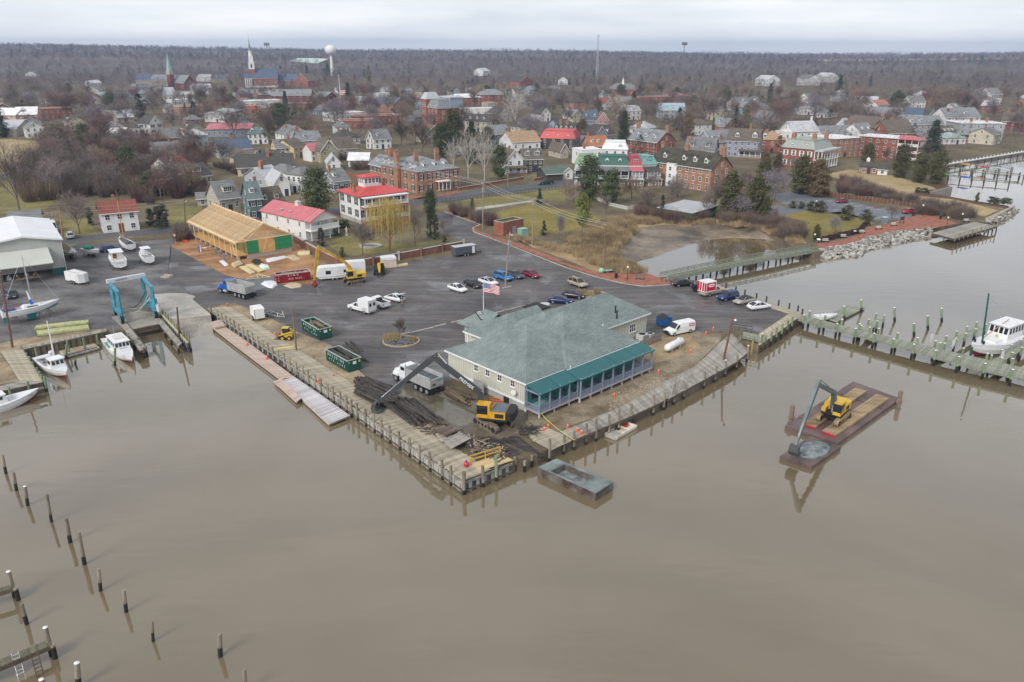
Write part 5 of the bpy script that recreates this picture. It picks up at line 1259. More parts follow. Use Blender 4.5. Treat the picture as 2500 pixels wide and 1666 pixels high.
HS('pale blue roofed house behind the young spruce','y4',1170,800,1450,800,6,10,'gx',3.6,bR,M('pale_blue_roof',(.33,.42,.48),.7,.12,.6),2,5,1)
HS('light grey gable left of the brick flats','y4',815,720,912,715,6,10,'gy',3.4,bR,GY,2,2,1)
HS('white gable front house left of the bank','y3',2085,475,2175,475,6.5,10,'gy',3.4,WH,GY,2,2,1,C1,chm=BR)
HS('white gable by the dark cedar','y3',1885,845,1990,840,5,10,'gy',3.2,WH,b4,2,2,1)
hs=HS('brick gable with big chimney in the far trees','y3',1660,490,1790,480,6.5,14,'gy',5,BR,b4,2,2,2,((.6,.05,2.5,2.5,1.2),),chm=BR)
hs=HS('brick bank with grey hipped roof and white cupola','y4',572,575,940,580,6.5,16,'hip',5,BR,GY,1,7,2,cat='bank',name='bank')
w_=HO[-1][1];B().box(w_*.38,-2.5,0,w_*.62,0,6.4).o('portico',BR,hs);bb=B();hp(bb,w_*.36,-3,w_*.64,4,6.4,4.2,'y');bb.o('portico_roof',aq,hs)
B().cb(w_/2,8,10.5,2.6,2.6,3).cb(w_/2,8,13.5,1.8,1.8,2.6).o('cupola',WH,hs);B().cyl((w_/2,8,16.1),(w_/2,8,18.5),1,.1,8).cyl((w_/2,8,18.5),(w_/2,8,21.5),.12,.05,6).o('cupola_spire',LG,hs)
# right
HS('brick house with orange tiled hipped roof','y5',185,845,400,850,6.2,10,'hip',3.2,BR,b1,2,3,2,((.3,.6,2,1.2,1),),((.2,1.8),(.8,1.6)))
hs=HS('grand brick mansion with grey green mansard and white columned porch','y5',372,905,632,928,8,17,'mans',3.4,BR,M('grey_green_mansard',(.33,.36,.33),.7,.12,.8),2,4,5,((.2,.2,2.2,1.6,1),(.8,.3,2.2,1.6,1),(.9,.8,2.2,1.6,1)),((.3,1.3),(.75,1.3)),shut=WH,near=True,wh=2.1)
w_=HO[-1][1]
pp=T('columned_porch','white two storey columned porch on the grand brick mansion','porch',dK(hs,w_+.1,0),hs.rotation_euler.z)
for z in(.7,3.9):B().box(0,.2,z-.25,3.6,16.8,z).o('porch_floor',WH,pp)
B().box(-.0,-.1,7.3,4,17.2,7.9).o('porch_roof',LG,pp)
pm=B().cyl((0,0,0),(0,0,7.3),.24,.2,8).mesh('column',WH)
for i in range(7):a2('column',pm,pp,(3.3,.4+i*2.68,0))
a2('column',pm,pp,(.2,.3,0));a2('column',pm,pp,(1.7,.3,0))
for z in(4.7,1.5):B().box(3.25,.3,z,3.35,16.7,z+.1).box(.1,.28,z,3.3,.36,z+.1).o('railing',WH,pp)
HS('brick wing with white flat roof behind the columned porch','y5',790,842,1010,830,8.5,12,'slab',0,ba,WR,3,5,2,wh=1.4)
hs=HS('long brick apartment house with white roof','y5',1005,815,1322,838,9.3,13,'slab',0,BR,WR,3,5,2,near=True,wh=1.4,door=0,ov=.6)
w_=HO[-1][1]
pp=T('balcony_stack','three storey white balcony stack with faded red roof','balcony',dK(hs,w_+.1,0),hs.rotation_euler.z)
for z in(.5,3.5,6.5):B().box(0,-.3,z-.25,8.8,7,z).o('balcony_floor',WH,pp);B().box(0,-.3,z,8.8,-.2,z+1).o('parapet',WH,pp)
for x in(.1,3,5.9,8.7):B().cb(x,-.2,0,.25,.25,9.3).o('post',WH,pp)
B().box(0,2.5,0,8.6,2.7,9.2).o('wall',BR,pp)
bb=B();hp(bb,-.5,-.8,9.4,8,9.3,1.4,'x',0,4,.2);bb.o('roof',PK,pp)
HS('white house with pale roof behind the brick mansion','y5',460,775,670,770,8,10,'gx',3.6,WH,LG,2,4,1,((.95,.5,2),),chm=WH)
HS('white flat roofed wing behind the brick mansion','y5',390,790,600,785,7,9,'flat',0,WH,WR,2,4,1,((.4,.5,1.6),),chm=BR)
HS('brick gable with brown roof behind the apartment house','y5',1130,745,1240,735,8,14,'gy',4.2,BR,BF,2,2,2,((.6,.05,2.4,1.8,1),))
HS('brown roofed wing behind the apartment house','y5',1240,790,1460,785,6,12,'gx',5,BR,BF,2,4,1,((.5,.6,2,1.8,1),))
HS('low grey roofed white house in the right middle ground','y5',710,800,1000,790,5,10,'gx',3,WH,aM,1,5,1,((.95,.5,2,1.2,1),))
HS('slate gabled white house left of the brick gable','y5',1020,785,1140,775,6,9,'gx',3.4,WH,aM,2,3,1,dorm=((.3,1.4),(.7,1.4)))
HS('large grey slate roofed house under the green tree','y5',1095,645,1365,650,6,12,'gx',4,bR,aM,2,5,1,((.9,.5,2),))
HS('blue grey hipped house in the right middle ground','y5',1370,635,1520,640,5.5,9,'gx',3.4,WH,am,2,3,1,((.8,.5,1.6),),chm=BR)
HS('dormered slate house in front of the blue grey hip','y5',1400,720,1700,715,6,10,'gx',3.6,bR,aM,2,6,1,dorm=((.15,1.6),(.4,1.6)))
HS('white timbered house with slate roof on the right','y5',1718,660,2000,655,6,11,'gx',4.4,WH,aM,2,5,1,((.15,.3,1.6,1.4,1),),((.6,1.8),),chm=BR)
hs=HS('three storey grey white house at the right edge','y5',1832,712,2200,715,9,13,'slab',0,bR,WR,3,6,3,((.4,.5,2,1.2,1),(.75,.5,2.2,1.2,1)),wh=1.5,door=0)
porch(hs,-1,16,3,3.4,7,M('pale_teal_roof',(.33,.43,.41),.7,.1,.6),z0=.6)
HS('dark shingled dormer row at the right edge','y5',1705,790,1810,785,4,8,'gx',2.8,DS_,BF,1,3,0,dorm=((.2,1.2),(.5,1.2),(.8,1.2)))
hs=HS('teal roofed waterfront house behind the evergreens','y5',1705,830,1880,828,3.4,9,'hip',2,WH,M('pale_teal_roof',(.33,.43,.41)),1,4,1)
HS('brick gable house at the far right edge','y5',2175,690,2420,700,6,10,'gx',4,al,BF,2,4,1,((.15,.5,2),(.5,.5,2)))
HS('small brick garden house with white cupola','y5',1018,1065,1150,1070,2.8,5,'hip',2.2,ba,b4,1,3,1,near=True,cat='outbuilding',name='outbuilding')
hs=HO[-1][0];B().cb(2.6,2.5,4.6,1.2,1.2,.9).cyl((2.6,2.5,5.5),(2.6,2.5,6.3),.8,.05,8).o('cupola',WH,hs)
HS('small white garden house beside the brick one','y5',1155,1080,1235,1085,2.5,4,'gx',1.6,WH,b4,1,1,1,near=True,cat='outbuilding',name='outbuilding')
HS('round ended white pavilion in the right middle ground','y5',520,590,662,590,4.6,9,'hip',1.4,WH,LG,1,5,2)
HS('white gable in the right middle ground','y5',495,505,592,510,6,10,'gy',3.4,WH,GY,2,2,1)
HS('pale twin gabled house by the lilac coloured tree','y5',5,545,200,535,6,9,'gx',3.4,bR,GY,2,4,1,dorm=((.3,1.6),(.8,1.6)))
HS('long white roofed house right of centre','y5',960,525,1150,530,5.5,10,'gx',3,WH,LG,2,4,1)
HS('red roofed white cottage by the green tree','y5',1160,560,1250,555,5,9,'gx',3,WH,M('salmon_roof',(.45,.2,.15),.8,.1,1),2,2,1)
HS('pale gable on the right middle ground','y5',1430,530,1550,528,5.6,9,'gx',3.4,WH,GY,2,3,1)
# green shed on the cove
c0,c1=he('y8',1150,785,1310,805,3.2);c2=P('y8',1470,745,3.2)
hs=house('dark green shed with pale flat roof beside the cove',P('y8',1035,760,3),P('y8',1310,805,3),3,(c2-P('y8',1310,805,3.2)).length,'shed',.4,M('bottle_green_shed',(.012,.12,.062),.6,.1,1),M('pale_grey_shed_roof',(.42,.43,.45),.7,.12,.3),1,0,0,near=True,cat='shed',name='shed')
# brick pump house and transformer
c0,c1=he('y7',1632,800,1718,815,3.2)
c0,c1=P('y7',1628,925),P('y7',1718,945)
ph=T('pump_house','small square brick pump house with an open mossy roof','building',c0,az(c0,c1));w_,d_=(c1-c0).length,(P('y7',1862,895)-c1).length
B().box(0,0,0,w_,.25,3.6).box(0,d_-.25,0,w_,d_,3.6).box(0,.25,0,.25,d_-.25,3.6).box(w_-.25,.25,0,w_,d_-.25,3.6).o('wall',BR,ph)
B().box(.25,.25,2.9,w_-.25,d_-.25,3.1).o('roof',M('mossy_flat_roof',(.15,.19,.07),.9,.3,.8),ph);B().box(w_-.03,d_*.45,0,w_+.04,d_*.62,2.1).o('door',cG,ph)
B().box(-.05,-.05,3.6,w_+.05,.3,3.7).box(-.05,d_-.3,3.6,w_+.05,d_+.05,3.7).box(-.05,.3,3.6,.3,d_-.3,3.7).box(w_-.3,.3,3.6,w_+.05,d_-.3,3.7).o('coping',M('verdigris_coping',(.28,.38,.33),.7,.1,1),ph)
HO.append((ph,w_,d_,3.7,ph.rotation_euler.z,'pump'))
o=T('transformer_box','pale green transformer cabinet beside the pump house','cabinet',P('y7',1898,950),R(38));B().cb(0,0,.3,2.2,1.8,1.9).o('cabinet',M('mint_cabinet',(.25,.42,.33),.5,.1,1),o);B().cb(0,0,0,2.6,2.2,.3).o('plinth',cw,o);B().cb(0,0,2.2,2.35,1.95,.1).o('lid',M('mint_lid',(.29,.46,.37),.5,.1,1),o)
# church with portico and steeple
c0,c1=he('y2',738,452,1018,450,11.5)
ch=house('red brick church with dark blue roof and white steeple',c0,c1,11.5,18,'gx',9.5,BR,am,1,5,0,near=False,cat='church',name='church',door=0,ww=2,wh=5)
w_=HO[-1][1]
B().box(-.1,-.1,0,w_+.1,-.02,2.2).o('base_band',WH,ch)
B().box(-9,1.5,0,0,16.5,1.4).box(-9,1.5,10,-.1,16.5,11.5).o('portico',WH,ch)
cm=B().cyl((0,0,1.4),(0,0,10),.75,.65,10).mesh('column',WH)
for i in range(5):a2('column',cm,ch,(-8,2.5+i*3.25,0))
for x in(-5.5,-3,-.8):a2('column',cm,ch,(x,2.2,0))
bb=B();hp(bb,-9.6,.8,2,17.2,11.5,5.5,'x');bb.o('portico_roof',am,ch)
B().add([(-9.2,1.5,11.4),(-9.2,16.5,11.4),(-9.2,9,16.6)],[(0,2,1)]).o('pediment',WH,ch)
sx,sy=1,9
B().cb(sx,sy,13,7.5,7.5,9).o('tower_base',BR,ch)
B().cb(sx,sy,22,7,7,8).cb(sx,sy,30,7.8,7.8,.6).cb(sx,sy,30.6,5.4,5.4,7).cb(sx,sy,37.6,6,6,.5).cyl((sx,sy,38),(sx,sy,43.5),2.2,2,8).cyl((sx,sy,43.5),(sx,sy,44),2.5,2.5,8).o('steeple',WH,ch)
B().cyl((sx,sy,44),(sx,sy,58),1.7,.08,8).cyl((sx,sy,58),(sx,sy,66),.12,.05,6).o('spire',aM,ch)
B().box(sx-.9,sy-3.56,23.5,sx+.9,sy-3.5,28).o('belfry_opening',dZ,ch)
hs=HS('brick parish hall joined to the church','y2',1090,478,1205,480,8,14,'gx',6.5,BR,am,2,3,0)
HS('brick gable hall at the right end of the church','y2',1205,478,1352,482,8.5,16,'gy',7,BR,BF,2,2,2)
HS('dark blue roofed link between church and parish hall','y2',1020,478,1092,478,8,14,'gx',6.5,BR,am,1,2,0,((.1,.3,3),))
HS('brick gable behind the church roof','y2',860,372,970,372,10,16,'gy',8,BR,GY,1,1,0)
# second church with green spire
c0,c1=he('y1',1862,500,2010,505,8)
hs=house('brick church with a tall verdigris spire',c0,c1,8,14,'gx',7,al,aM,1,4,1,cat='church',name='church')
B().cb(4,-2,0,5.5,5.5,17).o('tower',al,hs);B().cb(4,-2,17,6.2,6.2,1.2).cb(4,-2,18.2,5.6,5.6,3).o('belfry',aG,hs);B().cyl((4,-2,21.2),(4,-2,41),3.2,.15,8).cyl((4,-2,41),(4,-2,43),.12,.05,5).o('spire',M('verdigris_copper',(.27,.42,.4),.6,.12,.5),hs)
HS('slate roofed church hall left of the verdigris spire','y1',1480,470,1640,470,8,14,'gx',6,aG,am,1,4,1)
HS('grey roofed nave right of the verdigris spire','y1',1640,470,1850,472,8,12,'gx',5,aG,aM,1,4,1)
# red brick towers (victorian)
c0,c1=he('y3',640,775,755,790,12);hs=house('red brick Victorian corner block with steep white trimmed mansard',c0,c1,12,12,'mans',4.2,BR,aM,3,3,2,dorm=((.3,1.6),(.75,1.6)),ww=1.2,wh=2.2,cat='building',name='corner_block')
w_=HO[-1][1]
B().box(-7,-.5,0,0,9,17).o('tower',BR,hs);bb=B();bb.loft([[(-7.3,-.8,17),(.3,-.8,17),(.3,9.3,17),(-7.3,9.3,17)],[(-5.6,1.2,21),(-1.4,1.2,21),(-1.4,7.3,21),(-5.6,7.3,21)]]);bb.o('tower_roof',LG,hs)
for z in(3,8,12.5):
 for x in(-5,-2):window(hs,x,-.52,z,0,1.1,2.4)
B().box(0,9,12,w_,18,18).o('rear_tower',cG,hs);B().box(-.4,8.6,18,w_+.4,18.4,18.8).o('rear_tower_roof',LG,hs)
for x in(2,5,8):window(hs,x,8.98,15.6,0,1,1.6)
c0,c1=he('y3',510,650,545,650,16)
# far landmarks
c0,c1=he('y2',1180,290,1430,300,8)
fhh=house('huge hall with pale mint roof on the horizon side',*he('y2',1105,285,1440,295,10),10,60,'gx',10,BR,f9,1,0,0,cat='hall',name='hall',ov=1)
for(fr,x,y0,y1,kind,lab)in(('y2',1603,80,185,'tank','white mushroom water tower on the horizon'),('y2',912,65,205,'cell','slim mobile phone mast with antenna ring on the horizon'),('y4',485,-25,290,'lattice','tall lattice radio mast left of centre on the horizon'),('y4',1435,60,145,'cell','distant phone mast above the pine ridge')):
 D0=1500 if kind!='lattice' else 1400
 d=ray(fr,x,y1);ac=CO+d*(D0/hypot(d.x,d.y));ac.z=0;bi=cz(fr,x,y0,ac).z
 o=T({'tank':'water_tower','cell':'phone_mast','lattice':'radio_mast'}[kind],lab,'tower',ac)
 if kind=='tank':
  B().cyl((0,0,0),(0,0,bi-16),3,2,10).o('shaft',WH,o);B().ball((0,0,bi-10),10,10,9,14,8).o('tank',WH,o,smooth=True)
 elif kind=='cell':
  B().cyl((0,0,0),(0,0,bi),.9,.6,6).o('shaft',GY,o);bb=B()
  for k in range(6):a=k*pi/3;bb.cb(4*cos(a),4*sin(a),bi-5,1.2,1.2,5)
  bb.cyl((0,0,bi-3),(0,0,bi-2),4.2,n=8);bb.o('antenna',GY,o)
 else:
  bb=B()
  for k in range(3):a=k*2*pi/3;bb.cyl((2*cos(a),2*sin(a),0),(1.2*cos(a),1.2*sin(a),bi),.35,n=5)
  for k in range(40):
   z=bi*k/40;a=(k%3)*2*pi/3;b2=a+2*pi/3;bb.beam((1.8*cos(a),1.8*sin(a),z),(1.8*cos(b2),1.8*sin(b2),z+bi/40),.3)
  bb.o('lattice',LG,o)
eU=(('y3',1150,240,1260,240,'gx'),('y3',1280,240,1370,238,'mans'),('y3',1400,245,1520,243,'gx'),('y3',565,215,650,215,'gx'),('y3',790,215,880,215,'gx'),('y3',0,210,140,212,'gx'),('y3',140,218,225,215,'gx'),('y2',1890,208,2060,208,'gx'),('y3',230,215,330,213,'flat'),('y3',350,225,445,225,'gx'),('y4',590,270,760,268,'flat'),('y4',800,275,1020,272,'flat'),('y4',0,262,60,262,'flat'),('y4',150,262,270,262,'gx'),('y3',1250,375,1330,372,'gx'),('y2',1630,258,1760,258,'flat'),('y1',1200,290,1330,290,'flat'),('y1',1470,280,1570,280,'gx'),('y1',660,300,760,300,'gx'),('y5',150,345,260,350,'gx'),('y5',490,340,580,345,'gx'),('y5',640,320,740,325,'gx'),('y5',2090,470,2180,470,'gx'))
f7=('brick school wing on the horizon, left of the campus centre','brick campus hall with white pediment on the horizon','brick campus wing right of the pedimented hall','pale college hall left of the little dome','pale college hall with a white cupola on the horizon','long white institutional block near the mint roof','short white block right of the long institutional one','white roofed institution just right of the water tower','low red brick block on the horizon','pale gabled hall right of the low red brick block','pale cream apartment block left of the pair below the ridge','pale cream apartment block right of the pair below the ridge','cream block at the foot of the lattice mast','cream gabled block right of the lattice mast','white house in the far trees below the campus','flat white store right of the mint roof','long white store in the far left trees','white roofed hall in the far left trees','white farm building far left','white house glimpsed far right of the ridge','pale house glimpsed in the far right woods','white roof glimpsed in the far right woods','tan barn at the far right edge')
for(fr,a,b,c,d,rf),lb in zip(eU,f7):
 wl_=BR if lb.startswith(('brick','low red'))else bQ if 'cream' in lb else WH
 house(lb,*he(fr,a,b,c,d,9),9,16,rf,4 if rf!='flat' else 0,wl_,LG if 'white' in lb else GY if rf!='flat' else WR,2,5,0,door=0,cat='building',name='building',wh=2.2,ww=1.6)
e7=[h for h in HO if 'white cupola on the horizon' in h[5]][0];B().cyl((e7[1]/2,8,12),(e7[1]/2,8,22),3.2,3,8).ball((e7[1]/2,8,22),3.2,3.2,4,8,6).cyl((e7[1]/2,8,25),(e7[1]/2,8,31),.5,.1,6).o('cupola',WH,e7[0])
# vehicles and machines
fI=M('tyre_rubber',(.018,.018,.019),.85,.2,3)
RIM=M('wheel_rim',(.42,.43,.45),.35,.1,3,metal=.5)
bu=M('bright_metal',(.6,.61,.63),.25,.1,3,metal=.7)
CG=M('car_glass',(.02,.024,.03),.05,.1,2,spec=.7)
bG=M('headlight_lens',(.65,.67,.7),.15,.05,3)
bX=M('taillight_lens',(.42,.015,.015),.2,.05,3)
ag=M('black_plastic',(.022,.022,.024),.6,.2,3)
cW=M('muddy_steel',(.13,.1,.07),.85,.35,2,c2=(.2,.16,.115))
WM={}
def wheel(a3,x,y,r,w,rim=RIM):
 k=(round(r,2),round(w,2),rim.name)
 if k not in WM:
  WM[k]=(B().cyl((0,-w/2,0),(0,w/2,0),r,n=14).mesh('tyre',fI),B().cyl((0,-w/2-.015,0),(0,w/2+.015,0),r*.6,n=10).mesh('rim',rim))
 o=a2('wheel',WM[k][0],a3,(x,y,r));a2('rim',WM[k][1],o);return o
a9=dict(L=4.75,W=1.84,body=[(-2.37,.45,.78,.78),(-2.2,.3,.98,.88),(-1.3,.26,1.02,.92),(0,.25,.98,.92),(1,.25,.94,.92),(1.85,.28,.84,.88),(2.25,.34,.72,.78),(2.37,.42,.62,.66)],gh=[(-1.95,.98),(-1.05,1.44),(.25,1.46),(1.25,.95)],r=.33,ax=(-1.38,1.42))
cT=dict(L=4.8,W=1.92,body=[(-2.4,.5,.95,.84),(-2.3,.36,1.08,.92),(-1.3,.33,1.1,.96),(0,.32,1.08,.96),(1,.32,1.05,.96),(1.8,.34,.98,.93),(2.28,.4,.86,.84),(2.4,.5,.72,.74)],gh=[(-2.25,1.06),(-1.9,1.68),(.3,1.72),(1.2,1.05)],r=.37,ax=(-1.4,1.45))
eC=dict(L=4.45,W=1.75,body=[(-2.22,.5,.95,.76),(-2.15,.34,1.02,.85),(-1.3,.28,1.03,.88),(0,.26,.99,.88),(1,.26,.94,.88),(1.75,.29,.82,.84),(2.1,.35,.7,.75),(2.22,.42,.6,.62)],gh=[(-2.05,1.02),(-.9,1.46),(.1,1.49),(1.45,.93)],r=.32,ax=(-1.35,1.35))
CM={}
def eN(kind,ad,roofm):
 k=(kind['L'],ad.name,roofm.name)
 if k in CM:return CM[k]
 b=B();a6=[]
 for x,zb,zt,hw in kind['body']:a6.append([(x,-hw*.93,zb),(x,-hw,zb+(zt-zb)*.35),(x,-hw*.97,zt-.06),(x,-hw*.82,zt),(x,hw*.82,zt),(x,hw*.97,zt-.06),(x,hw,zb+(zt-zb)*.35),(x,hw*.93,zb)])
 b.loft(a6);body=b.mesh('body',ad,True)
 g=kind['gh'];hw=kind['W']/2*.88;ht=kind['W']/2*.72;gl=B()
 bO=g
 vs=[(x,s*(hw if z<1.12 else ht),z)for s in(-1,1)for x,z in bO]
 gl.add(vs,[(0,1,2,3),(7,6,5,4),(0,4,5,1),(1,5,6,2),(2,6,7,3)]);glm=gl.mesh('window_glass',CG)
 rf=B();a,c=g[1],g[2]
 rf.add([(a[0]-.08,-ht-.03,a[1]-.05),(c[0]+.08,-ht-.03,c[1]-.05),(c[0]+.08,ht+.03,c[1]-.05),(a[0]-.08,ht+.03,a[1]-.05),(a[0]+.1,-ht+.12,a[1]+.03),(c[0]-.1,-ht+.12,c[1]+.03),(c[0]-.1,ht-.12,c[1]+.03),(a[0]+.1,ht-.12,a[1]+.03)],[(0,3,2,1),(4,5,6,7),(0,1,5,4),(1,2,6,5),(2,3,7,6),(3,0,4,7)])
 pl=B()
 for s in(-1,1):
  pl.beam((g[0][0],s*hw,g[0][1]),(a[0],s*(ht+.01),a[1]-.03),.14,.08);pl.beam((g[3][0],s*hw,g[3][1]),(c[0],s*(ht+.01),c[1]-.03),.09,.07)
  xm=(a[0]+c[0])/2;pl.beam((xm,s*(hw+.005),1),(xm,s*(ht+.01),a[1]-.03),.09,.06)
 CM[k]=(body,glm,rf.mesh('roof',roofm),pl.mesh('pillar',ad));return CM[k]
def b9(fr,c5,c7):
 a,b=P(fr,*c5),P(fr,*c7);m=(a+b)/2;return V3((m.x,m.y,.02)),az(a,b)
def car(a4,fr,c5,c7,kind,ad,cat='car',name='parked_car',roofm=None,group=None,loc=None,rz=None,hatch=False,rack=False):
 if loc is None:loc,rz=b9(fr,c5,c7)
 r=T(name,a4,cat,loc,rz,group)
 bm,gm,rm,pm=eN(kind,ad,roofm or ad)
 a2('body',bm,r);a2('window_glass',gm,r);a2('roof',rm,r);a2('pillar',pm,r)
 for x in kind['ax']:
  for s in(-1,1):wheel(r,x,s*(kind['W']/2-.13),kind['r'],.2)
 L_,W_=kind['L']/2,kind['W']/2;z=kind['body'][-2][2]
 for s in(-1,1):
  B().cb(L_-.2,s*(W_*.68),z-.16,.3,.4,.14).o('headlight',bG,r);B().cb(-L_+.14,s*(W_*.7),.78,.16,.38,.16).o('taillight',bX,r)
  B().cb(.95,s*(W_+.06),.98,.16,.16,.13).o('mirror',ad,r)
 B().cb(-L_-.01,0,.55,.03,.5,.14).o('number_plate',aq,r);B().cb(L_-.08,0,.5,.1,.9,.16).o('grille',ag,r)
 if hatch:
  h=B();a5(h,[(-1.2,-.7,1.55),(-1.2,.7,1.55),(-2.5,.66,1.9),(-2.5,-.66,1.9)],.06);h.o('tailgate',ad,r);B().box(-2.2,-.7,.8,-1.3,.7,1.1).o('boot_opening',ag,r)
 if rack:B().box(-1.6,-.6,1.75,.1,-.55,1.82).box(-1.6,.55,1.75,.1,.6,1.82).o('roof_rack',ag,r)
 return r
PW,PBK,PBL,PGY,PRD,PTN,PNV,PSV,PBG=(ae(n,c)for n,c in(('white_car_paint',(.74,.75,.76)),('black_car_paint',(.015,.016,.018)),('bright_blue_car_paint',(.02,.16,.45)),('grey_car_paint',(.06,.075,.09)),('crimson_car_paint',(.22,.012,.03)),('tan_car_paint',(.38,.31,.22)),('navy_car_paint',(.012,.03,.13)),('silver_car_paint',(.36,.38,.41)),('beige_car_paint',(.36,.33,.29))))
G1='cars parked in the lot row'
car('white sedan at the left end of the parked row','z5',(165,228),(315,275),a9,PW,group=G1)
car('black sedan second from the left in the parked row','z5',(305,190),(445,240),a9,PBK,group=G1)
car('white sedan with sunroof beside the blue hatchback','z5',(420,170),(595,218),a9,PW,group=G1)
B().box(-.6,-.45,1.49,.1,.45,1.505).o('sunroof',CG,[o for o in d3.objects if o.get('label','').startswith('white sedan with sunroof')][0])
car('bright blue hatchback behind the utility pole','z5',(555,128),(725,178),cT,PBL,group=G1)
car('grey sedan between the blue hatchback and the crimson sedan','z5',(678,108),(812,160),a9,PGY,group=G1)
car('crimson sedan at the right end of the parked row','z5',(797,105),(962,153),a9,PRD,group=G1)
car('tan sport utility car parked by the planter','z5',(1200,180),(1370,238),cT,PTN,rack=True)
car('navy sedan half hidden behind the restaurant roof','z5',(1030,350),(1235,362),a9,PNV)
car('black sedan behind the navy sedan near the planter','z5',(1160,302),(1330,318),a9,PBK)
G2='cars parked along the east edge'
car('black sedan near the footbridge','z6',(348,222),(532,212),a9,PBK,group=G2)
car('dark blue sport utility car beside the red box truck','z6',(945,318),(740,362),cT,PNV,group=G2)
car('beige coupe with black soft top','z6',(1095,355),(893,398),a9,PBG,roofm=ag,group=G2)
car('white sedan nearest the pier bollards','z6',(1035,440),(1220,415),a9,PW,group=G2)
car('white hatchback with its tailgate open','z3',(1915,150),(1752,112),eC,PW,hatch=True)
car('dark grey estate car beside the boat shed','z1',(92,765),(30,735),cT,PGY)
car('silver sport utility car on the lawn by the yellow pole','x4',(1240,750),(1225,690),cT,PSV,rack=True)
car('dark blue car half hidden behind the cabin boats','z1',(625,480),(690,470),a9,PNV)
car('dark red car at the top of the promenade car park','x1',(2010,335),(2180,318),a9,PRD)
car('bright red car at the end of the promenade car park','x2',(790,1010),(965,985),a9,ae('red_car_paint',(.4,.015,.03)))
car('white car parked on the upper street','y7',(2190,420),(2285,408),a9,PW)
for(x,y,m,kd,l)in((1415,1098,PRD,cT,'maroon car under the white farmhouse'),(1520,1140,ae('red_car_paint',(.4,.015,.03)),cT,'bright red car in the little town car park'),(1742,1088,PBK,a9,'black car right of the white farmhouse'),(1802,1086,PW,a9,'white car right of the white farmhouse'),(1805,1130,PSV,a9,'silver car by the cross street'),(1862,1132,PBK,cT,'dark car by the cross street')):
 car(l,None,None,None,kd,m,loc=P('y1',x,y,.02),rz=R(15),group='cars by the cross street')
car('white pickup sized car beside the teal roofed bungalow',None,None,None,cT,PW,loc=P('y2',655,1090,.02),rz=R(10))
def bC(a4,fr,c5,c7,ad,cap=None,low=None,L_=5.8):
 loc,rz=b9(fr,c5,c7);r=T('pickup_truck',a4,'pickup truck',loc,rz);h=L_/2;low=low or ad
 b=B();a6=[]
 for x,zt,hw in((-h,1.08,.95),(-h+.1,1.1,1),(-.5,1.1,1),(.4,1.1,1),(1.2,1.12,1),(h-.4,1.05,.98),(h,.85,.9)):a6.append([(x,-hw,.45),(x,-hw,zt*.9),(x,-hw*.92,zt),(x,hw*.92,zt),(x,hw,zt*.9),(x,hw,.45)])
 b.loft(a6);b.o('body',low,r,smooth=False)
 B().box(-h+.12,-.8,1.06,-.55,.8,1.14).o('bed_liner',ag,r)
 B().box(-h,-1,1.1,-.5,-.88,1.32).box(-h,.88,1.1,-.5,1,1.32).box(-h,-.88,1.1,-h+.1,.88,1.32).o('bed_side',low,r)
 g=B();vs=[(x,s*y,z)for s in(-1,1)for x,y,z in((-.45,.9,1.1),(-.35,.76,1.75),(.75,.76,1.75),(1.35,.9,1.12))];g.add(vs,[(0,1,2,3),(7,6,5,4),(0,4,5,1),(1,5,6,2),(2,6,7,3)]);g.o('window_glass',CG,r)
 B().box(-.48,-.8,1.7,.82,.8,1.82).o('roof',ad,r)
 pl=B()
 for s in(-1,1):pl.beam((-.47,s*.92,1.1),(-.37,s*.79,1.74),.16,.06);pl.beam((.3,s*.92,1.1),(.25,s*.79,1.74),.1,.06);pl.beam((1.34,s*.91,1.1),(.76,s*.79,1.74),.09,.06)
 pl.o('pillar',ad,r)
 for x in(-h+1.2,h-1.05):
  for s in(-1,1):wheel(r,x,s*.88,.39,.25)
 for s in(-1,1):B().cb(h-.08,s*.75,.78,.1,.35,.2).o('headlight',bG,r);B().cb(-h-.01,s*.9,.8,.06,.16,.35).o('taillight',bX,r)
 B().cb(h+.04,0,.42,.16,1.9,.25).cb(-h-.08,0,.42,.18,1.8,.2).o('bumper',bu,r)
 return r
bC('white pickup with an open dark bed','z3',(1790,215),(1572,140),PW)
r=bC('white pickup with a tall white utility body','z3',(1655,262),(1408,195),PW)
B().box(-3,-1.08,.7,-.2,1.08,2.75).o('utility_body',PW,r);B().box(-3.03,-.75,1.6,-2.99,-.25,2.2).box(-3.03,.25,1.6,-2.99,.75,2.2).o('rear_window',CG,r);B().box(-2.6,-1.1,.8,-1.2,-1.07,1.3).box(-2.6,1.07,.8,-1.2,1.1,1.3).o('side_locker',M('locker_grey',(.5,.5,.5),.5,.1,2),r)
r=bC('tan pickup carrying a red and white box','z6',(575,322),(828,268),PW,low=PTN)
cP=ae('box_red',(.55,.02,.05));bx=B().box(-3.05,-1.15,1.05,-.2,1.15,3.15).o('cargo_box',PW,r)
for s in(-1,1):
 B().box(-2.85,s*1.16-.012,1.3,-.4,s*1.16+.012,2.95).o('side_panel',cP,r);o=B().cyl((0,-.02,0),(0,.02,0),.42,n=14).o('logo_oval',aq,r,(-1.6,s*1.17,2.4));o.scale=(2.1,1,.8)
 B().box(-2.15,s*1.19-.01,2.3,-1.05,s*1.19+.01,2.36).box(-2,s*1.19-.01,2.44,-1.2,s*1.19+.01,2.52).o('logo_stroke',cP,r)
for y in(-.95,-.35,.35,.95):B().box(-3.075,y-.22,1.2,-3.05,y+.22,3).o('rear_panel',cP,r)
bC('dark green pickup on the upper street','y7',(2180,455),(2045,465),ae('dark_green_car_paint',(.012,.04,.04)))
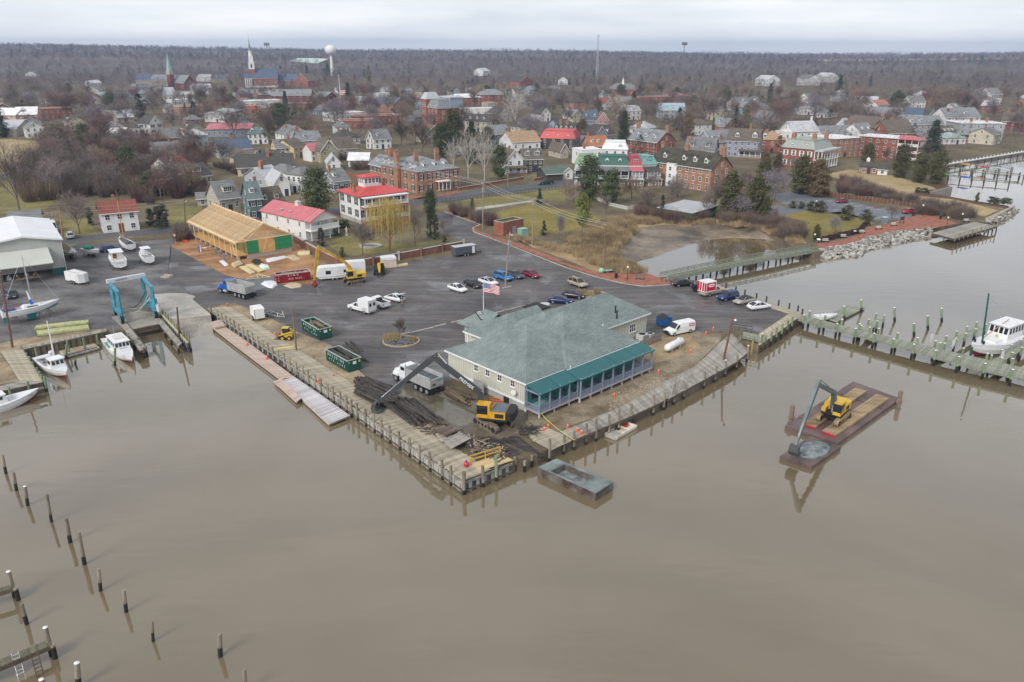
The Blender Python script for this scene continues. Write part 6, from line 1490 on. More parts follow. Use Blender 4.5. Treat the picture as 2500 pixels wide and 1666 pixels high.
def van(a4,fr,c5,c7,ad,gd=False,h=2.15,L_=5.7):
 loc,rz=b9(fr,c5,c7);r=T('van',a4,'van',loc,rz);k=L_/2;b=B();a6=[]
 for x,zb,zt,hw in((-k,.6,h-.15,.9),(-k+.15,.4,h,.98),(.6,.35,h,1),(1,.35,h-.05,1),(1.75,.35,1.3,1),(k-.2,.38,1.05,.96),(k,.5,.8,.88)):a6.append([(x,-hw,zb),(x,-hw,zb+(zt-zb)*.6),(x,-hw*.86,zt-.05),(x,-hw*.7,zt),(x,hw*.7,zt),(x,hw*.86,zt-.05),(x,hw,zb+(zt-zb)*.6),(x,hw,zb)])
 b.loft(a6);b.o('body',ad,r,smooth=False)
 ws=B();ws.add([(1.78,-.85,1.32),(1.78,.85,1.32),(1.06,.74,h-.1),(1.06,-.74,h-.1)],[(0,1,2,3)]);ws.v=[(x+.03,y,z+.02)for x,y,z in ws.v];ws.o('windscreen',CG,r)
 for s in(-1,1):B().add([(.7,s*1.005,1.3),(1.6,s*1.005,1.3),(1.15,s*.95,1.9),(.75,s*.95,1.9)],[(0,1,2,3)]).o('side_window',CG,r);B().cb(k-.05,s*.7,.75,.1,.35,.25).o('headlight',bG,r);B().cb(1.5,s*1.12,1.25,.12,.2,.25).o('mirror',ag,r)
 B().cb(k+.02,0,.38,.16,1.85,.32).cb(k+.02,0,.72,.06,1,.22).o('bumper',ag,r)
 for x in(-1.7,1.85):
  for s in(-1,1):wheel(r,x,s*.88,.37,.24)
 if gd:
  for s in(-1,1):B().box(-2.5,s*1.02-.01,1.35,-1.3,s*1.02+.01,1.85).o('logo_panel',cP,r);B().box(-2.35,s*1.035-.01,1.52,-1.45,s*1.035+.01,1.68).o('logo_stroke',aq,r)
 return r
van('white delivery van parked beside the propane tank','z6',(512,625),(292,672),PW,True)
r=van('tall white camper van behind the boat shed','x4',(905,560),(960,680),PW,False,2.8,6.2)
# trailers
def bJ(a4,fr,c5,c7,ad,L_,h,w=2.1,bf=2,roofm=None,gi=None):
 loc,rz=b9(fr,c5,c7);r=T('cargo_trailer',a4,'trailer',loc,rz);k=L_/2
 B().prism([(-k,-w/2),(k-.5,-w/2),(k,0),(k-.5,w/2),(-k,w/2)]if bf>1 else[(-k,-w/2),(k,-w/2),(k,w/2),(-k,w/2)],.5,h).o('body',ad,r)
 B().box(-k-.03,-w/2-.03,h,k-.4,w/2+.03,h+.08).o('roof',roofm or WH,r)
 B().box(-k-.03,-w/2+.1,.55,-k,-.02,h-.1).box(-k-.03,.02,.55,-k,w/2-.1,h-.1).o('rear_door',ad,r);B().box(-k-.05,-w/2,.5,-k-.02,-w/2+.07,h).box(-k-.05,w/2-.07,.5,-k-.02,w/2,h).o('corner_trim',ag if bf==1 else bu,r)
 B().box(k-1.6,-w/2-.02,.6,k-.85,-w/2,h-.2).o('side_door',M('door_panel_white',(.66,.67,.68),.4,.05,2),r)
 for i in range(bf):
  for s in(-1,1):wheel(r,-.5+i*.85 if bf>1 else-.3,s*(w/2+.02),.34,.2)
 B().box(-.95,-w/2-.2,.68,1 if bf>1 else .4,-w/2,.74).box(-.95,w/2,.68,1 if bf>1 else .4,w/2+.2,.74).o('mudguard',ag,r)
 B().beam((k-.4,-.6,.45),(k+1.3,0,.45),.09).beam((k-.4,.6,.45),(k+1.3,0,.45),.09).cyl((k+1.2,0,0),(k+1.2,0,.7),.05,n=6).o('drawbar',ag,r)
 return r
r=bJ('white cargo trailer with a roof rack beside the boat shed','x4',(1230,1470),(1500,1540),WH,5.4,2.3,2.2);B().box(-2.2,-.8,2.5,1.8,-.74,2.6).box(-2.2,.74,2.5,1.8,.8,2.6).box(-2,-.8,2.55,-1.94,.8,2.6).box(1.5,-.8,2.55,1.56,.8,2.6).o('roof_rack',cR,r)
bJ('small white cargo trailer on the sandy strip by the dock','z3',(600,330),(545,270),WH,3.2,2.25,1.9,1)
bJ('dark grey cargo trailer by the brick garden wall','y7',(1265,1135),(1445,1110),M('graphite_trailer',(.085,.095,.115),.4,.08,1),6.2,2.4,2.2,2,LG)
ft=T('boat_trailer','empty galvanised boat trailer beside the small white trailer','trailer',P('z3',715,275),az(P('z3',660,255),P('z3',780,290)))
B().beam((-2,-.8,.5),(2,-.6,.5),.09).beam((-2,.8,.5),(2,.6,.5),.09).beam((2,-.6,.5),(3.2,0,.5),.09).beam((2,.6,.5),(3.2,0,.5),.09).o('frame',cR,ft)
for x in(-1.8,-.6,.6,1.8):B().beam((x,-.8,.5),(x,.8,.5),.07).o('cross_member',cR,ft)
for s in(-1,1):wheel(ft,-.6,s*.95,.3,.18);B().cb(2,s*.6,.5,.12,.06,.7).o('guide_post',aq,ft)
# camper
loc,rz=b9('z2',(1600,850),(1355,870));r=T('travel_trailer','white travel trailer behind the yellow long arm excavator','trailer',loc,rz)
k=3.9;B().extr([(-k,.5),(k-.9,.5),(k,1.3),(k-.8,2.75),(k-1.3,2.95),(-k+.2,2.95),(-k,2.7)],-1.2,1.2).o('body',PW,r)
for s in(-1,1):
 B().box(.6,s*1.205-.01,1.4,1.7,s*1.205+.01,2.2).box(-2.6,s*1.205-.01,1.6,-2.1,s*1.205+.01,2.2).o('window',CG,r);B().box(-k,s*1.207-.01,.75,k-.6,s*1.207+.01,.95).o('side_stripe',M('stripe_grey',(.5,.52,.55),.5,.05,2),r)
 for x in(-.6,.3):wheel(r,x,s*1.05,.35,.22)
for x in(-2.4,0,1.6):B().cb(x,.2,2.95,.8,.6,.2).o('roof_vent',aq,r)
B().beam((k-.3,0,.5),(k+1.3,0,.5),.12).o('drawbar',ag,r)
o=T('camper_annex','second white trailer with a blue end behind the travel trailer','trailer',P('z2',1665,800),rz);B().box(-2.2,-1.1,.4,2,1.1,2.6).o('body',PW,o);B().box(-2.25,-1,.6,-2.2,1,2.2).o('end_panel',M('sky_blue_panel',(.05,.27,.5),.5,.1,1),o);wheel(o,0,-1.05,.35,.2);wheel(o,0,1.05,.35,.2)
# dump trucks
def bT(a4,fr,c5,c7,ey,g9,fR):
 loc,rz=b9(fr,c5,c7);r=T('dump_truck',a4,'dump truck',loc,rz)
 SIL=M('dusty_aluminium_body',(.47,.47,.47),.45,.15,1,metal=.25)
 B().box(-4.3,-.45,.75,4,.45,1.05).o('chassis',ag,r)
 bd=B();bd.box(-4.4,-1.22,1.15,1.2,1.22,1.3);bd.box(-4.4,-1.25,1.3,1.2,-1.17,2.75);bd.box(-4.4,1.17,1.3,1.2,1.25,2.75);bd.box(1.12,-1.25,1.3,1.22,1.25,3);bd.box(-4.5,-1.25,1.2,-4.4,1.25,2.6);bd.o('dump_body',SIL,r)
 rm=B().cb(0,0,1.3,.08,.06,1.45).mesh('rib',SIL)
 for i in range(18):a2('rib',rm,r,(-4.2+(i//2)*.65,-1.28+2.56*(i%2),0))
 rb=B()
 rb.box(-4.45,-1.3,2.72,1.25,-1.14,2.85).box(-4.45,1.14,2.72,1.25,1.3,2.85).o('top_rail',SIL,r)
 tg=B();
 for y in(-1.1,-.4,.4,1.1):tg.cb(-4.53,y,1.25,.06,.1,1.3)
 for z in(1.5,2,2.45):tg.cb(-4.53,0,z,.05,2.4,.1)
 tg.o('tailgate_rib',SIL,r)
 ld=B();ld.box(-4.2,-1.1,1.3,1,1.1,g9);ld.o('load',M('grey_silt_load',(.075,.09,.095),.6,.4,1.2),r)
 B().box(1.45,-1.1,1,2.9,1.1,2.1).box(1.5,-1,2.1,2.75,1,2.9).o('cab',ey,r);B().box(2.7,-.9,2.15,2.84,.9,2.75).box(1.7,-1.03,2.15,2.6,-1,2.7).box(1.7,1,2.15,2.6,1.03,2.7).o('cab_window',CG,r)
 h=B();a6=[[(x,-hw,.95),(x,-hw,zt-.15),(x,-hw+.2,zt),(x,hw-.2,zt),(x,hw,zt-.15),(x,hw,.95)]for x,hw,zt in((2.9,.95,2.1),(3.9,.85,1.95),(4.5,.75,1.7))];h.loft(a6);h.o('bonnet',ey,r)
 B().cb(4.53,0,1,.08,1.2,.75).o('grille',bu,r);B().cb(4.65,0,.6,.2,2.3,.35).o('bumper',bu,r)
 B().box(3.1,-1.2,1,4.3,-.85,1.35).box(3.1,.85,1,4.3,1.2,1.35).o('wing',ey,r)
 for s in(-1,1):
  wheel(r,3.7,s*1,.52,.3);B().cyl((1.6,s*.95,.7),(2.7,s*.95,.7),.3,n=10).o('fuel_tank',bu,r)
  for x in(-3.6,-2.35,-1.1):wheel(r,x,s*.98,.52,.42)
  B().cyl((1.35,s*1,1.2),(1.35,s*1,3.3),.09,n=7).o('exhaust_stack',bu,r);B().cb(4.4,s*.85,1.15,.2,.25,.25).o('headlight',bG,r)
 B().box(-4.75,-1.2,.35,-4.6,-.5,1).box(-4.75,.5,.35,-4.6,1.2,1).o('mud_flap',ag,r)
 B().box(-4.72,-.5,.55,-4.62,.5,.75).o('rear_bar',ag,r);B().cb(-4.72,-.9,.8,.04,.2,.12).cb(-4.72,.9,.8,.04,.2,.12).o('taillight',bX,r)
 if fR:B().box(-4.57,-1,2.15,-4.55,-.1,2.35).o('tailgate_mark',M('teal_decal',(.02,.3,.32),.5,.1,1),r);B().box(-4.57,.3,1.6,-4.55,.8,1.85).o('tailgate_mark',ap,r)
 return r
bT('blue cab dump truck with an empty silver body','z2',(770,1035),(505,965),ae('royal_blue_cab',(.015,.09,.42)),1.42,False)
bT('white cab dump truck loaded with wet silt beside the log pile','z4',(800,535),(470,385),PW,2.25,True)
# skips
def df(a4,fr,nl,nr,fl,ad,h,L_=6.7,W_=2.4,fS=True,cat='dumpster'):
 a,b=P(fr,*nl),P(fr,*nr);rz=az(a,b)
 r=T('roll_off_dumpster',a4,cat,a,rz);w=(b-a).length
 t=.08;bb=B().box(0,0,.15,L_,W_,.28).box(0,0,.28,L_,t,h).box(0,W_-t,.28,L_,W_,h).box(0,t,.28,t,W_-t,h).box(L_-t,t,.28,L_,W_-t,h);bb.o('body',ad,r)
 rm=B().cb(0,0,.3,.1,.1,h-.4).mesh('rib',ad)
 for i in range(26):a2('rib',rm,r,(L_*(i//2+.5)/13,-.05+(W_+.1)*(i%2),0))
 B().box(-.06,-.08,h-.1,L_+.06,.1,h+.04).box(-.06,W_-.1,h-.1,L_+.06,W_+.08,h+.04).box(-.06,.1,h-.1,.12,W_-.1,h+.04).box(L_-.12,.1,h-.1,L_+.06,W_-.1,h+.04).o('rim',M(ad.name+'_rim',(.3,.36,.34)if fS else(.45,.38,.36),.5,.1,2),r)
 return r
GD=M('dumpster_green',(.012,.085,.062),.5,.2,1)
e8=M('white_lettering',(.78,.78,.76),.6,.04,2)
DEB=M('rotten_debris_wood',(.14,.095,.06),.9,.35,1.5,c2=(.24,.18,.12),rndv=.35)
for i,(nl,nr,l)in en((((90,385),(530,650),'green roll off dumpster full of broken boards, farther from the water'),((705,1165),(1265,1480),'green roll off dumpster heaped with dark piles, nearer the log heap'))):
 r=df(l,'w2',nl,nr,None,GD,2)
 for j,c in en('BREEDING'):aT(c,.62,e8,r,(.95+j*.66,-.11,1.5),(R(90),0,0),sx=.8)
 for j,c in en('\u00b7479-6245'):aT(c,.58,e8,r,(.55+j*.66,-.11,.8),(R(90),0,0),sx=.8)
 B().box(6.7,.9,1.2,6.73,1.5,1.65).o('notice',aq,r);B().box(6.7,1.95,1.35,6.74,2.2,1.7).box(6.7,.15,1.55,6.74,.35,1.7).o('reflector',M('reflector_yellow',(.7,.55,.02),.5,.1,1),r)
 rr=RN(i)
 for k in range(16 if i==0 else 9):
  y=rv(.3,2.1);a=rv(-.12,.12)if rr.random()<.75 else rv(-.8,.8);ln=rv(2,5.2)if i==0 else rv(4.4,6);x=rv(.5+ln/2,6.3-ln/2)if ln<5.6 else 3.3
  o=(B().beam((-ln/2,0,0),(ln/2,0,0),rv(.12,.3),.07)if i==0 else B().cyl((-ln/2,0,0),(ln/2,0,0),.15,.13,8)).o('scrap_board' if i==0 else 'scrap_pile',DEB if i==0 else bB,None)
  p=dK(r,x,min(2.1,max(.3,y)),1.45+k*.03+(.35 if i else 0));o.location=p;o.rotation_euler=(0,rv(-.05,.05),r.rotation_euler.z+a*(.4 if i else 1))
  aC(o,'broken board tossed into the farther green dumpster' if i==0 else 'dark old pile lying in the nearer green dumpster','board' if i==0 else 'log','boards in the farther green dumpster' if i==0 else 'piles in the nearer green dumpster')
r=df('red roll off dumpster with white lettering beside the travel trailer','w1',(535,790),(1640,650),None,M('dumpster_red',(.28,.015,.03),.5,.2,1),1.9,7.2,2.4,False)
aT('K  I  N  G',.55,e8,r,(3.5,-.12,1.5),(R(90),0,0));aT('5 5 6   0 3 2 2',.5,e8,r,(3.9,-.12,.75),(R(90),0,0))
for j,c in en('410'):aT(c,.42,e8,r,(.45,-.12,1.55-j*.48),(R(90),0,0))
fL=M('mixed_pale_debris',(.34,.32,.27),.9,.4,1,c2=(.45,.42,.37),rndv=.3)
rr=RN(5);db=B()
for k in range(60):
 x,y=rv(.5,6.7),rv(.3,2.1);q=rv(.2,.55);db.ball((x,y,1.35+rr.random()*.25),q,q*.8,q*.5,6,4)
aC(db.o('rubble',fL,None,r.location,r.rotation_euler.z),'pale rubble heaped in the red dumpster','rubble',kind='stuff')
# blue trash bin
r=T('trash_bin','blue steel trash bin with black lids beside the white van','dumpster',P('z6',245,600),az(P('z6',245,600),P('z6',330,590))+R(0))
B().extr([(0,.2),(2,.2),(2,1.7),(1.2,1.9),(0,1.4)],0,2.2).o('body',M('bin_blue',(.015,.09,.25),.5,.15,1),r);bb=B();a5(bb,[(-.05,-.05,1.45),(1.25,-.05,1.98),(1.25,1.08,1.98),(-.05,1.08,1.45)],.05);a5(bb,[(-.05,1.12,1.45),(1.25,1.12,1.98),(1.25,2.25,1.98),(-.05,2.25,1.45)],.05);bb.o('lid',ag,r)
# propane tank
a,b=P('z6',285,790,.9),P('z6',430,715,.9);r=T('propane_tank','long white propane tank on the bare ground behind the porch','tank',((a+b)/2).xy.to_3d(),az(a,b))
k=(b-a).length/2;tb=B();rg=[]
for x,q in((-k-.05,.1),(-k,.35),(-k+.15,.52),(-k+.4,.6),(k-.4,.6),(k-.15,.52),(k,.35),(k+.05,.1)):rg.append([(x,q*cos(t*pi/7),.95+q*sin(t*pi/7))for t in range(14)])
tb.loft(rg);tb.o('shell',PW,r,smooth=True)
for f in(-.5,-.1,.3,.6):B().cyl((k*f-.05,0,.95),(k*f+.05,0,.95),.615,n=14).o('band',M('tank_band_grey',(.6,.6,.6),.5,.05,2),r)
B().cb(k*.55,0,1.5,.5,.4,.2).o('dome',PW,r);B().cb(-k*.5,0,0,.3,1,.5).cb(k*.5,0,0,.3,1,.5).o('saddle',cw,r)
# excavators
def excavator(a4,gp,eq,aB,dU,fQ,gk,aS,el,dl,z0=0.,sc_=1.,eQ=None,aH=1,cF=ag,name='excavator',trackm=None):
 r=T(name,a4,'excavator',V3((gp.x,gp.y,z0)),0);s=sc_;trackm=trackm or cW
 ct,st_=cos(aB),sin(aB);RT=MR(aB,3,'Z')
 for sd in(-1,1):
  b=B();ln,hh=2.15*s,.95*s
  pr=[(-ln,hh*.5),(-ln*.95,hh*.2),(-ln*.8,.02),(ln*.8,.02),(ln*.95,hh*.2),(ln,hh*.5),(ln*.95,hh*.85),(ln*.8,hh),(-ln*.8,hh),(-ln*.95,hh*.85)]
  b.extr(pr,sd*1.25*s-.32*s,sd*1.25*s+.32*s);o=b.o('track',trackm,r,(0,0,0),aB)
  pb=B();n=16
  for i in range(n):
   x=-ln*.8+1.6*ln*i/(n-1);pb.cb(x,sd*1.25*s,hh,.09,.68*s,.05)
  pb.o('track_pad',trackm,o)
  wb=B()
  for x in(-ln*.78,-ln*.45,-.15*ln,.15*ln,ln*.45,ln*.78):wb.cyl((x,sd*1.25*s-.34*s,hh*.5),(x,sd*1.25*s+.34*s,hh*.5),hh*(.4 if abs(x)>ln*.6 else .22),n=9)
  wb.o('roller',ag,o)
 B().box(-.9*s,-1*s,.45*s,.9*s,1*s,.95*s).cyl((0,0,.95*s),(0,0,1.2*s),.75*s,n=12).o('undercarriage',cF,r,rz=aB)
 hr=eq;Z=1.2*s
 def H(b,nm,m,smooth=False):return b.o(nm,m,r,(0,0,0),hr,smooth)
 H(B().box(-1.9*s,-1.35*s,Z,1.5*s,1.35*s,Z+.3*s),'turntable',ag)
 H(B().prism([(-2.6*s,-1*s),(-2.3*s,-1.38*s),(.3*s,-1.38*s),(.3*s,1.38*s),(-2.3*s,1.38*s),(-2.6*s,1*s)],Z+.3*s,Z+1.15*s),'engine_cover',aS)
 H(B().prism([(-2.75*s,-.9*s),(-2.35*s,-1.4*s),(-1.7*s,-1.4*s),(-1.7*s,1.4*s),(-2.35*s,1.4*s),(-2.75*s,.9*s)],Z+.2*s,Z+1.2*s),'counterweight',ag if aS.name.startswith('amber')else aS)
 H(B().box(-1.6*s,-1.2*s,Z+1.15*s,.1*s,1.2*s,Z+1.25*s),'deck_plate',M('dull_slate_plate',(.13,.16,.18),.7,.15,1)if aS.name.startswith('amber')else aS)
 cy=aH*.85*s
 H(B().box(.25*s,cy-.48*s,Z+.3*s,1.75*s,cy+.48*s,Z+1.95*s),'cab',CG);H(B().box(.2*s,cy-.52*s,Z+1.9*s,1.75*s,cy+.52*s,Z+2.08*s).box(.2*s,cy-.52*s,Z+.3*s,.45*s,cy+.52*s,Z+1.9*s).box(.2*s,cy-.52*s,Z+.3*s,1.8*s,cy+.52*s,Z+.75*s),'cab_shell',aS)
 for yy in(cy-.5*s,cy+.5*s):H(B().cb(1.72*s,yy,Z+.7*s,.09,.09,1.25*s),'cab_pillar',ag)
 H(B().box(.3*s,min(-aH*1.3*s,-aH*.75*s),Z+.3*s,1.5*s,max(-aH*1.3*s,-aH*.75*s),Z+.85*s),'tool_box',aS)
 H(B().box(-1.5*s,-1.39*s,Z+.45*s,-.4*s,-1.36*s,Z+1*s).box(-1.5*s,1.36*s,Z+.45*s,-.4*s,1.39*s,Z+1*s),'louvre',ag)
 B_=r.location;d=V3((cos(hr),sin(hr),0));a3=Z_(Z+.55*s)+d*.6*s
 a7=[a3]+[q-B_ for q in eQ]+[fQ-B_]
 bo=B();n=len(a7)-1
 for i in range(n):bo.taper(a7[i],a7[i+1],.55*s,(.75+.2*(i==1))*s*(1-.35*i/n),.5*s,(.75+.2*(i==0))*s*(1-.35*(i+1)/n),up=(0,0,1))
 bo.o('boom',el,r)
 tp=dU-B_;dv=(tp-a7[-1]).normalized();sk=B();a0=a7[-1]-dv*.7*s;sk.taper(a0,a7[-1]+dv*.8,.42*s,.35*s,.42*s,.75*s);sk.taper(a7[-1]+dv*.8,tp,.42*s,.75*s,.3*s,.32*s);sk.o('stick',el,r)
 cyl=B();cyl.cyl(a3+d*.5+Z_(-.3),a7[1].lerp(a7[2]if n>1 else a7[1],.1)-Z_(.5*s),.11*s,.08*s,8);mid=a7[-2].lerp(a7[-1],.35)+Z_(.45*s);cyl.cyl(mid,a0,.11*s,.07*s,8);cyl.cyl(a7[-1]+dv*1.5-d*.0+Z_(.35*s),tp-dv*.9+Z_(.3*s),.09*s,.06*s,7);cyl.o('hydraulic_ram',bu,r)
 ca,sa=V3((dv.x,dv.y,0)).normalized()if V3((dv.x,dv.y,0)).length>.05 else d,0
 if dl=='grapple':
  g=B().cyl(tp,tp-Z_(.6),.28,.35,10);
  for k in range(4):a=k*pi/2+.4;e=V3((cos(a),sin(a),0));g.taper(tp-Z_(.5),tp+e*.55-Z_(.9),.3,.3,.4,.3);g.taper(tp+e*.55-Z_(.9),tp+e*.3-Z_(1.5),.4,.3,.25,.1)
  g.o('grapple',M('rusty_red_grapple',(.27,.04,.03),.7,.3,2),r)
 else:
  bs=dl;bO=[(0,.15),(.55,-.05),(.75,-.7),(.45,-1.2),(-.35,-1.25),(-.55,-1),(-.1,-.9),(.2,-.55),(.05,-.15)]
  bb=B();ang=atan2(ca.y,ca.x);bb.extr([(x*bs,z*bs)for x,z in bO],-.6*bs,.6*bs);o=bb.o('bucket',M('muddy_bucket_steel',(.06,.07,.068),.6,.35,2),r,tp,ang)
  tb_=B()
  for k in range(5):tb_.taper((-.45*bs,-.5*bs+k*.25*bs,-1.18*bs),(-.8*bs,-.5*bs+k*.25*bs,-1.2*bs),.12*bs,.1,.04,.04)
  tb_.o('tooth',bu,o)
 return r
AMB=M('amber_machine_paint',(.62,.32,.015),.45,.1,1,coat=.2);dm=M('yellow_machine_paint',(.62,.4,.05),.5,.15,1);GBM=M('graphite_boom_paint',(.045,.05,.058),.5,.15,1);SBM=M('steel_blue_boom',(.13,.16,.165),.5,.2,1)
# machine on the quay
d9,du=P('z4',1330,815),P('z4',285,705)
e6=VP('z4',780,195,d9,du);dU=VP('z4',270,610,d9,du);q1=VP('z4',1205,520,d9,du);q2=VP('z4',960,335,d9,du);q0=VP('z4',1215,630,d9,du)
ex=excavator('amber and black long reach excavator standing on the torn up quay',d9,az(d9,du),az(P('z4',1290,890),P('z4',1080,775)),dU,e6,2.2,AMB,GBM,1.1,0,1.1,[q0,q1,q2],1)
m_=(q1+q2)/2;dd=(q1-q2);lt=aT('PREMIER',.62,e8,ex,(0,0,0),(0,0,0))
vx=dd.normalized();vz=V3((0,-1,0));vy=vz.cross(vx).normalized();vz=vx.cross(vy).normalized();lt.rotation_euler=Matrix((vx,vy,vz)).transposed().to_euler();lt.location=m_-ex.location+vz*.36
B().cb(0,0,0,.5,.55,.35).o('boom_head_plate',ae('yellow_plate',(.65,.5,.02)),ex,e6-ex.location+V3((.4,0,.1)))
og=B()
for k in range(5):og.beam((-.9+k*.45,-1.3,2.6),(-.9+k*.45,-1.3,3.4),.06)
for z in(2.7,3.05,3.4):og.beam((-1,-1.3,z),(1,-1.3,z),.06)
og.o('guard_rail',M('safety_orange_rail',(.7,.16,.04),.5,.1,2),ex,(0,0,0),az(d9,du))
# yellow machine by the camper
dL,dT=P('z2',1655,895),P('z2',1308,945)
e6=VP('z2',1340,598,dL,dT);dU=VP('z2',1308,872,dL,dT);q0=VP('z2',1628,775,dL,dT);q1=VP('z2',1580,718,dL,dT);q2=VP('z2',1440,630,dL,dT)
excavator('weathered yellow long arm excavator with a red grapple',dL,az(dL,dT),az(P('z2',1590,915),P('z2',1745,890)),dU,e6,2.2,dm,M('weathered_yellow_boom',(.5,.3,.03),.6,.25,.8),'grapple',0,.95,[q0,q1,q2],1)
# barge, its machine, deck barge and mud scow
ea=M('rusty_maroon_deck',(.085,.055,.052),.45,.35,.25,c2=(.14,.095,.088),detail=9);fJ=M('green_grey_scow',(.115,.145,.14),.7,.35,.4,c2=(.19,.22,.215),detail=8)
bL=-.95
bc=qd('x6',[(58,545),(560,725),(1172,285),(720,120)],bL)
bg_=T('work_barge','rusty maroon work barge carrying an excavator','barge',(sum(bc,V3())/4).xy.to_3d()+Z_(bL))
def af(q,u,v):return q[0].lerp(q[1],u).lerp(q[3].lerp(q[2],u),v)
eT=[(0,.17,0,1),(.17,.72,0,.36),(.17,.72,.36,.72),(.17,.72,.72,1),(.72,1,0,1)]
for v0,v1,u0,u1 in eT:
 e=.006;q=[af(bc,u0+e,v0+e),af(bc,u1-e,v0+e),af(bc,u1-e,v1-e),af(bc,u0+e,v1-e)]
 B().prism([(p.x,p.y)for p in q],WZ-.5,bL).o('pontoon',ea,bg_,a8(bg_))
eS=M('crane_mat_timber',(.26,.18,.1),.9,.3,.8,c2=(.34,.25,.15),stretch=(.3,1,1),detail=8)
for a,b,w in(((295,545),(790,200),1.7),((480,620),(1000,265),1.9)):
 pa,pb=P('x6',*a,bL+.3),P('x6',*b,bL+.3);dn=(pb-pa).normalized();nn=V3((-dn.y,dn.x,0))
 m=T('timber_mat','timber track mat left of the barge excavator' if w<1.8 else 'timber track mat right of the barge excavator','timber mat',((pa+pb)/2).xy.to_3d()+Z_(bL))
 for k in range(4):
  dQ=nn*((k-1.5)*w/4);B().beam(pa+dQ-Z_(.12),pb+dQ-Z_(.12),w/4*.93,.34).o('timber',eS,m,a8(m))
 B().beam(pa-dn*.1-Z_(.12),pa-Z_(.12),w,.3).o('painted_end',ae('mat_end_red',(.45,.03,.04)),m,a8(m))
for x,y,l in((120,500,'rusty spud post at the left corner of the work barge'),(1148,355,'rusty spud post at the far right corner of the work barge')):
 p=P('x6',x,y,WZ);o=B().cyl((0,0,-1),(0,0,2.3),.3,.3,10).cyl((0,0,.4),(0,0,.75),.42,.42,10).o('spud_post',M('pale_rust',(.22,.15,.12),.8,.3,2),None,p);aC(o,l,'post')
dV=P('x6',520,510,bL);b3_=P('x6',140,870,bL)
e6=VP('x6',378,150,dV,b3_);dU=VP('x6',168,735,dV,b3_);q0=VP('x6',535,305,dV,b3_);q1=VP('x6',530,225,dV,b3_)
excavator('yellow excavator with a long blue grey arm on the work barge',dV,az(dV,b3_),az(P('x6',480,560,bL),P('x6',800,330,bL)),dU,e6,2.2,dm,SBM,1,bL+.35,1,[q0,q1],1,trackm=M('clay_caked_track',(.3,.22,.12),.9,.3,1.5))
sb=qd('x6',[(18,835),(320,938),(602,745),(310,645)],bL-.02)
s2=T('deck_barge','small deck barge spread with grey mud at the bow of the work barge','barge',(sum(sb,V3())/4).xy.to_3d()+Z_(bL))
B().prism([(p.x,p.y)for p in sb],WZ-.5,bL-.02).o('hull',ea,s2,a8(s2))
ef=M('blue_grey_dredge_mud',(.085,.105,.112),.4,.45,1,c2=(.2,.225,.23),bump=.8,bscale=3,detail=8)
mc=af(sb,.55,.6);mb_=B();rg=[]
for q,z in((1.02,.01),(.8,.12),(.5,.22),(.2,.25)):rg.append([mc+(af(sb,.5+.44*q*cos(t*pi/9),.58+.4*q*sin(t*pi/9))-mc)*ru(.92,1.05)+V3((0,0,z*ru(.6,1.3)))for t in range(18)])
mb_.loft(rg);aC(mb_.o('mud_heap',ef,smooth=True),'heap of blue grey dredged mud on the small deck barge','mud',kind='stuff')
wq=qd('x3',[(1000,497),(1775,848),(2012,697),(1250,382)],-.42)
s3=T('mud_scow','open steel mud scow floating off the dock corner','barge',(sum(wq,V3())/4).xy.to_3d()+Z_(WZ))
u0,u1,v0,v1=.2,.72,.1,.86
def pr2(q,z0,z1,m,nm,aV):B().prism([(p.x,p.y)for p in q],z0,z1,0,1 if isinstance(aV,list)else None).o(nm,aV,s3,a8(s3))
ez=M('rusted_scow_side',(.1,.055,.042),.75,.45,.7,c2=(.13,.125,.115),detail=9)
for a0,a1,c0_,c1_ in((0,u0,0,1),(u1,1,0,1),(u0,u1,0,v0),(u0,u1,v1,1)):
 pr2([af(wq,a0,c0_),af(wq,a1,c0_),af(wq,a1,c1_),af(wq,a0,c1_)],WZ-.5,-.42,0,'hull',[fJ,ez])
pr2([af(wq,u0,v0),af(wq,u1,v0),af(wq,u1,v1),af(wq,u0,v1)],WZ-.4,-1.25,0,'mud_load',ef)
# skid steer and telehandler
p=P('z3',835,485);r=T('skid_steer','yellow skid steer loader on the dock strip by the wooden pole','loader',p,az(P('z3',900,470),P('z3',770,470)))
B().box(-1.1,-.6,.5,.7,.6,1.2).o('body',dm,r);B().box(-.5,-.5,1.2,.5,.5,2.05).o('cab_cage',ag,r);B().box(-.55,-.55,2.05,.55,.55,2.12).o('cab_roof',dm,r)
for s in(-1,1):
 B().beam((-1.1,s*.7,1.5),(1.2,s*.7,.8),.16,.2).o('lift_arm',dm,r)
 for x in(-.65,.5):wheel(r,x,s*.78,.4,.28,M('yellow_hub',(.5,.35,.04),.5,.1,2))
B().extr([(1.2,.15),(1.9,.1),(1.95,.2),(1.45,.35),(1.35,.9),(1.2,.9)],-.9,.9).o('bucket',cW,r)
p=P('z2',1875,810);r=T('telehandler','yellow and black telehandler by the plastic wrapped pallet','telehandler',p,az(P('z2',1870,740),P('z2',1878,830)))
B().box(-2,-.9,.7,1.8,.9,1.4).o('chassis',ag,r);B().box(-1.8,-.3,1.4,2.2,.3,1.9).beam((2.2,0,1.6),(2.9,0,.8),.4,.4).o('boom',dm,r);B().box(-.6,.35,1.4,.8,1.1,2.5).o('cab',CG,r);B().box(-.65,.3,2.5,.85,1.15,2.6).o('cab_roof',dm,r)
for x in(-1.4,1.3):
 for s in(-1,1):wheel(r,x,s*1.05,.62,.4,M('yellow_hub',(.5,.35,.04)))
B().box(2.9,-.6,.3,3,.6,1.1).box(3,-.5,.3,4,-.35,.38).box(3,.35,.3,4,.5,.38).o('fork',ag,r)
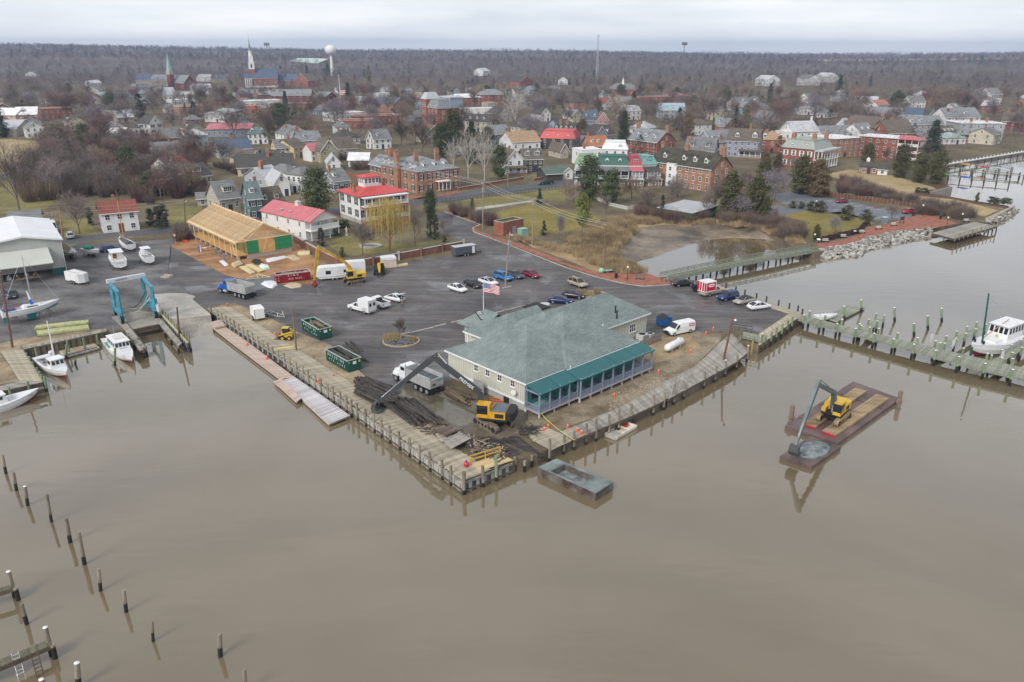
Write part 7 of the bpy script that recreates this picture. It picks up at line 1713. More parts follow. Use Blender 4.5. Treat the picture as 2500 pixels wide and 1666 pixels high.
# travel lift
tl=T('boat_hoist','blue four wheeled boat hoist with white top beam and slings','boat hoist',P('x8',480,800),0)
HB=M('hoist_blue',(.05,.24,.34),.5,.2,1,c2=(.08,.3,.4));HW_=M('hoist_white',(.62,.64,.66),.5,.1,1)
lf0,d6=P('x8',300,905),P('x8',200,780);rf0,d5=P('x8',795,830),P('x8',660,665)
ht=cz('x8',265,455,lf0).z;hb=cz('x8',145,300,d6).z;cE=(ht+hb)/2
for a,nm in((lf0,'lf'),(d6,'lb'),(rf0,'rf'),(d5,'rb')):
 B().cb(a.x,a.y,.9,.5,.5,cE-.9).o('leg',HB,tl,a8(tl))
 dr=(lf0-d6).normalized()
 w=wheel(tl,0,0,.75,.5,HB);w.location=V3((a.x,a.y,.78))-tl.location;w.rotation_euler=(0,0,atan2(dr.y,dr.x))
 B().cb(a.x,a.y,.8,.8,.8,.4).o('wheel_yoke',HB,tl,a8(tl))
for a,c in((lf0,d6),(rf0,d5)):
 d=(a-c).normalized();B().beam(a+d*.8+Z_(cE),c-d*.6+Z_(cE),.5,.5).o('side_beam',HB,tl,a8(tl));B().beam(a+Z_(1.4),c+Z_(1.4),.45,.5).o('bottom_beam',HB,tl,a8(tl))
B().beam(d6+V3((-.6,0,cE+.45)),d5+V3((.6,0,cE+.45)),.6,.7).o('top_beam',HW_,tl,a8(tl))
aT('MARINE TRAVELIFT',.45,ap,tl,(d6+d5)/2+V3((.1,-.36,cE+.45))-tl.location,(R(90),0,az(d6,d5)),ext=.01)
m_=rf0.lerp(d5,.35);B().cb(m_.x,m_.y,1.6,1.3,2.2,1.2).o('engine_box',HB,tl,a8(tl),0);m_=rf0.lerp(d5,.05);B().cb(m_.x+.5,m_.y,1.2,.9,.9,1.4).o('control_cabin',HW_,tl,a8(tl))
for f,m,dp in((.2,M('yellow_sling',(.5,.48,.3),.8,.2,2),2.2),(.75,ag,3.2),(.45,M('yellow_sling',(.5,.48,.3)),3.6)):
 a,c=lf0.lerp(d6,f)+V3((.2,0,cE*.62)),rf0.lerp(d5,f)+V3((-.2,0,cE*.62));dR=B();pv=None
 for k in range(13):
  t=k/12;q=a.lerp(c,t)-V3((0,0,dp*4*t*(1-t)*.8))
  if pv is not None:dR.beam(pv,q,.22,.05)
  pv=q
 dR.beam(a,a+Z_(cE*.36),.06,.06).beam(c,c+Z_(cE*.36),.06,.06);dR.o('sling',m,tl,a8(tl))
# boats
aU=ae('boat_gelcoat_white',(.76,.77,.78));d8=M('boat_deck_white',(.68,.69,.7),.6,.08,1)
def g8(L_,Bm,H,eB=.5,f8=.25,tw=.85,n=11,g5=2):
 a6=[]
 for i in range(n):
  t=i/(n-1);x=-L_/2+L_*t;f=max(0,(t-.42)/.58);hb=Bm/2*(tw+(1-tw)*min(1,t/.35))*(1-f**g5);hb=max(hb,.02)
  zs=H+eB*f**1.6;kz=f8*0+(H*.55)*f**3;ch=hb*.86*(1-.25*f);xo=eB*.8*f*f
  a6.append([(x,0,kz),(x,ch,kz+H*.22*(1+f*.5)),(x+xo*.5,hb*.97,kz+(zs-kz)*.62),(x+xo,hb,zs),(x+xo,hb*.9,zs+.02),(x+xo,-hb*.9,zs+.02),(x+xo,-hb,zs),(x+xo*.5,-hb*.97,kz+(zs-kz)*.62),(x,-ch,kz+H*.22*(1+f*.5))])
 return a6
def boat(a4,loc,rz,L_,Bm,H,es,fG,eB=.5,fT=None,cat='boat',name='boat',tw=.85,group=None,gn=True):
 r=T(name,a4,cat,loc,rz,group);b=B();rg=g8(L_,Bm,H,eB,tw=tw)
 b.loft(rg,mf=lambda k,i:1 if i in(0,8)else 2 if i==4 else 0);b.o('hull',[es,fG,fT or d8],r)
 rb=B()
 for sd in(3,6):
  for a,c in zip(rg[:-1],rg[1:]):rb.beam(a[sd],c[sd],.1,.1)
 rb.o('rub_rail',es if es is not aU else M('rail_white',(.7,.7,.7),.5,.05,1),r);return r
def aI(r,x0,x1,w,z,m):B().box(x0,-w/2,z,x1,w/2,z+.02).o('cockpit',m,r)
cC=M('cockpit_shade_grey',(.3,.31,.32),.7,.2,1)
bS,fE,dJ=M('red_antifoul',(.22,.03,.035),.7,.2,1),M('blue_antifoul',(.03,.11,.22),.7,.2,1),M('teal_antifoul',(.015,.25,.27),.7,.15,1)
def bM(r,x0,x1,w,z,h,ew=3,taper=.12,roofm=None,ov=.25):
 b=B();b.loft([[(x0,-w/2,z),(x1+.25,-w/2,z),(x1+.25,w/2,z),(x0,w/2,z)],[(x0,-w/2+taper,z+h),(x1-.15,-w/2+taper,z+h),(x1-.15,w/2-taper,z+h),(x0,w/2-taper,z+h)]]);b.o('cabin',aU,r)
 B().box(x0-ov,-w/2-.02,z+h,x1+ov*.4,w/2+.02,z+h+.1).o('cabin_roof',roofm or aU,r)
 for k in range(ew):
  y=-w/2+taper+(w-2*taper)*(k+.5)/ew;ww_=(w-2*taper)/ew*.36;wv=B()
  wv.add([(x1+.1,y-ww_,z+h*.5),(x1+.1,y+ww_,z+h*.5),(x1-.06,y+ww_,z+h*.9),(x1-.06,y-ww_,z+h*.9)],[(0,1,2,3)]);wv.o('cabin_window',CG,r)
 for s in(-1,1):
  n=max(1,int((x1-x0)/1))
  for k in range(n):
   xa=x0+(x1-x0-.2)*(k+.15)/n;xb=x0+(x1-x0-.2)*(k+.85)/n;y0=s*(w/2-taper*.5+.015);y1=s*(w/2-taper*.9+.015)
   B().add([(xa,y0,z+h*.5),(xb,y0,z+h*.5),(xb,y1,z+h*.88),(xa,y1,z+h*.88)],[(0,1,2,3)]).o('cabin_window',CG,r)
def gj(r,xs_,w,h):
 for x in xs_:
  for s in(-1,1):
   b=B()
   for k in range(3):a=k*2.1;b.cyl((x,s*w,h),(x+.45*cos(a),s*w*1.25+.45*sin(a),0),.035,n=5)
   b.o('boat_stand',M('stand_rust',(.16,.11,.09),.7,.2,2),r)
 B().cb(0,0,0,.5,.5,.35).o('keel_block',BM,r)
# sailboat on stands
a,b=P('w7',330,1150),P('w7',1330,950);m_=(a+b)/2
bv=boat('white sailboat propped on stands with a blue sail bundle',m_+Z_(1.25),az(a,b),9.2,2.9,1.25,aU,dJ,.35,name='sailboat',tw=.7)
kb_=B();kb_.extr([(-.9,.1),(.9,.1),(.6,-1.1),(-.5,-1.1)],-.12,.12);kb_.o('keel',dJ,bv);B().box(-4.5,-.05,-1,-3.9,.05,.7).o('rudder',dJ,bv)
B().loft([[(-1.2,-.9,1.27),(2.2,-.55,1.35),(2.2,.55,1.35),(-1.2,.9,1.27)],[(-1,-.75,1.65),(1.7,-.4,1.6),(1.7,.4,1.6),(-1,.75,1.65)]]).o('coachroof',aU,bv);B().box(-3.9,-.7,1.28,-1.4,.7,1.32).o('cockpit',cC,bv)
for s in(-1,1):B().box(-.6,s*.86-.01,1.38,1.2,s*.8+.01,1.52).o('portlight',CG,bv)
ms=VP('w7',830,640,a,b);fj=VP('z1',143,497,a,b);mh=fj.z
bW=.5;B().cyl((bW,0,1.5),(bW,0,mh-1.25),.08,.06,8).o('mast',cR,bv);B().beam((bW,-.8,mh*.6),(bW,.8,mh*.6),.05).o('spreader',cR,bv)
for x,y in((4.9,0),(-4.5,0),(bW,1.4),(bW,-1.4)):B().cyl((x,y,1.4),(bW,0,mh-1.4),.018,n=4).o('stay',bu,bv)
B().cyl((bW-.1,.1,1.6),(bW-.3,.2,3.4),.3,.15,8).o('sail_bundle',M('sail_blue_cover',(.02,.12,.5),.8,.15,1),bv);B().cyl((bW-.2,-.1,2.6),(bW-.45,.1,4.2),.22,.1,8).o('sail',M('sail_white',(.7,.68,.72),.8,.1,1),bv)
B().box(-4.4,-.9,1.3,-2.4,.9,1.42).o('deck_gear',M('navy_gear',(.03,.06,.2),.8,.3,1),bv);B().box(-4.2,.75,1.3,-1.4,.95,1.5).o('deck_cushion',M('faded_red_cushion',(.4,.06,.09),.8,.2,1),bv)
rl=B()
for s in(-1,1):
 pv=None
 for x,y in((-4.4,1.1),(-2.5,1.35),(-.5,1.4),(1.5,1.25),(3.2,.8),(4.9,.05)):
  rl.cyl((x,s*y,1.25),(x,s*y,1.95),.02,n=4)
  if pv:rl.cyl((pv[0],s*pv[1],1.93),(x,s*y,1.93),.015,n=4)
  pv=(x,y)
rl.o('guard_wire',bu,bv)
for x in(-2.6,1.2,3):
 for s in(-1,1):
  b=B();zc=-.05
  for k in range(3):aa=k*2.1+.4;b.cyl((x,s*.85,zc+.2),(x+.6*cos(aa),s*1.25+.6*sin(aa),-1.25),.04,n=5)
  b.o('boat_stand',M('stand_rust',(.16,.11,.09)),bv)
B().cb(0,0,-1.25,1.6,.4,.2).o('keel_block',BM,bv)
# moored workboats
a,b=P('x5',600,720,WZ),P('x5',945,965,WZ)
r=boat('white workboat with deck winch and pale mast by the boatyard dock',(a+b)/2+Z_(-.35),az(a,b),(b-a).length+.6,3,1.35,aU,bS,.55,name='workboat')
aI(r,-4.2,1,2.3,1.38,cC);bM(r,.9,2.6,2.1,1.38,1.5,3)
fm_=B()
for x in(-3.2,-1.6):fm_.beam((x,-.9,1.5),(x,.9,1.5),.1)
for y in(-.6,0,.6):fm_.beam((-3.4,y,1.55),(-1.2,y,1.55),.09)
fm_.o('deck_frame',BM,r);B().cyl((-.2,.5,1.4),(-1.4,.9,8.2),.13,.08,8).o('mast',M('pale_mast',(.6,.62,.66),.5,.1,2),r);B().cyl((-.2,.3,1.4),(-1.1,.8,6),.07,.05,6).o('boom',M('pale_mast',(.6,.62,.66)),r);B().cyl((-3,.9,1.4),(-3,.9,2.4),.3,.3,10).cyl((-3,.9,2.4),(-3,.9,2.6),.42,.3,10).o('winch',HW_,r)
a,b=P('x8',120,1200,WZ),P('x8',440,1510,WZ)
r=boat('white cabin boat with green side panels tied to the finger pier',(a+b)/2+Z_(-.35),az(a,b),(b-a).length+.8,3.1,1.4,aU,bS,.55,name='workboat')
aI(r,-4.4,-2.6,2.4,1.42,cC);bM(r,-2.4,1.9,2.5,1.42,1.6,4,.12,aU,.5)
for s in(-1,1):B().box(-3.6,s*1.45-.03,.95,-1,s*1.45+.03,1.75).o('side_panel',M('sea_green_panel',(.03,.33,.22),.6,.1,1),r)
B().box(-1.4,-.7,3.12,.6,.7,3.3).o('roof_hatch',M('buff_hatch',(.6,.59,.54),.6,.1,1),r);B().cyl((-2.2,0,3.1),(-2.2,0,4.8),.04,n=5).o('aerial',bu,r)
aT('BANSHEE',.26,ap,r,(2.45,0,2.05),(R(70),0,R(90)))
a,b=P('x5',-420,1510,WZ),P('x5',535,1240,WZ)
r=boat('long white open workboat cut by the left edge',(a+b)/2+Z_(-.35),az(a,b),(b-a).length,3.2,1.4,aU,bS,.5,name='workboat')
aI(r,1.5,3.6,1.6,1.45,cC);bM(r,-2.4,.2,2,1.42,1.2,2);B().box(4.4,-.4,1.72,5.4,.4,1.8).o('hatch',M('brown_hatch',(.16,.12,.1),.8,.2,1),r);B().box(-3.4,-1.3,1.42,-2.6,-.9,1.8).o('fish_box',M('sea_green_panel',(.03,.33,.22)),r)
# yard boats
def ao(a4,fr,fU,bow,L_,Bm,H,fG,zup=.8):
 a,b=P(fr,*fU),P(fr,*bow);m=(a+b)/2;r=boat(a4,V3((m.x,m.y,zup)),az(a,b),L_,Bm,H,aU,fG,.5,name='boat')
 for x in(-L_*.3,L_*.15):
  for s in(-1,1):B().cyl((x,s*Bm*.38,.3),(x,s*Bm*.5,-zup),.06,n=5).cyl((x,s*Bm*.38,.3),(x+.4,s*Bm*.42,-zup),.05,n=5).o('boat_stand',M('stand_rust',(.16,.11,.09)),r)
 B().cb(0,0,-zup,L_*.5,.3,zup*.9).o('keel_block',BM,r);return r
r=ao('white sport cruiser with its transom towards the hoist','z1',(745,618),(672,520),9,3.3,1.6,fE,.7);aI(r,-4.2,-1.4,2.6,1.62,M('buff_cockpit',(.5,.46,.42),.7,.15,1));bM(r,-1.4,1.8,2.7,1.62,1.35,3,.25,aU,.7);B().box(-1.5,.1,1.65,-1.42,.9,2.7).o('cabin_door',M('varnished_door',(.22,.09,.04),.4,.2,1),r);B().box(-4.15,-.9,1.3,-3.6,.9,1.7).o('transom_seat',aU,r)
aT('ROCK HALL',.28,ap,r,(-4.56,0,1.15),(R(80),0,R(-90)))
r=ao('white hard top fishing boat with red bottom','z1',(918,578),(840,512),7.2,2.6,1.25,bS,.7);aI(r,-3.3,.4,2,1.27,cC);B().box(-1.9,-1,2.95,.9,1,3.05).o('hard_top',aU,r)
for x,y in((-1.7,.85),(-1.7,-.85),(.7,.85),(.7,-.85)):B().cyl((x,y,1.27),(x,y,2.95),.04,n=5).o('top_post',bu,r)
B().cb(-.2,0,1.28,1,.9,.9).o('console',aU,r);B().cyl((-.3,.3,3),(-.3,.3,5),.03,n=5).o('aerial',bu,r)
r=ao('white runabout with a green canvas top','x4',(1450,1010),(1760,1080),6.2,2.3,1.1,M('grey_bottom',(.4,.4,.42),.6,.1,1),.6);B().ball((-1.2,0,1.55),1.3,1,.45,10,6).o('canvas_top',M('green_canvas',(.01,.26,.17),.8,.1,1),r);B().add([(.3,-.9,1.2),(.3,.9,1.2),(-.2,.7,1.75),(-.2,-.7,1.75)],[(0,1,2,3)]).o('windscreen',CG,r)
r=ao('dark hulled boat under a grey cover with a tall yellow mast','z1',(805,490),(715,440),8,2.6,1.3,bS,.7);r.children[0].data.materials[0]=M('charcoal_hull',(.035,.037,.042),.5,.2,1)
bb=B();bb.loft([[(-3.8,-1.1,1.3),(3.2,-.6,1.6),(3.2,.6,1.6),(-3.8,1.1,1.3)],[(-3.6,-.1,2.1),(3,-.05,2),(3,.05,2),(-3.6,.1,2.1)]]);bb.o('cover',M('slate_tarp',(.085,.09,.1),.8,.2,1),r)
mh=cz('z1',720,178,P('z1',755,470)).z;B().cyl((1,0,1.5),(1,0,mh-.7),.11,.08,8).o('mast',M('yellow_spar',(.55,.33,.08),.5,.15,1),r);B().cyl((1,0,1.9),(5.6,0,3),.07,.05,7).o('bowsprit',M('yellow_spar',(.55,.33,.08)),r)
r=ao('boat wrapped in a tan tarpaulin beside the boat shed','x4',(1150,1000),(1320,1130),7,2.4,1.2,M('ochre_bottom',(.35,.2,.06),.6,.15,1),.6);r.children[0].data.materials[0]=M('ochre_hull',(.34,.22,.08),.6,.15,1);bb=B();bb.loft([[(-3.6,-1.3,1.2),(3,-.9,1.35),(3,.9,1.35),(-3.6,1.3,1.2)],[(-3.5,-.15,2.5),(2.9,-.1,2.2),(2.9,.1,2.2),(-3.5,.15,2.5)]]);bb.o('tarpaulin',M('tan_tarp',(.34,.29,.18),.85,.2,.8),r);bb=B();bb.loft([[(2.9,-1,1.2),(3.6,-.5,1.3),(3.6,.5,1.3),(2.9,1,1.2)],[(2.9,-.1,2.3),(3.1,-.05,2.1),(3.1,.05,2.1),(2.9,.1,2.3)]]);bb.o('tarpaulin_end',M('white_tarp',(.66,.66,.68),.8,.1,1),r)
# skiff
c4=qd('z5',[(1530,1490),(1610,1535),(1790,1425),(1715,1388)],-1.1);a=(c4[0]+c4[1])/2;b=(c4[2]+c4[3])/2
r=T('skiff','flat white work skiff with a red fuel can beside the boardwalk','boat',((a+b)/2).xy.to_3d()+Z_(WZ),az(a,b));k=(b-a).length/2
B().box(-k,-.85,-.1,k,.85,.12).box(-k,-.95,.12,k,-.85,.5).box(-k,.85,.12,k,.95,.5).box(k-.1,-.85,.12,k,.85,.5).o('hull',M('chalky_white_skiff',(.62,.57,.48),.7,.2,.8),r);B().box(-k-.1,-.9,.1,-k+1.5,.9,.45).o('foredeck',M('grimy_foredeck',(.36,.34,.3),.7,.25,1),r);B().box(.4,-.85,.42,.8,.85,.5).o('thwart',M('chalky_white_skiff',(.62,.57,.48)),r)
B().cb(k-.8,.3,.14,.45,.35,.35).o('fuel_can',ae('fuel_red',(.5,.01,.02)),r);B().cb(k+.1,0,.2,.35,.35,.8).o('outboard_motor',ag,r)
# buyboat at the right
a,b=P('w8',1020,1010,WZ),P('w8',420,1240,WZ)
r=boat('white buyboat with round bow, green mast and wheelhouse at the pier',(a+b)/2+Z_(-.3),az(a,b),(b-a).length+2.5,4.6,2.2,aU,bS,.9,name='buyboat',tw=.8)
Lb=(b-a).length+2.5
B().box(-Lb*.46,-2,2.25,Lb*.05,2,2.3).o('deck',d8,r);bM(r,-Lb*.42,-Lb*.05,3.4,2.25,2.6,4,.15,aU,.5);B().box(-Lb*.03,-1.2,2.3,Lb*.18,1.2,2.8).o('trunk_cabin',aU,r)
B().cyl((Lb*.3,0,2.4),(Lb*.3+1.6,0,11.6),.17,.12,8).o('mast',M('dark_green_mast',(.012,.1,.085),.5,.15,1),r);B().cyl((Lb*.3,0,3.6),(-Lb*.25,0,5.4),.1,.07,7).o('boom',M('varnished_boom',(.42,.22,.08),.5,.15,1),r)
for s in(-1,1):B().cyl((Lb*.3+1.5,0,11),(-Lb*.3,s*1.4,4.9),.02,n=4).o('stay',bu,r)
o=B().cyl((0,0,0),(.04,0,0),.28,n=12).o('emblem',M('gold_emblem',(.55,.38,.15),.5,.1,1),r,(-Lb*.05+.3,0,3));B().cb(Lb*.38,.7,2.9,.3,.3,.5).cb(Lb*.38,-.7,2.9,.3,.3,.5).o('bitt',ag,r)
B().box(Lb*.515,-.12,.4,Lb*.53,.12,2.6).o('stem_post',M('dark_green_mast',(.012,.1,.085)),r)
# dinghy on the float, kayaks
a,b=P('z7',425,378,-.9),P('z7',555,372,-.9);r=boat('small white dinghy with rails beside the pier',(a+b)/2-Z_(.2),az(a,b),4.2,1.7,.7,aU,aU,.25,name='dinghy');bb=B()
for s in(-1,1):bb.cyl((-1.6,s*.7,.7),(-1.6,s*.7,1.4),.03,n=5).cyl((-1.6,s*.7,1.4),(1.2,s*.55,1.4),.03,n=5).cyl((1.2,s*.55,.7),(1.2,s*.55,1.4),.03,n=5)
bb.o('rail',bu,r)
for i,(p0,p1,c,l)in en((((1530,370),(1680,388),(.7,.32,.02),'orange and yellow kayak on the far dock'),((1750,398),(1905,412),(.6,.03,.03),'red kayak on the far dock'),((1970,418),(2140,440),(.55,.6,.7),'pale blue kayak on the far dock'),((1310,500),(1415,520),(.05,.45,.12),'green kayak on the nearest far dock'),((1505,530),(1685,550),(.02,.1,.5),'royal blue kayak on the nearest far dock'))):
 a,b=P('x2',*p0,.5),P('x2',*p1,.5);k=(b-a).length/2;rg=[]
 for t in range(9):x=-k+2*k*t/8;q=.42*sin(pi*(t+.25)/8.5);rg.append([(x,q*cos(j*pi/4),.3+q*.7*sin(j*pi/4))for j in range(8)])
 r=T('kayak',l,'kayak',((a+b)/2)-Z_(.15),az(a,b),'kayaks on the far docks');B().loft(rg).o('hull',ae('kayak_%d'%i,c),r,smooth=True);B().ball((0,0,.52),.5,.25,.1,8,4).o('cockpit',ag,r)
# yard clutter, street furniture, people
def aW(a,b,r0,r1,ad,a4,group):
 d=b-a;k=B().cyl((0,0,0),(0,0,d.length),r0,r1,8,0,True,1).o('log',[ad,M('sawn_end',(.16,.12,.08),.9,.3,2)],None,a)
 k.rotation_euler=d.to_track_quat('Z','Y').to_euler();aC(k,a4,'log',group)
rr=RN(11)
for k in range(64):
 ly=int(k/16)
 s=(rv(50,190),rv(375,520));
 e=(s[0]+rv(200,330),s[1]+rv(70,150))
 if e[0]>520:e=(520,e[1])
 aW(P('z4',*s,.2+ly*.3+rv(0,.1)),P('z4',*e,.2+ly*.26+rv(0,.1)),.19,.15,bB,'wet black timber pile in the upper heap by the dump truck','old piles in the upper heap')
for k in range(56):
 ly=int(k/14);s=(rv(300,600),0);s=(s[0],545+(s[0]-300)*.1+rv(-5,75));e=(s[0]+rv(190,290),s[1]+rv(140,215))
 aW(P('z4',*s,.2+ly*.3),P('z4',*e,.2+ly*.22),.18,.14,bB,'wet black timber pile in the lower heap along the dock','old piles in the lower heap')
for k in range(16):
 s=(rv(860,960),rv(455,520));e=(s[0]+rv(120,240),s[1]+rv(70,120));aW(P('z4',*s,.2+(k%3)*.18),P('z4',*e,.2+(k%3)*.14),.17,.14,M('brown_old_timber',(.13,.1,.065),.9,.3,1.5,rndv=.3),'brown old timber lying along the restaurant wall','old timbers by the restaurant wall')
for k in range(7):
 s=(rv(-60,40),rv(10,150));e=(s[0]+rv(90,150),s[1]+rv(70,110));aW(P('z4',*s,.2),P('z4',*e,.2),.16,.14,bB,'black timber behind the nearer green dumpster','timbers behind the green dumpster')
di=M('torn_dock_board',(.105,.075,.055),.9,.35,1.5,c2=(.16,.125,.1),rndv=.3)
for i,(q,z,mt,l)in en((([(705,770),(800,745),(910,800),(800,840)],.5,di,'topmost torn off dock panel, dark and tilted'),([(770,850),(870,815),(995,865),(890,915)],.7,di,'dark dock panel lying on the stacked panels'),([(865,960),(990,890),(1120,935),(940,1030)],.9,PG,'pale grey dock panel lying on the debris heap'),([(790,890),(900,860),(960,930),(850,970)],.35,aF,'tan dock panel wedged under the others'),([(640,790),(700,770),(790,850),(720,880)],.25,di,'broken dock panel at the foot of the log heap'))):
 c=[P('z4',x,y,z)for x,y in q];r=T('broken_decking',l,'decking',c[0],0);deck(r,[c[0],c[3]],[c[1],c[2]],mt,.3,.07,.1,seed=i)
 for f in(.15,.5,.85):B().beam(c[0].lerp(c[1],f)-Z_(.15),c[3].lerp(c[2],f)-Z_(.15),.12,.22).o('joist',BM,r,a8(r))
db=B()
for k in range(300):
 x,y=rv(640,1420),0;y=780+(x-640)*.38+rv(-40,60);p=P('z4',x,y,rv(.05,.4));a=rv(0,3.14);L_=rv(.5,2.6);d=V3((cos(a),sin(a),rv(-.2,.25)))*L_/2
 db.beam(p-d,p+d,rv(.06,.2),rv(.04,.12),rr.randrange(3))
for k in range(90):
 p=P('z4',rv(1560,1740),rv(820,895),rv(.1,.6));a=rv(0,3.14);d=V3((cos(a),sin(a),rv(-.2,.4)))*rv(.3,.9);db.beam(p-d,p+d,.05,.05,2)
aC(db.o('timber_debris',[DEB,PG,bB]),'splintered dock timber and rubble strewn over the torn up quay','debris',kind='stuff')
gb_=B()
for k in range(500):
 x=rv(1550,2150);y=1500-(x-1000)*.4+rv(-120,60);p=P('z5',x,y,.02);s=rv(.05,.16);gb_.ball(p,s,s,s*.6,5,3)
aC(gb_.o('loose_stones',M('tan_pebbles',(.36,.31,.25),.9,.25,2)),'loose pale stones scattered along the boardwalk bank','stones',kind='stuff')
bl=B().ball((0,0,.36),.36,nu=12,nv=8).o('mooring_buoy',ae('buoy_red',(.55,.02,.06)),None,P('z4',1078,1195,.12),smooth=True);aC(bl,'red round buoy on the dock beside the yellow rail','buoy');B().cyl((0,0,.68),(0,0,.85),.08,n=8).o('eye',ag,bl)
fD=B().cb(0,0,0,.42,.42,.05).cyl((0,0,.05),(0,0,.75),.17,.035,10).mesh('cone',ae('cone_orange',(.75,.1,.02)));eV=B().cyl((0,0,.36),(0,0,.54),.108,.078,10).mesh('collar',aq)
for fr,x,y,z,l in(('z3',285,175,.1,'orange cone at the landward end of the bulkhead dock'),('z3',468,545,-.9,'orange cone standing on the floating dock, upper one'),('z3',652,672,-.9,'orange cone standing on the floating dock, lower one'),('z3',1267,832,.05,'orange cone on the sandy strip below the green dumpster'),('z3',1128,885,.1,'orange cone on the bulkhead planks by the log heap'),('z3',728,450,.05,'orange cone left of the skid steer'),('z5',993,1468,.05,'orange cone nearest the stick heap'),('z5',1027,1445,.05,'orange cone just behind the one by the stick heap'),('z5',1197,1445,.05,'orange cone on the gravel above the boardwalk end'),('z5',1280,1472,.15,'tall orange cone on the boardwalk end, left of a pair'),('z5',1317,1495,.15,'orange cone on the boardwalk end, right of a pair'),('z5',1600,1172,.05,'orange cone midway along the gravel bank'),('z5',1987,965,.05,'orange cone on the bank below the porch end'),('z5',2265,788,.05,'orange cone beside the propane tank pad'),('z6',647,662,.05,'orange cone at the corner of the asphalt, nearer the van'),('z6',713,622,.05,'orange cone lying at the asphalt edge near the leaning pole')):
 o=a2('traffic_cone',fD,None,P(fr,x,y,z));aC(o,l,'cone','orange traffic cones');a2('collar',eV,o)
# lumber and building material
def stack(a4,fr,q,z,h,ad,n,c6=2,name='lumber_stack'):
 c=[P(fr,x,y,z)for x,y in q];r=T(name,a4,'lumber',c[0],0)
 for k in range(c6):
  for i in range(n):
   f=(i+.5)/n;a,b=c[0].lerp(c[3],f),c[1].lerp(c[2],f);j=V3((0,0,h*(k+.5)/c6));e=(b-a).normalized()*rv(-.15,.15)
   B().beam(a+j+e,b+j+e,(c[3]-c[0]).length/n*.93,h/c6*.93).o('plank',ad,r,a8(r))
 return r
aQ=M('pale_lumber',(.62,.52,.3),.8,.12,1.5,rndv=.12)
stack('short stack of pale lumber at the corner of the timber frame','w5',[(1210,790),(1350,740),(1420,800),(1260,860)],.05,.3,aQ,6)
stack('long bundle of pale lumber in the construction yard, front one','w5',[(1365,865),(1590,1000),(1680,975),(1470,840)],.05,.35,aQ,6)
stack('long bundle of pale lumber in the construction yard, rear one','w5',[(1480,825),(1760,960),(1860,930),(1600,805)],.05,.35,aQ,6)
stack('green treated timbers stacked on the boatyard verge, upper layer','x5',[(500,262),(1255,178),(1255,145),(520,222)],.55,.35,aY,3)
stack('green treated timbers stacked on the boatyard verge, lower layer','x5',[(532,362),(1262,262),(1255,205),(530,300)],.05,.4,aY,3)
stack('small pile of green topped sheets by the brick garden wall','z2',[(1165,660),(1270,655),(1265,625),(1170,630)],.05,.4,aQ,3)
stack('long yellow beam lying beside the wrapped pallet','z2',[(1935,770),(2120,745),(2118,730),(1932,755)],.05,.35,bK,2,1)
def b7(a4,name,cat,a7,z,h,ad,cut=.6):
 c=sum(a7,V3())/len(a7);r2=RN(len(a4));n=len(a7)*3;dq=[aD(a7+[a7[0]],i/n)for i in range(n)]
 b=B();b.loft([[p+Z_(z)for p in dq],[c+(p-c)*.9*r2.uniform(.9,1.05)+V3((0,0,z+h*r2.uniform(.5,.9)))for p in dq],[c+(p-c)*cut*.6*r2.uniform(.8,1.1)+V3((0,0,z+h*r2.uniform(.75,1.1)))for p in dq]]);return aC(b.o(name,ad),a4,cat)
WSH=M('white_plastic_sheet',(.72,.73,.77),.4,.1,1)
b7('crumpled white plastic sheeting beside the red dumpster','plastic_sheet','sheeting',PL('z2 842,905 880,882 980,885 990,915 940,945 900,935'),.03,.35,WSH)
b7('flat white wrap lying on the orange soil','plastic_sheet','sheeting',PL('w5 942,725 1030,705 1150,800 1070,838'),.02,.1,WSH)
b7('white foam boards scattered beside the foundation','foam_board','boards',PL('z2 885,690 1060,660 1085,675 900,720'),.02,.3,WSH,.9)
b7('black tarpaulin bundle in the construction yard','tarpaulin','tarpaulin',PL('w5 1600,745 1690,700 1810,750 1800,810 1690,800'),.02,.7,M('black_tarp',(.018,.02,.024),.5,.2,1))
b7('white bag pile with a green top in the construction yard','bag_pile','bags',PL('w5 1750,840 1800,800 1930,815 1980,880 1880,912'),.02,.5,M('greenish_white_bags',(.4,.62,.48),.6,.3,.8,c2=(.75,.78,.75)))
b7('pale sand spill in front of the red dumpster','sand_pile','sand',PL('z2 1040,920 1100,890 1200,905 1195,930 1110,945'),.012,.18,M('pale_sand',(.5,.4,.28),.95,.15,1),.8)
b7('pale sand patch beside the foundation','sand_pile','sand',PL('z2 1060,665 1130,650 1190,690 1130,705'),.012,.2,M('pale_sand',(.5,.4,.28)),.8)
b7('red kayak shell lying by the stop sign','kayak_shell','boat',PL('w5 180,325 215,298 320,318 330,350 260,355'),.05,.4,ae('shell_red',(.62,.06,.02)))
b7('pale drift wood heap on the boatyard tarmac','wood_heap','debris',PL('x8 850,235 960,190 1070,215 960,245'),.01,.5,M('pale_sticks',(.34,.28,.25),.9,.4,3))
tr=T('roof_truss','pale roof truss lying on the gravel pad','truss',P('w5',1480,1095),0);q=[P('w5',1480,1095,.2),P('w5',1710,985,.9),P('w5',1990,1045,.2)]
for a,b in((0,1),(1,2),(0,2)):B().beam(q[a],q[b],.1,.14).o('chord',aQ,tr,a8(tr))
for f in(.3,.5,.7):B().beam(q[0].lerp(q[2],f),q[0].lerp(q[1],min(1,f*1.7))if f<.5 else q[1].lerp(q[2],max(0,(f-.5)*1.6)),.08,.1).o('web',aQ,tr,a8(tr))
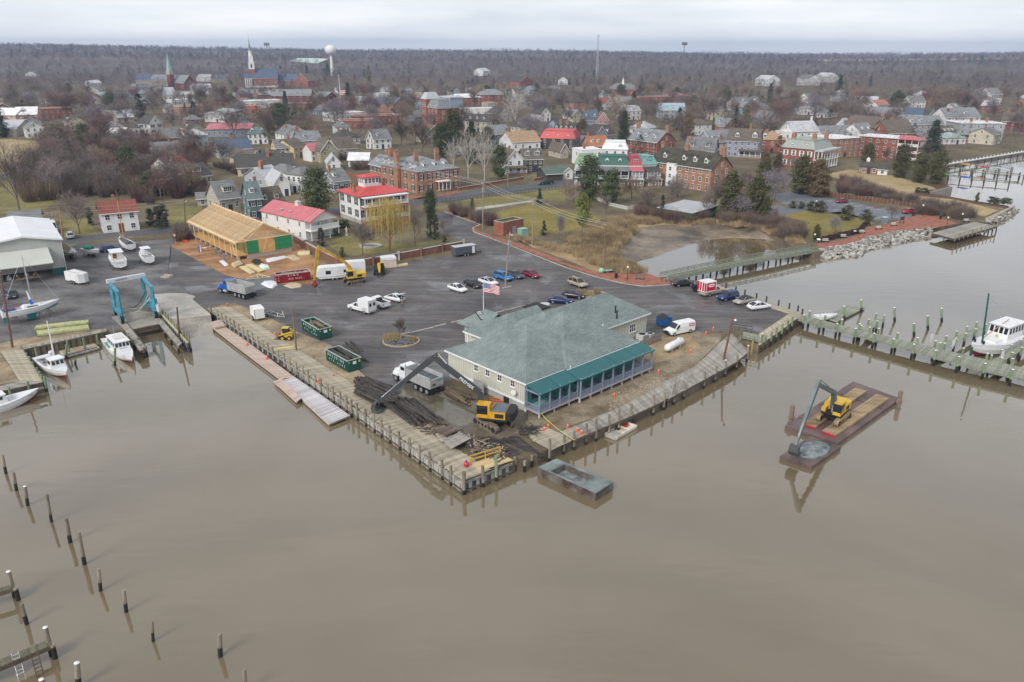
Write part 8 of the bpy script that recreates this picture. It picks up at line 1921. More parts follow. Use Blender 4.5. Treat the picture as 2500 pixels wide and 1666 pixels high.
wp=T('wrapped_pallet','tall plastic wrapped pallet of tan board by the brick wall','pallet',P('z2',1955,755),az(P('z2',1925,755),P('z2',2035,745)));B().cb(0,0,.15,3.2,2.4,1.8).o('load',M('wrapped_board',(.6,.5,.46),.35,.12,1),wp);B().cb(0,0,1.95,3.3,2.5,.5).o('wrap_top',WSH,wp);B().cb(0,0,0,3.2,2.4,.15).o('pallet_base',PG,wp)
dX=T('saw_table','contractor saw table with blue and white wrapped boards','workbench',P('w5',620,530),R(20));B().cb(0,0,.85,1.8,.8,.08).o('table_top',WH,dX);
for x,y in((-.8,-.3),(.8,-.3),(-.8,.3),(.8,.3)):B().cb(x,y,0,.08,.08,.85).o('leg',aN,dX)
B().cb(-.5,-.2,.93,.5,.4,.5).o('saw',ap,dX);B().cb(-.75,-.5,0,.25,.1,1.7).o('wrapped_board',M('royal_blue_wrap',(.03,.1,.5),.6,.1,1),dX);B().cb(-.45,-.52,0,.25,.1,1.6).o('wrapped_board',WH,dX);B().beam((.3,0,.97),(1.8,.2,.97),.3,.08).o('board',aN,dX)
for i,(x,y)in en(((885,580),(968,640),(1050,700))):
 p=P('w5',x,y);o=B().cb(0,0,0,.4,.4,1.25).cb(0,0,1.25,.5,.5,.08).o('block_pier',M('grey_block',(.23,.26,.27),.9,.15,1),None,p,R(35));aC(o,('farthest','middle','nearest')[i]+' of three loose concrete block piers in the orange soil','block pier')
# walls and fences
bU=PL('z2 1128,528 1350,660 1590,778 y7 740,1168 1345,1052');e3=T('garden_wall','long brown brick garden wall with pale coping around the mansion','wall',bU[2])
for a,b in zip(bU[:-1],bU[1:]):
 B().beam(a+Z_(.8),b+Z_(.8),.35,1.6).o('wall_panel',M('brown_brick',(.17,.075,.05),.9,.25,.8,c2=(.22,.11,.08)),e3,a8(e3));B().beam(a+Z_(1.66),b+Z_(1.66),.5,.12).o('coping',ay,e3,a8(e3))
for q in bU+[bU[0].lerp(bU[1],.5),bU[2].lerp(bU[3],.5),bU[3].lerp(bU[4],.33),bU[3].lerp(bU[4],.66)]:B().cb(q.x,q.y,0,.6,.6,1.9).cb(q.x,q.y,1.9,.75,.75,.12).o('pier',ay if q in bU else M('brown_brick',(.17,.075,.05)),e3,a8(e3))
fi=T('iron_fence','black iron fence between the upper street and the park lawn','fence',P('y7',1145,628));fa,fbb=P('y7',1150,630),P('y7',2295,500);nf_=34
for i in range(nf_+1):p=fa.lerp(fbb,i/nf_);B().cb(p.x,p.y,0,.1,.1,1.3).o('post',ag,fi,a8(fi))
for z in(.25,1.15):B().beam(fa+Z_(z),fbb+Z_(z),.05,.05).o('rail',ag,fi,a8(fi))
pk=T('picket_fence','white picket fence behind the marsh shrubs','fence',P('y8',640,745));q=PL('y8 500,690 640,752 780,785 890,762')
for a,b in zip(q[:-1],q[1:]):
 n=int((b-a).length/.35)
 for z in(.35,.9):B().beam(a+Z_(z),b+Z_(z),.05,.1).o('rail',WH,pk,a8(pk))
 for i in range(n):p=a.lerp(b,i/n);o=a2('picket',fe(WH),pk,V3((p.x,p.y,.6))-pk.location,az(a,b),(.12,.04,1.2))
for i,(a,b,l)in en(((P('y7',1290,520),P('y7',1900,415),'low brick wall along the upper street'),(P('y7',2000,430),P('y7',2290,385),'low brick wall right of the white porch house'))):
 o=B().beam(a+Z_(.5),b+Z_(.5),.35,1).beam(a+Z_(1.03),b+Z_(1.03),.45,.08,1).o('brick_wall',[BR,ay]);aC(o,l,'wall')
pp_=T('paddock_fence','grey rail fence behind the low roofed shed at left','fence',P('x4',820,360));fra(pp_,P('x4',700,370),P('x4',980,345),5,(.4,.8,1.2),1.3,PG)
aX=T('timber_screen_fence','long brown garden fence behind the promenade car park','fence',P('x1',1820,215));a,b=P('x1',1820,215),P('x2',1000,930);n=26
for i in range(n):p,q=a.lerp(b,i/n),a.lerp(b,(i+1)/n);B().beam(p+Z_(.65),q+Z_(.65),.1,1.2).o('panel',M('brown_fence_panel',(.15,.07,.045),.9,.25,1,rndv=.2),aX,a8(aX));B().cb(p.x,p.y,0,.14,.14,1.5).o('post',PG,aX,a8(aX))
HS('low grey roofed shed behind the boat shed','x4',150,425,690,385,2.8,6,'gx',1.5,WH,GY,1,4,0,cat='shed',name='shed')
# poles and wires
bD=M('utility_pole_wood',(.2,.145,.1),.9,.25,2,stretch=(1,1,.1));aP=M('grey_pole_wood',(.3,.25,.2),.9,.2,2,stretch=(1,1,.1));fk=M('power_wire',(.05,.05,.055),.6,.1,2);cq=M('pale_wire',(.42,.43,.45),.5,.1,2)
aJ={}
def pole(key,a4,fr,ac,bi,r=.16,ad=None,g4=0,tr=False,lamp=False,name='utility_pole',cat='utility pole'):
 b=P(fr,*ac);t=cz(fr,*bi,b);d=t-b;o=T(name,a4,cat,b,0);o.rotation_euler=d.to_track_quat('Z','Y').to_euler();L_=d.length
 B().cyl((0,0,0),(0,0,L_),r,r*.65,9).o('shaft',ad or bD,o)
 for k in range(g4):B().beam((-1.1,0,L_-.5-k*.9),(1.1,0,L_-.5-k*.9),.1,.12).o('crossarm',ad or bD,o);bb=B();[bb.cyl((x,0,L_-.44-k*.9),(x,0,L_-.2-k*.9),.05,n=6)for x in(-1,-.4,.4,1)];bb.o('insulator',aq,o)
 if tr:B().cyl((.5,-.1,L_-3),(.5,-.1,L_-2),.32,.32,10).o('transformer',M('transformer_grey',(.5,.53,.55),.5,.1,2),o)
 if lamp:B().cyl((0,0,L_-.8),(-1.6,-.4,L_-.2),.05,n=6).o('lamp_arm',cR,o);B().ball((-1.8,-.4,L_-.2),.4,.2,.12,8,4).o('lamp_head',aq,o)
 aJ[key]=t;return o
pole('a','reddish utility pole at the left edge of the boatyard','z1',(75,1050),(0,600),.2,M('reddish_pole',(.17,.085,.065),.9,.25,2))
pole('b','yellow brown utility pole behind the boat shed','x4',(1085,690),(1030,160),.18,M('yellow_brown_pole',(.42,.23,.08),.9,.2,2),0)
pole('c','dark street pole with lamp beside the green side lawn','z1',(1110,335),(1102,165),.15,BM,0,False,True)
pole('d','bare wooden pole on the dock strip beside the skid steer','z3',(925,598),(888,200),.17,bD)
pole('e','pale utility pole with transformer among the parked cars','y7',(1735,1420),(1780,905),.18,aP,1,True,True)
pole('f','grey utility pole with transformer by the brick sidewalk bend','y7',(1525,872),(1528,430),.18,aP,1,True)
pole('g','utility pole with hanging cable loops behind the transformer cabinet','y7',(1988,1030),(1995,590),.17,aP,2)
pole('h','dark utility pole with crossarm at the edge of the reeds','y8',(592,1275),(597,885),.18,bD,1)
pole('i','leaning brown pole on the boardwalk east end','z6',(808,895),(898,482),.2,M('reddish_pole',(.17,.085,.065)),0,False,True)
pole('j','grey street light pole in front of the white gable house','y7',(1757,482),(1766,190),.13,aP,0,False,True)
pole('k','pale utility pole left of the magnolia','y6',(1360,300),(1375,0),.15,aP,1)
pole('l','tall pole with wires in the middle of town','y2',(790,1120),(783,955),.15,aP,1)
pole('m','utility pole rising beside the green shed','y8',(1485,830),(1510,540),.16,BM)
fpb=P('z5',466,505);fp=T('flagpole','white flagpole behind the restaurant flying a national flag','flagpole',fpb);do=cz('z5',476,178,fpb);B().cyl((0,0,0),(0,0,do.z),.09,.05,8).ball((0,0,do.z+.1),.14,.14,.14,8,5).o('shaft',aq,fp)
fg=B();er,cls=13,14;W_,Hh=3,1.75
def fpt(i,j):return(W_*i/cls,.18*sin(i*.75+j*.12)*(i/cls),-Hh*j/er-.35*(i/cls)**1.5)
for j in range(er):
 for i in range(cls):fg.add([fpt(i,j),fpt(i+1,j),fpt(i+1,j+1),fpt(i,j+1)],[(0,1,2,3)],2 if(i<6 and j<7)else(j%2))
fl_=fg.o('flag',[M('flag_red',(.5,.02,.05),.8,.05,1),M('flag_white',(.75,.75,.76),.8,.05,1),M('flag_blue',(.02,.05,.22),.8,.05,1)],None,fpb+V3((.08,0,do.z-.1)),R(-15));aC(fl_,'red, white and blue striped flag flying from the white pole','flag')
stb=B()
for j in range(6):
 for i in range(5):
  p=fpt(.6+i*1.1+(j%2)*.3,.7+j*1.05);stb.cyl((p[0],p[1]-.012,p[2]),(p[0],p[1]+.012,p[2]),.055,n=5)
stb.o('star',M('flag_white',(.75,.75,.76)),fl_)['kind']='stuff'
b2=P('y2',1712,745);o=T('flagpole','tall distant flagpole in the town centre','flagpole',b2);t2=cz('y2',1716,412,b2);B().cyl((0,0,0),(0,0,t2.z),.3,.15,7).o('shaft',aq,o)
f2=B()
for j in range(6):f2.box(0,-.04,-j*.7-.7,5,.04,-j*.7,j%2)
aC(f2.o('flag',[M('flag_red',(.5,.02,.05)),M('flag_white',(.75,.75,.76))],None,V3((b2.x+.2,b2.y,t2.z*.5))),'small distant flag on the town centre pole','flag')
def c3(a4,a7,r=.03,sag=.6,ad=None):
 b=B()
 for a,c in zip(a7[:-1],a7[1:]):
  pv=a
  for k in range(1,11):t=k/10;q=a.lerp(c,t)-V3((0,0,sag*4*t*(1-t)));b.cyl(pv,q,r,n=4,caps=False);pv=q
 aC(b.o('power_line',ad or fk),a4,'power line')
for i,(dz,dx)in en(((-.2,-1),(-.2,1),(-1.2,0))):
 dQ=V3((dx,0,dz));c3(('left','right','lower')[i]+' power line crossing the park lawn between the poles',[aJ['k']+dQ,aJ['f']+dQ,aJ['g']+dQ,aJ['h']+dQ],.035,.8,cq)
c3('power line from the town pole to the magnolia pole',[aJ['l'],aJ['k']],.04,1,cq);c3('power line from the sidewalk pole to the parking lot pole',[aJ['f'],aJ['e']],.025,.8)
for i,dz in en((-.3,-1.5)):c3(('upper','lower')[i]+' street wire across the left boatyard street',[P('x4',-200,190+i*70,8-i*1.6),aJ['b']+Z_(dz),aJ['c']+Z_(dz*.6)],.02,.5,cq)
yt_=PL('z5 968,1318 1050,1400 1170,1490 1255,1550',.6);c3('yellow caution tape strung from the porch pier to the boardwalk',yt_,.04,.1,M('caution_yellow',(.75,.62,.03),.5,.1,1));c3('yellow caution tape around the bare dock pole',[P('z3',730,580,.9),P('z3',922,545,1),P('z3',700,575,.6)],.04,.1,M('caution_yellow',(.75,.62,.03)))
# lamps, benches, bins, signs
def lamp(a4,fr,ac,bi,ge=True):
 b=P(fr,*ac);h=cz(fr,*bi,b).z;o=T('lamp_post',a4,'lamp post',b,0,'promenade lamps');B().cyl((0,0,0),(0,0,h-.4),.09,.06,8).cyl((0,0,0),(0,0,.5),.16,.12,8).o('post',M('dark_green_post',(.02,.06,.05),.5,.1,2),o);B().ball((0,0,h-.2),.26,nu=10,nv=7).o('globe',M('frosted_globe',(.75,.74,.68),.3,.05,2),o,smooth=True)
lamp('globe lamp beside the brick plaza bench','z5',(1715,155),(1722,38));lamp('globe lamp at the far end of the footbridge','x1',(1690,890),(1697,770));lamp('globe lamp by the promenade car park','x2',(1045,1030),(1072,890));lamp('globe lamp nearest the grey boat platform','x2',(1360,1185),(1388,1045));lamp('globe lamp in front of the far timber bulkhead','x2',(1545,1140),(1557,998));lamp('globe lamp in the promenade shrub bed','x1',(1712,400),(1712,290))
def bench(a4,fr,p,rz,ad=None):
 o=T('bench',a4,'bench',P(fr,*p,.03),rz,'park benches');m=ad or M('pale_bench_slat',(.52,.51,.47),.7,.1,2)
 for k in range(3):B().box(-.9,-.25+k*.18,.43,.9,-.1+k*.18,.47).o('seat_slat',m,o);B().box(-.9,.3,.55+k*.16,.9,.34,.67+k*.16).o('back_slat',m,o)
 for x in(-.8,.8):B().box(x-.04,-.25,0,x+.04,.34,.43).box(x-.04,.28,.43,x+.04,.36,1).o('leg',ag,o)
bench('dark bench on the brick plaza near the footbridge','z6',(45,160),R(-15),M('grey_bench_slat',(.18,.17,.16),.8,.15,2))
for x,y,fr,l in((1855,895,'x1','pale bench nearest the far end of the footbridge'),(2115,832,'x1','second pale bench along the promenade hedge'),(285,1258,'x2','third pale bench along the promenade hedge'),(500,1205,'x2','fourth pale bench along the promenade hedge'),(690,1160,'x2','fifth pale bench near the promenade bin'),(1620,1112,'x2','pale bench beside the grey boat platform')):bench(l,fr,(x,y),R(8))
for fr,x,y,l in(('x1',1750,905,'white information board at the footbridge end'),('x1',2262,778,'white information board between promenade benches'),('x2',182,1265,'white information board by the third bench')):
 o=T('information_board',l,'sign',P(fr,x,y,.03),R(20));B().cyl((0,0,0),(0,0,.9),.05,n=6).o('post',ag,o);bb=B();a5(bb,[(-.5,-.3,.85),(.5,-.3,.85),(.5,.3,1.15),(-.5,.3,1.15)],.05);bb.o('panel',aq,o)
for fr,x,y,c,l in(('z5',1618,138,(.015,.015,.03),'dark bin on the brick plaza'),('x2',938,1030,(.015,.02,.02),'dark bin behind the red car'),('x2',1285,1070,(.015,.02,.02),'dark bin on the promenade circle')):
 o=B().cyl((0,0,0),(0,0,1),.32,.35,10).cyl((0,0,1),(0,0,1.1),.37,.3,10).o('litter_bin',M('bin_%d'%x,c,.5,.1,2),None,P(fr,x,y,.03));aC(o,l,'bin')
o=T('information_kiosk','blue topped kiosk at the promenade hedge end','kiosk',P('x2',565,1135),R(10));B().cb(0,0,0,1.3,.9,1.9).o('body',M('kiosk_grey',(.2,.24,.25),.6,.1,1),o);B().cb(0,0,1.9,1.5,1.1,.15).o('top',M('pale_blue_top',(.45,.58,.68),.5,.08,1),o)
o=T('notice_frame','dark framed notice board on the promenade','sign',P('x2',790,1135),R(15));B().cb(-.6,0,0,.1,.1,2.2).cb(.6,0,0,.1,.1,2.2).o('post',ag,o);B().cb(0,0,1.1,1.2,.08,1).o('panel',M('maroon_board',(.1,.03,.03),.6,.1,1),o)
o=T('plaza_marker','dark sign frame at the footbridge entrance','sign',P('z6',262,185),R(15));B().cb(-.5,0,0,.08,.08,1.1).cb(.5,0,0,.08,.08,1.1).cb(0,0,.95,1.1,.08,.15).o('frame',ag,o)
o=T('stop_sign','round pink faced road sign by the construction soil','sign',P('w5',75,385),R(0));B().cyl((0,0,0),(0,0,2.1),.04,n=6).o('post',cR,o);B().cyl((0,-.03,2.35),(0,.01,2.35),.38,n=8).o('face',M('faded_pink_sign',(.65,.22,.3),.5,.05,2),o)
aT('STOP',.24,aq,o,(0,-.06,2.35),(R(90),0,0))
o=T('covered_table','turquoise covered table at the edge of the reeds','table',P('y8',595,1300),R(15));B().ball((-.9,0,.6),.6,.6,.6,8,6).o('cover',M('mint_cover',(.3,.55,.42),.7,.1,1),o);B().box(-.3,-.5,.55,1.7,.5,.62).o('table_top',M('turquoise_bench',(.2,.4,.37),.7,.1,1),o);B().cb(1.3,0,0,.1,.8,.55).cb(0,0,0,.1,.8,.55).o('leg',ag,o)
o=T('garden_statue','pale stone statue on the mansion lawn','statue',P('z2',1592,485));B().cb(0,0,0,.7,.7,.6).o('plinth',ay,o);dR=B();dR.loft([[(q*cos(t*pi/4),q*.8*sin(t*pi/4),z)for t in range(8)]for z,q in((.6,.28),(1.1,.22),(1.5,.27),(1.9,.3),(2.1,.14),(2.2,.13),(2.35,.16),(2.5,.08))]);dR.cyl((.25,0,1.95),(.4,-.15,1.4),.08,.06,6).cyl((-.25,0,1.95),(-.3,-.3,1.6),.08,.06,6);dR.o('figure',M('statue_stone',(.56,.5,.42),.9,.12,2),o,smooth=True)
o=T('garden_pool','round stone rimmed pool on the mansion lawn','pool',P('z2',1800,578));bb=B();
for k in range(24):a0,a1=k*pi/12,(k+1)*pi/12;bb.beam((2.6*cos(a0),1.9*sin(a0),.2),(2.6*cos(a1),1.9*sin(a1),.2),.5,.4)
bb.o('rim',ay,o);B().cyl((0,0,.02),(0,0,.12),1.9,n=20).o('water_surface',ci,o)
tk=M('pale_wheel_stop',(.5,.47,.4),.9,.15,2);wsm=B().cb(0,0,0,2.3,.18,.16).mesh('wheel_stop',tk);fB=az(P('z5',90,553),P('z5',345,492))
for i,(fr,x,y)in en((('z3',1925,440),('z3',2040,418),('z3',2145,392),('z3',2260,362),('z5',90,553),('z5',230,520),('z5',345,492),('z5',600,437),('z5',698,412),('z5',788,390),('z5',668,222))):
 o=a2('wheel_stop',wsm,None,P(fr,x,y,.01),fB);aC(o,'pale concrete wheel stop at the foot of the utility pole' if i==10 else('first','second','third','fourth','fifth','sixth','seventh','eighth','ninth','tenth')[i]+' wheel stop from the round tree planter','wheel stop','wheel stops in a line')
# planter islands
ic=P('z3',1895,512);o=T('tree_planter','round edged planter island filled with grey stones','planter',ic);rx_,ry_=abs(P('z3',2062,512).x-ic.x),abs(P('z3',1895,462).y-ic.y);bb=B();sbb=B()
for k in range(28):a0,a1=k*pi/14,(k+1)*pi/14;bb.beam((rx_*cos(a0),ry_*sin(a0),.12),(rx_*cos(a1),ry_*sin(a1),.12),.2,.25)
bb.o('kerb',M('tan_kerb',(.42,.33,.2),.9,.15,1),o)
for k in range(380):a,q=rv(0,6.28),sqrt(rr.random())*.95;s=rv(.08,.2);sbb.ball((rx_*q*cos(a),ry_*q*sin(a),.1+rr.random()*.08),s,s,s*.7,5,3)
sbb.o('stone',M('blue_grey_stone',(.15,.165,.18),.8,.3,2),o)['kind']='stuff'
def eG(a4,p,r,h,n,ad,name='grass_clump',cat='grass'):
 b=B()
 for k in range(n):
  a=rv(0,6.28);q=r*sqrt(rr.random());x,y=q*cos(a),q*sin(a);l=h*rv(.5,1);dx,dy=rv(-.3,.3)*l,rv(-.3,.3)*l;w=.05;b.add([(x-w,y,0),(x+w,y,0),(x+dx,y+dy,l)],[(0,1,2)]);b.add([(x,y-w,0),(x,y+w,0),(x+dx,y+dy,l)],[(0,1,2)])
 return aC(b.o(name,ad,None,p),a4,cat)
cA=M('straw_grass',(.44,.33,.18),.9,.25,2,rndv=.15)
eG('long straw grass clump at the back of the planter island',P('z3',1810,480,.15),1.6,.9,400,cA);eG('small straw grass clump at the right of the planter island',P('z3',1993,495,.15),.8,.8,180,cA)
p0_=P('z5',1390,285);o=T('shrub_bed','stone edged bed of straw shrubs beside the tan car','planter',p0_);bb=B();sbb=B()
for k in range(20):a0,a1=k*pi/10,(k+1)*pi/10;bb.beam((3.6*cos(a0),2.2*sin(a0),.1),(3.6*cos(a1),2.2*sin(a1),.1),.3,.25)
bb.o('edging',M('tan_kerb',(.42,.33,.2)),o)
for k in range(7):eG('straw coloured shrub in the stone edged bed',p0_+V3((rv(-2.8,2.8),rv(-1.6,1.6),.1)),.6,.9,160,cA,'dry_shrub','shrub')['group']='dry shrubs in the stone edged bed'
# the person at the open tailgate
pb_=P('w6',735,790);pe=T('person','person in navy jacket and tan trousers leaning into the open hatchback','person',pb_,az(pb_,P('w6',500,500)))
V=[(0,0,.95),(.05,0,1.15),(.18,0,1.38),(.26,0,1.47),(.34,0,1.58),(.37,0,1.7),(0,.11,.9),(.03,.13,.5),(0,.14,.08),(.12,.15,.04),(0,-.11,.9),(-.06,-.14,.5),(-.04,-.15,.08),(.08,-.16,.04),(.18,.2,1.38),(.3,.25,1.12),(.5,.2,1.05),(.6,.18,1.04),(.18,-.2,1.38),(.28,-.26,1.12),(.48,-.2,1.02),(.58,-.18,1)]
E=[(0,1),(1,2),(2,3),(3,4),(4,5),(0,6),(6,7),(7,8),(8,9),(0,10),(10,11),(11,12),(12,13),(2,14),(14,15),(15,16),(16,17),(2,18),(18,19),(19,20),(20,21)]
RA=[.15,.15,.17,.07,.09,.085,.1,.075,.055,.05,.1,.075,.055,.05,.085,.06,.045,.04,.085,.06,.045,.04]
def eO(name,idx,ad,fY=0.):
 mp_={i:k for k,i in en(idx)};me=bpy.data.meshes.new(name);me.from_pydata([V[i]for i in idx],[(mp_[a],mp_[b])for a,b in E if a in mp_ and b in mp_],[]);o=a2(name,me,pe);md=o.modifiers.new('skin','SKIN')
 for k,i in en(idx):me.skin_vertices[0].data[k].radius=(RA[i]+fY,)*2
 me.skin_vertices[0].data[0].use_root=True;sd=o.modifiers.new('sub','SUBSURF');sd.levels=sd.render_levels=2;me.materials.append(ad)
 return o
for nm,ix,mt,g in(('body',list(range(22)),M('skin_tone',(.42,.26,.18),.6,.05,2),0),('jacket',[1,2,14,15,16,18,19,20],M('navy_jacket',(.015,.02,.045),.8,.1,2),.025),('trousers',[0,6,7,8,10,11,12],M('tan_trousers',(.3,.2,.12),.8,.1,2),.02)):eO(nm,ix,mt,g)
B().ball((.37,0,1.75),.115,.105,.09,10,6).o('hair',M('dark_hair',(.025,.02,.018),.8,.1,2),pe,smooth=True)
for y in(-.15,.15):B().cb(.04,y,0,.28,.11,.1).o('shoe',ag,pe)
# barbecue trailer beside the red box truck
o=T('barbecue_trailer','black barrel barbecue trailer behind the red box truck','trailer',P('z6',555,270),R(20));B().cyl((-.9,0,1.1),(.9,0,1.1),.45,n=12).o('barrel',ag,o);wheel(o,0,.6,.28,.15);wheel(o,0,-.6,.28,.15);B().beam((.8,0,.5),(2,0,.5),.08).cb(0,0,.4,1.6,.8,.1).o('frame',ag,o);B().cyl((-.7,0,1.4),(-.7,0,2.1),.07,n=6).o('chimney',ag,o)
# trees and shrubs
import numpy as np
def aR(seed,H,fM=.32,eY=.8,nb=(6,5,5,4),gf=0,tw=.035,up=.25,sub=3):
 r=RN(seed);tb,cb=B(),B();z=Z_(1)
 def fA(a,b,w):
  d=(b-a);s=d.cross(V3((r.uniform(-1,1),r.uniform(-1,1),r.uniform(-.4,.4))));
  if s.length<1e-4:return
  s.normalize();cb.add([a-s*w,a+s*w,b+s*w*.5,b-s*w*.5],[(0,1,2,3)])
 def br(p,d,L,rad,lv):
  ns=3 if lv<2 else 2;a7=[p];q=p;dd=d
  for k in range(ns):
   dd=(dd+V3((r.uniform(-1,1),r.uniform(-1,1),r.uniform(-.5,.5)))*(.1 if lv==0 else .22)+z*up*(.0 if lv==0 else .35)).normalized();q=q+dd*(L/ns);a7.append(q)
  for k in range(ns):
   r0=rad*(1-.55*k/ns);r1=rad*(1-.55*(k+1)/ns)
   if lv<=1:(tb if lv==0 else cb).cyl(a7[k],a7[k+1],r0,r1,6 if lv==0 else 4,caps=False)
   elif lv==2:cb.cyl(a7[k],a7[k+1],r0,r1,3,caps=False)
   else:fA(a7[k],a7[k+1],max(tw*(1.3 if lv==3 else .9),.012))
  if lv>=sub+1:return
  n=nb[min(lv,len(nb)-1)]
  for i in range(n):
   t=(.42 if lv==0 else .3)+(.58 if lv==0 else .7)*(i+r.random()*.8)/n;t=min(t,.99);k=min(int(t*ns),ns-1);a=a7[k].lerp(a7[k+1],t*ns-k)
   ax=(a7[k+1]-a7[k]).normalized();o=ax.orthogonal().normalized();an=i*2.4+r.uniform(-.5,.5);o=MR(an,3,ax)@o;c=r.uniform(.55,.95)*eY
   br(a,(ax*cos(c)+o*sin(c)).normalized(),L*r.uniform(.5,.72)*(1.25 if lv==0 else 1),rad*.5,lv+1)
  if lv==0:br(a7[-1],dd,L*.8,rad*.45,1)
 br(Z_(-.2),z,H*fM*1.25,H*.017,0)
 zs=max(v[2]for v in cb.v);s=H/zs
 for b in(tb,cb):b.v=[(x*s,y*s,(zz if zz<0 else zz*s))for x,y,zz in b.v]
 return tb,cb
cY=M('grey_bark',(.155,.13,.11),.95,.25,2);TWG=M('mauve_grey_twigs',(.165,.13,.12),.95,.3,.3,c2=(.2,.165,.15),rndv=.22);TWR=M('russet_twigs',(.175,.105,.095),.95,.25,.3,rndv=.2);TWT=M('tan_twigs',(.235,.175,.125),.95,.25,.3,rndv=.18);SYC=M('pale_sycamore_bark',(.45,.42,.38),.9,.3,1.5,c2=(.5,.47,.43));TWD=M('dark_brown_twigs',(.1,.07,.058),.95,.25,.3,rndv=.15);TWL=M('lilac_grey_twigs',(.25,.22,.24),.95,.2,.3,rndv=.12)
BP=[]
for k,(H,tf,sp,mt)in en(((14,.3,.85,TWG),(15,.34,.75,TWG),(13,.28,.95,TWG),(14,.32,.8,TWR),(13,.3,.9,TWR),(12,.3,.85,TWT),(14,.33,.7,TWD),(11,.25,1,TWL))):
 t,c=aR(50+k,H,tf,sp,(6,6,6,5),tw=.032);BP.append((t.mesh('trunk',cY),c.mesh('crown',mt),H,max(abs(v[0])for v in c.v)))
SP_=[]
for k in range(3):
 t,c=aR(80+k,22,.36,.72,(6,5,5,4),tw=.045);SP_.append((t.mesh('trunk',SYC),c.mesh('crown',[SYC]),22,7))
def aj(seed,H,W,cj,n,size,aV,z0=.12):
 r=RN(seed);b=B();per=46;nc=max(16,int(n*1.5)//per)
 def g6(t,a):
  if cj=='cone':return W/2*(1-t)**.7*min(1,.45+t*5)*(.82+.25*sin(a*2+t*23+seed))
  if cj=='col':return W/2*min(1,(1-t)*3)**.6*(.9+.15*sin(a*3+t*9))
  return W/2*sqrt(max(0,1-(2*t-1)**2))*(.8+.2*sin(a*3+seed)*sin(t*9+seed)+.12*sin(a*7+t*15))
 for c in range(nc):
  t=r.random();t=t**1.35 if cj=='cone' else t;a=r.uniform(0,6.283);q=g6(t,a)*(r.uniform(.5,.95)if r.random()<.75 else r.uniform(.05,.6));C=V3((q*cos(a),q*sin(a),H*(z0+(1-z0)*t)));cr=W*r.uniform(.11,.21)*(1-.5*t if cj=='cone' else 1);mi=r.randrange(len(aV))
  for k in range(per):
   o=V3((r.gauss(0,1),r.gauss(0,1),r.gauss(0,.65)));o*=cr/max(.4,o.length)*r.random()**.4;p=C+o;p.z=max(.1,p.z);nv=(o.normalized()*.7+V3((cos(a)*.4,sin(a)*.4,.5))+V3((r.uniform(-.7,.7),r.uniform(-.7,.7),r.uniform(-.5,.7)))).normalized()
   u=nv.orthogonal().normalized();v=nv.cross(u);an=r.uniform(0,3);u,v=u*cos(an)+v*sin(an),v*cos(an)-u*sin(an);s=size*r.uniform(.45,1.1)
   b.add([p-u*s,p-v*s*.5,p+u*s,p+v*s*.5],[(0,1,2,3)],mi if r.random()<.7 else r.randrange(len(aV)))
 t=B().cyl((0,0,-.2),(0,0,H*.75),H*.018,H*.006,7)
 for k in range(7):a=k*2.4;z=H*(z0+.1+.08*k);t.cyl((0,0,z),(W*.3*cos(a),W*.3*sin(a),z+H*.08),.08,.03,4)
 return t.mesh('trunk',cY),b.mesh('crown',aV),H,W/2
def LM(n,c):return[M(n+'_dark',tuple(v*.65 for v in c),.7,.2,1,rndv=.15),M(n,c,.7,.2,1,rndv=.15),M(n+'_light',tuple(v*1.4 for v in c),.7,.2,1,rndv=.15)]
DG,MG,YG,OG,RG,BG=LM('deep_green_leaf',(.03,.048,.024)),LM('magnolia_leaf',(.058,.076,.026)),LM('yellow_green_needle',(.14,.155,.035)),LM('olive_cedar',(.078,.076,.028)),LM('rusty_cedar',(.105,.074,.034)),LM('blue_green_needle',(.03,.055,.042))
EP=dict(magnolia=aj(1,13,10,'ball',5200,.34,MG),holly=aj(2,12,9.5,'ball',4600,.32,MG),cedar=aj(3,12,7.6,'col',4600,.32,OG,.06),dark=aj(4,14,9,'cone',4600,.34,DG,.08),spruce=aj(5,6,3.6,'cone',1900,.2,BG,.05),column=aj(6,8,2.6,'col',2000,.2,DG,.03),pine=aj(7,14,7,'ball',2600,.34,YG,.5),rust=aj(8,12,7.6,'col',4400,.32,RG,.06),wide=aj(9,13,11,'ball',5200,.36,OG,.03),yellow=aj(10,14,8,'cone',3600,.34,YG,.06),shrub=aj(11,1.6,2.2,'ball',700,.13,OG,.0),hedge=aj(12,1.3,1.6,'col',600,.11,LM('box_hedge',(.05,.065,.02)),.0),maroon=aj(13,1.2,1.5,'col',600,.11,LM('maroon_hedge',(.055,.025,.026)),.0))
tw_=B();rw=RN(4)
for k in range(210):
 a,q=rw.uniform(0,6.28),rw.uniform(.5,4.6);p=V3((q*cos(a),q*sin(a),9.5+2.8*(1-(q/4.8)**2)*rw.uniform(.6,1)));L_=rw.uniform(3,8.5);n=5
 for i in range(n):
  e=p-V3((rw.uniform(-.12,.12),rw.uniform(-.12,.12),min(L_/n,p.z-.6)));tw_.add([p-V3((.028,0,0)),p+V3((.028,.02,0)),e+V3((.024,.02,0)),e-V3((.024,0,0))],[(0,1,2,3)]);p=e
tt,cc=aR(99,12,.3,.9,(6,5,4),tw=.03,sub=2);WIL=M('yellow_willow_withes',(.36,.27,.075),.9,.2,1);tw_.v+=[]
cc2=B();cc2.v,cc2.f,cc2.m=cc.v,cc.f,cc.m
EP['willow']=(tt.mesh('trunk',M('ochre_bark',(.24,.15,.05),.95,.2,2)),tw_.mesh('crown',WIL),12.5,4.8);WBR=cc2.mesh('branches',M('ochre_branch',(.32,.2,.05),.95,.2,2))
br_=B();rw=RN(6)
